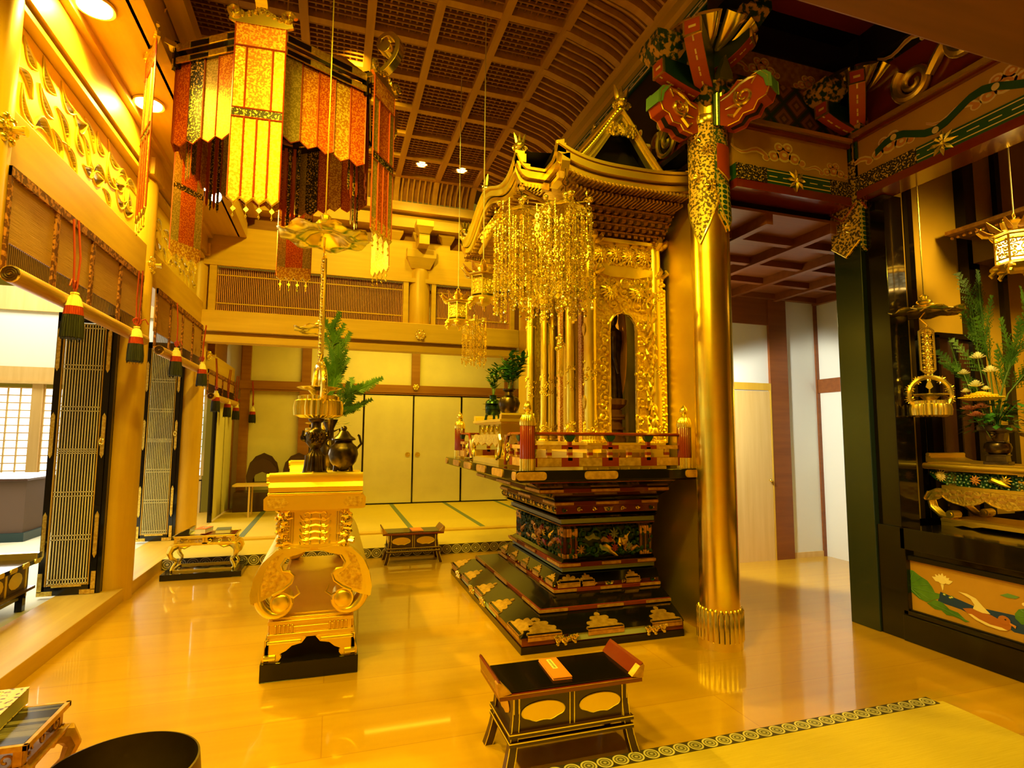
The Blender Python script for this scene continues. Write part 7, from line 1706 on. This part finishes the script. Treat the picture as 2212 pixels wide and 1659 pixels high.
mb = MB(); mb.box(.02, .045, -3.6, -.165, .195, .206); mb.box(.02, .045, -3.6, -.165, .53, .56); mb.box(.02, .045, -.175, -.165, .2, .55); mb.build('panel_frame', M['blackm'], t)
# gilded table in the recess
t = thing('gilded_side_table', 'gilded table with chequered apron and flower carved frieze on the right platform', 'table', (4.30, 2.02, .742))
W_, D_, H_ = .20, .96, .425
mb = MB(); mb.lathe([(.022, -D_), (.022, D_)], (-W_ - .0, 0, H_ - .018), 12, axis='y'); mb.box(-W_, W_, -D_, D_, H_ - .036, H_ - .002); mb.box(-W_ + .005, W_ - .005, -D_ + .02, D_ - .02, H_ - .002, H_ + .008); mb.box(-W_ + .02, W_ - .02, -D_ + .06, D_ - .12, H_ - .05, H_ - .036)
mb.build('table_top', M['gold_m'], t, bev=.002)
mb = MB(); mb.prism([(D_, H_ + .008), (D_ + .0, H_ + .05), (D_ - .015, H_ + .075), (D_ - .03, H_ + .07), (D_ - .035, H_ + .04), (D_ - .09, H_ + .02), (D_ - .3, H_ + .012), (D_ - .3, H_ + .008)], 'x', -W_ + .02, W_ - .02); mb.tube([(-W_ + .015, D_ - .018, H_ + .062), (W_ - .015, D_ - .018, H_ + .062)], .014, 8)
mb.build('upturned_end', M['gold_m'], t)
mb = MB(); mb.mat(0).box(-W_ + .05, W_ - .05, -D_ + .1, D_ - .12, H_ - .15, H_ - .05); mb.mat(1)
for yc in (D_ - .18, D_ - .62, D_ - 1.06, D_ - 1.5):
    for k in range(6): mb.mat(1).tube([(-W_ + .045, yc + .012 * k, H_ - .148), (-W_ + .045, yc + .012 * k, H_ - .05)], .006, 6)
arabesque(mb.mat(2), (-W_ + .044, D_ - .12, H_ - .148), -Y3, Z3, 1.6, .095, 46, .006, 21, lift=.002)
rd = random.Random(6)
for k, y in enumerate((D_ - .32, D_ - .50, D_ - .74, D_ - .95, D_ - 1.2)): flower(mb.mat(3 if k % 2 == 0 else 4), (-W_ + .03, y, H_ - .10 + .01 * (k % 2)), .035, -Y3, Z3, 9, .007)
mb.mat(4).tube([(-W_ + .03, D_ - .40, H_ - .10), (-W_ + .02, D_ - .43, H_ - .09), (-W_ + .02, D_ - .48, H_ - .11), (-W_ + .03, D_ - .52, H_ - .13)], [.01, .02, .018, .003], 7)
mb.build('flower_frieze', [M['navy'], M['gold_s'], M['green'], M['orange'], M['gold']], t)
mb = MB()   # black and white lotus spandrel under the overhang
mb.mat(0).plate((-W_ + .06, D_ - .0, H_ - .05), -Y3, Z3, [(0, 0), (.0, -.03), (.05, -.06), (.12, -.10), (.14, -.10), (.14, 0)][::1] if False else [(.14, 0), (.0, 0), (0, -.03), (.05, -.07), (.14, -.10)], .012)
flower(mb.mat(1), (-W_ + .05, D_ - .085, H_ - .085), .042, -Y3, Z3, 14, .008)
for k in range(9): mb.mat(1).sph((-W_ + .05, D_ - .01 - .016 * k, H_ - .065 - .006 * k), .006, 6, 4)
mb.build('lotus_spandrel', [M['green'], M['cream']], t)
mb = MB(); mb.box(-W_ + .02, W_ - .02, -D_ + .1, D_ - .10, H_ - .172, H_ - .15)
mb.build('frieze_sill', M['gold_m'], t)
mb = MB(); ap = [(D_ - .08, H_ - .172), (D_ - .02, H_ - .20), (D_ + .01, H_ - .25), (D_ + .0, H_ - .262), (D_ - .06, H_ - .255), (D_ - .10, H_ - .24), (D_ - .12, H_ - .222)]
y = D_ - .12; sc = []
for k in range(6):
    cw = .27
    for q in range(9): a = pi * q / 8; sc.append((y - cw * q / 8, H_ - .228 - .040 * sin(a) - .008 * abs(sin(3 * a))))
    y -= cw
pts = ap + sc + [(sc[-1][0], H_ - .172)]
mb.mat(0).prism(pts, 'x', -W_ - .005, -W_ + .01)
for k in range(30):
    for j in range(3):
        if (k + j) % 2 == 0: yy = D_ - .09 - .05 * k; zz = H_ - .19 - .018 * j; mb.mat(1).plate((-W_ - .005, yy, zz), -Y3, Z3, [(-.022, -.008), (.018, -.010), (.026, .008), (-.014, .010)], .002, .0004)
mb.mat(0).tube([(-W_ - .008, a, b) for a, b in ap[1:] + sc], .005, 5)
mb.build('chequered_apron', [M['gold_e'], M['gold_d']], t)
for yb in (D_ - .0, -.3, -D_):
    for sx in (-1, 1):
        mb = MB()
        for k in range(4): x = sx * (W_ - .03) + (k - 1.5) * .016; mb.tube([(x, yb - .05, H_ - .20), (x, yb - .015, H_ - .25), (x, yb - .03, H_ - .31), (x, yb - .09, H_ - .36), (x, yb - .16, H_ - .372), (x, yb - .19, H_ - .35), (x, yb - .17, H_ - .335)], [.012, .014, .014, .013, .012, .010, .006], 7)
        mb.tube([(sx * (W_ - .03) - .04, yb - .165, H_ - .345), (sx * (W_ - .03) + .04, yb - .165, H_ - .345)], .028, 14); mb.tube([(sx * (W_ - .03) - .044, yb - .165, H_ - .345), (sx * (W_ - .03) - .04, yb - .165, H_ - .345)], .014, 10)
        mb.build('curled_leg', M['gold'], t)
mb = MB(); mb.box(-W_ - .01, W_ + .01, -D_ + .1, D_ - .10, .030, .048)
mb.prism([(D_ - .10, .0), (D_ - .10, .03), (-D_, .03), (-D_, .0), (-D_ + .3, .02), (D_ - .36, .022), (D_ - .30, .008), (D_ - .24, .014), (D_ - .18, .0)], 'x', -W_ - .006, -W_ + .01); mb.box(W_ - .01, W_, -D_ + .1, D_ - .1, 0, .03); mb.build('base_frame', M['gold_m'], t)
VZ = .742 + .433
t = thing('flower_vase', 'square dark bronze vase with beast handles on the right gilded table', 'vase', (4.235, 2.58, VZ), .3)
mb = MB(); S4 = dict(n=4, a0=pi / 4, a1=pi / 4 + 2 * pi)
def sq(w, z0, z1, w2=None): w2 = w2 or w; mb.add([(sx * a, sy * a, z) for a, z in ((w, z0), (w2, z1)) for sx, sy in ((-1, -1), (1, -1), (1, 1), (-1, 1))], [(3, 2, 1, 0), (4, 5, 6, 7)] + [(i, (i + 1) % 4, 4 + (i + 1) % 4, 4 + i) for i in range(4)])
sq(.066, 0, .02); sq(.054, .02, .06, .05); sq(.058, .06, .066); mb.lathe([(.045, .066), (.068, .085), (.076, .115), (.068, .14), (.05, .15)], n=28); sq(.05, .148, .154); sq(.042, .154, .21, .052); sq(.062, .21, .225, .075); sq(.084, .225, .262)
mb.plate((0, -.084, .243), X3, Z3, rrect(.11, .022, .008), .003); mb.plate((-.084, 0, .243), -Y3, Z3, rrect(.11, .022, .008), .003)
mb.build('body', M['bronze'], t, bev=.003)
mb = MB()
for s in (-1, 1): mb.tube([(s * .05, 0, .20), (s * .08, 0, .205), (s * .085, 0, .18), (s * .07, 0, .16)], [.012, .014, .01, .006], 7); mb.sph((s * .085, 0, .195), .016, 7, 5)
mb.build('handle', M['bronze'], t)
FB = Vector((4.235, 2.58, VZ + .25))
cypress(tuple(FB), [((.02, .06, .92), 10, .26), ((-.02, .10, .72), 9, .24), ((.16, -.16, .78), 9, .24), ((-.06, .20, .44), 8, .2), ((.10, -.28, .55), 9, .24), ((.05, -.10, .5), 8, .2)], 'cypress branches fanning out behind the flowers in the square vase', 9, .034)
def bloom(off, R, petals, m, label, squash=.4, tilt=0, layers=4):
    t = thing('chrysanthemum', label, 'flower', tuple(FB + Vector(off))); mb = MB(); rd = random.Random(petals)
    for l in range(layers):
        rr = R * (1 - .2 * l); el = .15 + .3 * l
        for k in range(petals - 3 * l):
            a = 2 * pi * k / (petals - 3 * l) + l; d = Vector((cos(a), sin(a), 0)); mb.tube([(0, 0, 0), d * rr * .6 * cos(el) + Z3 * R * squash * sin(el), d * rr * cos(el) + Z3 * R * squash * (sin(el) + .25)], [R * .05, R * .10, R * .05], 5, flat=.5)
    mb.build('petals', m, t)
    mb = MB(); b = Vector((-off[0] * .8, -off[1] * .8, -off[2] - .1)); mb.tube([(0, 0, 0), b * .5, b], .003, 4); mb.build('stem', M['stem'], t); return t
for o, R, lb in (((-.10, .02, .46), .045, 'topmost small white chrysanthemum'), ((-.12, .10, .36), .036, 'small white chrysanthemum left of the stem, below the topmost'), ((-.10, -.05, .36), .045, 'small white chrysanthemum right of the stem, below the topmost'), ((-.12, .03, .27), .045, 'lower white chrysanthemum just above the yellow bloom'), ((-.12, -.03, .245), .026, 'tiny white bud right of the lower white bloom'), ((-.13, .09, .235), .028, 'tiny white bud left of the lower white bloom')):
    bloom(o, R, 16, M['chrysw'], lb, .9)
bloom((-.11, .01, .175), .125, 40, M['chrysy'], 'large flat yellow chrysanthemum at the middle of the bouquet', .42)
for o, lb in (((-.13, .0, .125), 'dusty pink bloom right under the yellow one'), ((-.14, .07, .115), 'dusty pink bloom at the left under the yellow one'), ((-.15, .02, .07), 'lowest dusty pink bloom among dark leaves')): bloom(o, .05, 18, M['pink'], lb, .6)
mb = MB(); rd = random.Random(11)
for k in range(150):
    a = rd.uniform(0, 6.28); r = rd.uniform(.03, .2); c = Vector((r * cos(a) * .8, r * sin(a), rd.uniform(-.02, .16))); d = Vector((cos(a), sin(a), rd.uniform(-.8, .5))).normalized(); s_ = d.cross(Z3).normalized() * .02
    mb.add([c, c + d * .03 + s_, c + d * .065, c + d * .03 - s_], [(0, 1, 2, 3)])
for k in range(9): a = rd.uniform(0, 6.28); mb.tube([(.015 * cos(a), .015 * sin(a), -.06), (.03 * cos(a), .03 * sin(a), .05), (.1 * cos(a), .12 * sin(a), .14)], .004, 4)
tag(mb.build('broad_leaves', M['leafd'], loc=tuple(FB)), 'dark glossy leaves and stems filling the mouth of the square vase', 'plant')
t = thing('stand', 'red and gold stand at the right edge behind the square vase', 'stand', (4.33, 2.36, VZ))
mb = MB(); mb.lathe([(.04, 0), (.05, .03), (.03, .10), (.05, .16), (.12, .19), (.135, .21), (.12, .22), (.0, .22)], n=28, fl=(14, .06)); mb.build('gold_dish', M['gold_e'], t)
mb = MB(); mb.mat(0).lathe([(.075, .26), (.07, .32), (.075, .42), (.0, .43)], n=24); mb.mat(1).lathe([(.082, .22), (.082, .26)], n=30, fl=(15, .12)); mb.mat(1).lathe([(.05, .34), (.078, .35), (.05, .36)], n=24); mb.build('red_drum', [M['verm'], M['gold']], t)
t = thing('lacquer_cabinet', 'dark lacquer cabinet with black frame standing in the right recess', 'cabinet', (4.30, 3.0, .742))
mb = MB(); mb.mat(0).box(-.0, .40, -.03, .09, 1.36, 1.40); mb.box(0, .025, -.03, .09, 0, 1.38); mb.box(.38, .40, -.03, .09, 0, 1.38); mb.box(.20, .215, -.032, .09, 0, 1.36); mb.mat(1).box(.025, .38, .0, .08, 0, 1.36); mb.build('cabinet_body', [M['black'], M['choc']], t)
t = thing('miniature_shrine_roof', 'dark tiled gilt edged shrine roof behind the lit lantern at the right edge', 'roof', (5.15, 2.85, 2.98))
mb = MB(); mb.mat(0).prism([(-.55, 0), (-.35, .08), (.0, .17), (.5, .17), (.5, 0)], 'y', -.5, .2); mb.mat(1).box(-.56, .5, -.51, .21, -.03, .0)
for k in range(16): mb.mat(1).sph((-.5, -.48 + .045 * k, -.05), .014, 6, 4)
mb.mat(0).box(-.35, .5, -.4, .15, -.25, -.03); mb.build('roof_body', [M['choc'], M['gold_d']], t)
# ================================================================ tatami mat at lower right
t = thing('tatami_mat', 'thick straw mat with ring crested cloth edge at the lower right', 'mat', (.2, 2.215, 0))
mb = MB(); mb.box(0, 2.80, -2.6, -.055, 0, .018); mb.build('straw_body', M['tatami'], t)
mb = MB(); mb.box(0, 2.76, -.0725, 0, .0, .0195); mb.build('crested_edge', M['ringf'], t)

# ================================================================ third level: pieces that belong to a part
SUB = {'round_pull': 'paper_panel', 'knob': 'leaf', 'ring_pull': 'lacquer_frame', 'brass_fittings': 'lacquer_frame', 'title_slip': 'cover', 'bell_drops': 'brocade_cloth', 'gold_mount': 'brocade_cloth',
       'curled_arm': 'lacquer_frame', 'corner_ribbons': 'lacquer_frame', 'rounded_edge_plate': 'top_slab', 'cloud_shaped_plate': 'black_tier', 'gold_band': 'red_moulding', 'corner_balusters': 'carved_frieze',
       'engraved_corner_plates': 'table_top', 'cloud_carving': 'frieze_box', 'floral_corner_carving': 'frieze_box', 'side_carving': 'frieze_box', 'gilt_spirals': 'red_body', 'green_tip': 'red_body', 'beaded_underside': 'red_body',
       'arch_frame': 'side_panel', 'leaf_carving': 'side_panel', 'roll_end': 'rolled_part', 'openwork_window': 'frame', 'lotus_petals': 'roof', 'raised_rims': 'openwork_board', 'dragon_ears': 'bulb', 'flame_finial': 'petalled_oil_bowl',
       'lotus_spandrel': 'flower_frieze', 'panel_frame': 'lacquer_body', 'pin': 'flower_plate', 'lens': 'housing', 'hook': 'lotus_crown', 'ball_arms': 'lotus_crown'}
for o in list(bpy.data.objects):
    st = o.name.split('.')[0]
    if st in SUB and o.parent and o.parent.type == 'EMPTY':
        sib = [c for c in bpy.data.objects if c.parent == o.parent and c.name.split('.')[0] == SUB[st] and c is not o]
        if sib: o.parent = sib[0] if len(sib) == 1 or st not in ('arch_frame', 'leaf_carving') else min(sib, key=lambda c: (c.matrix_world.translation - o.matrix_world.translation).length)
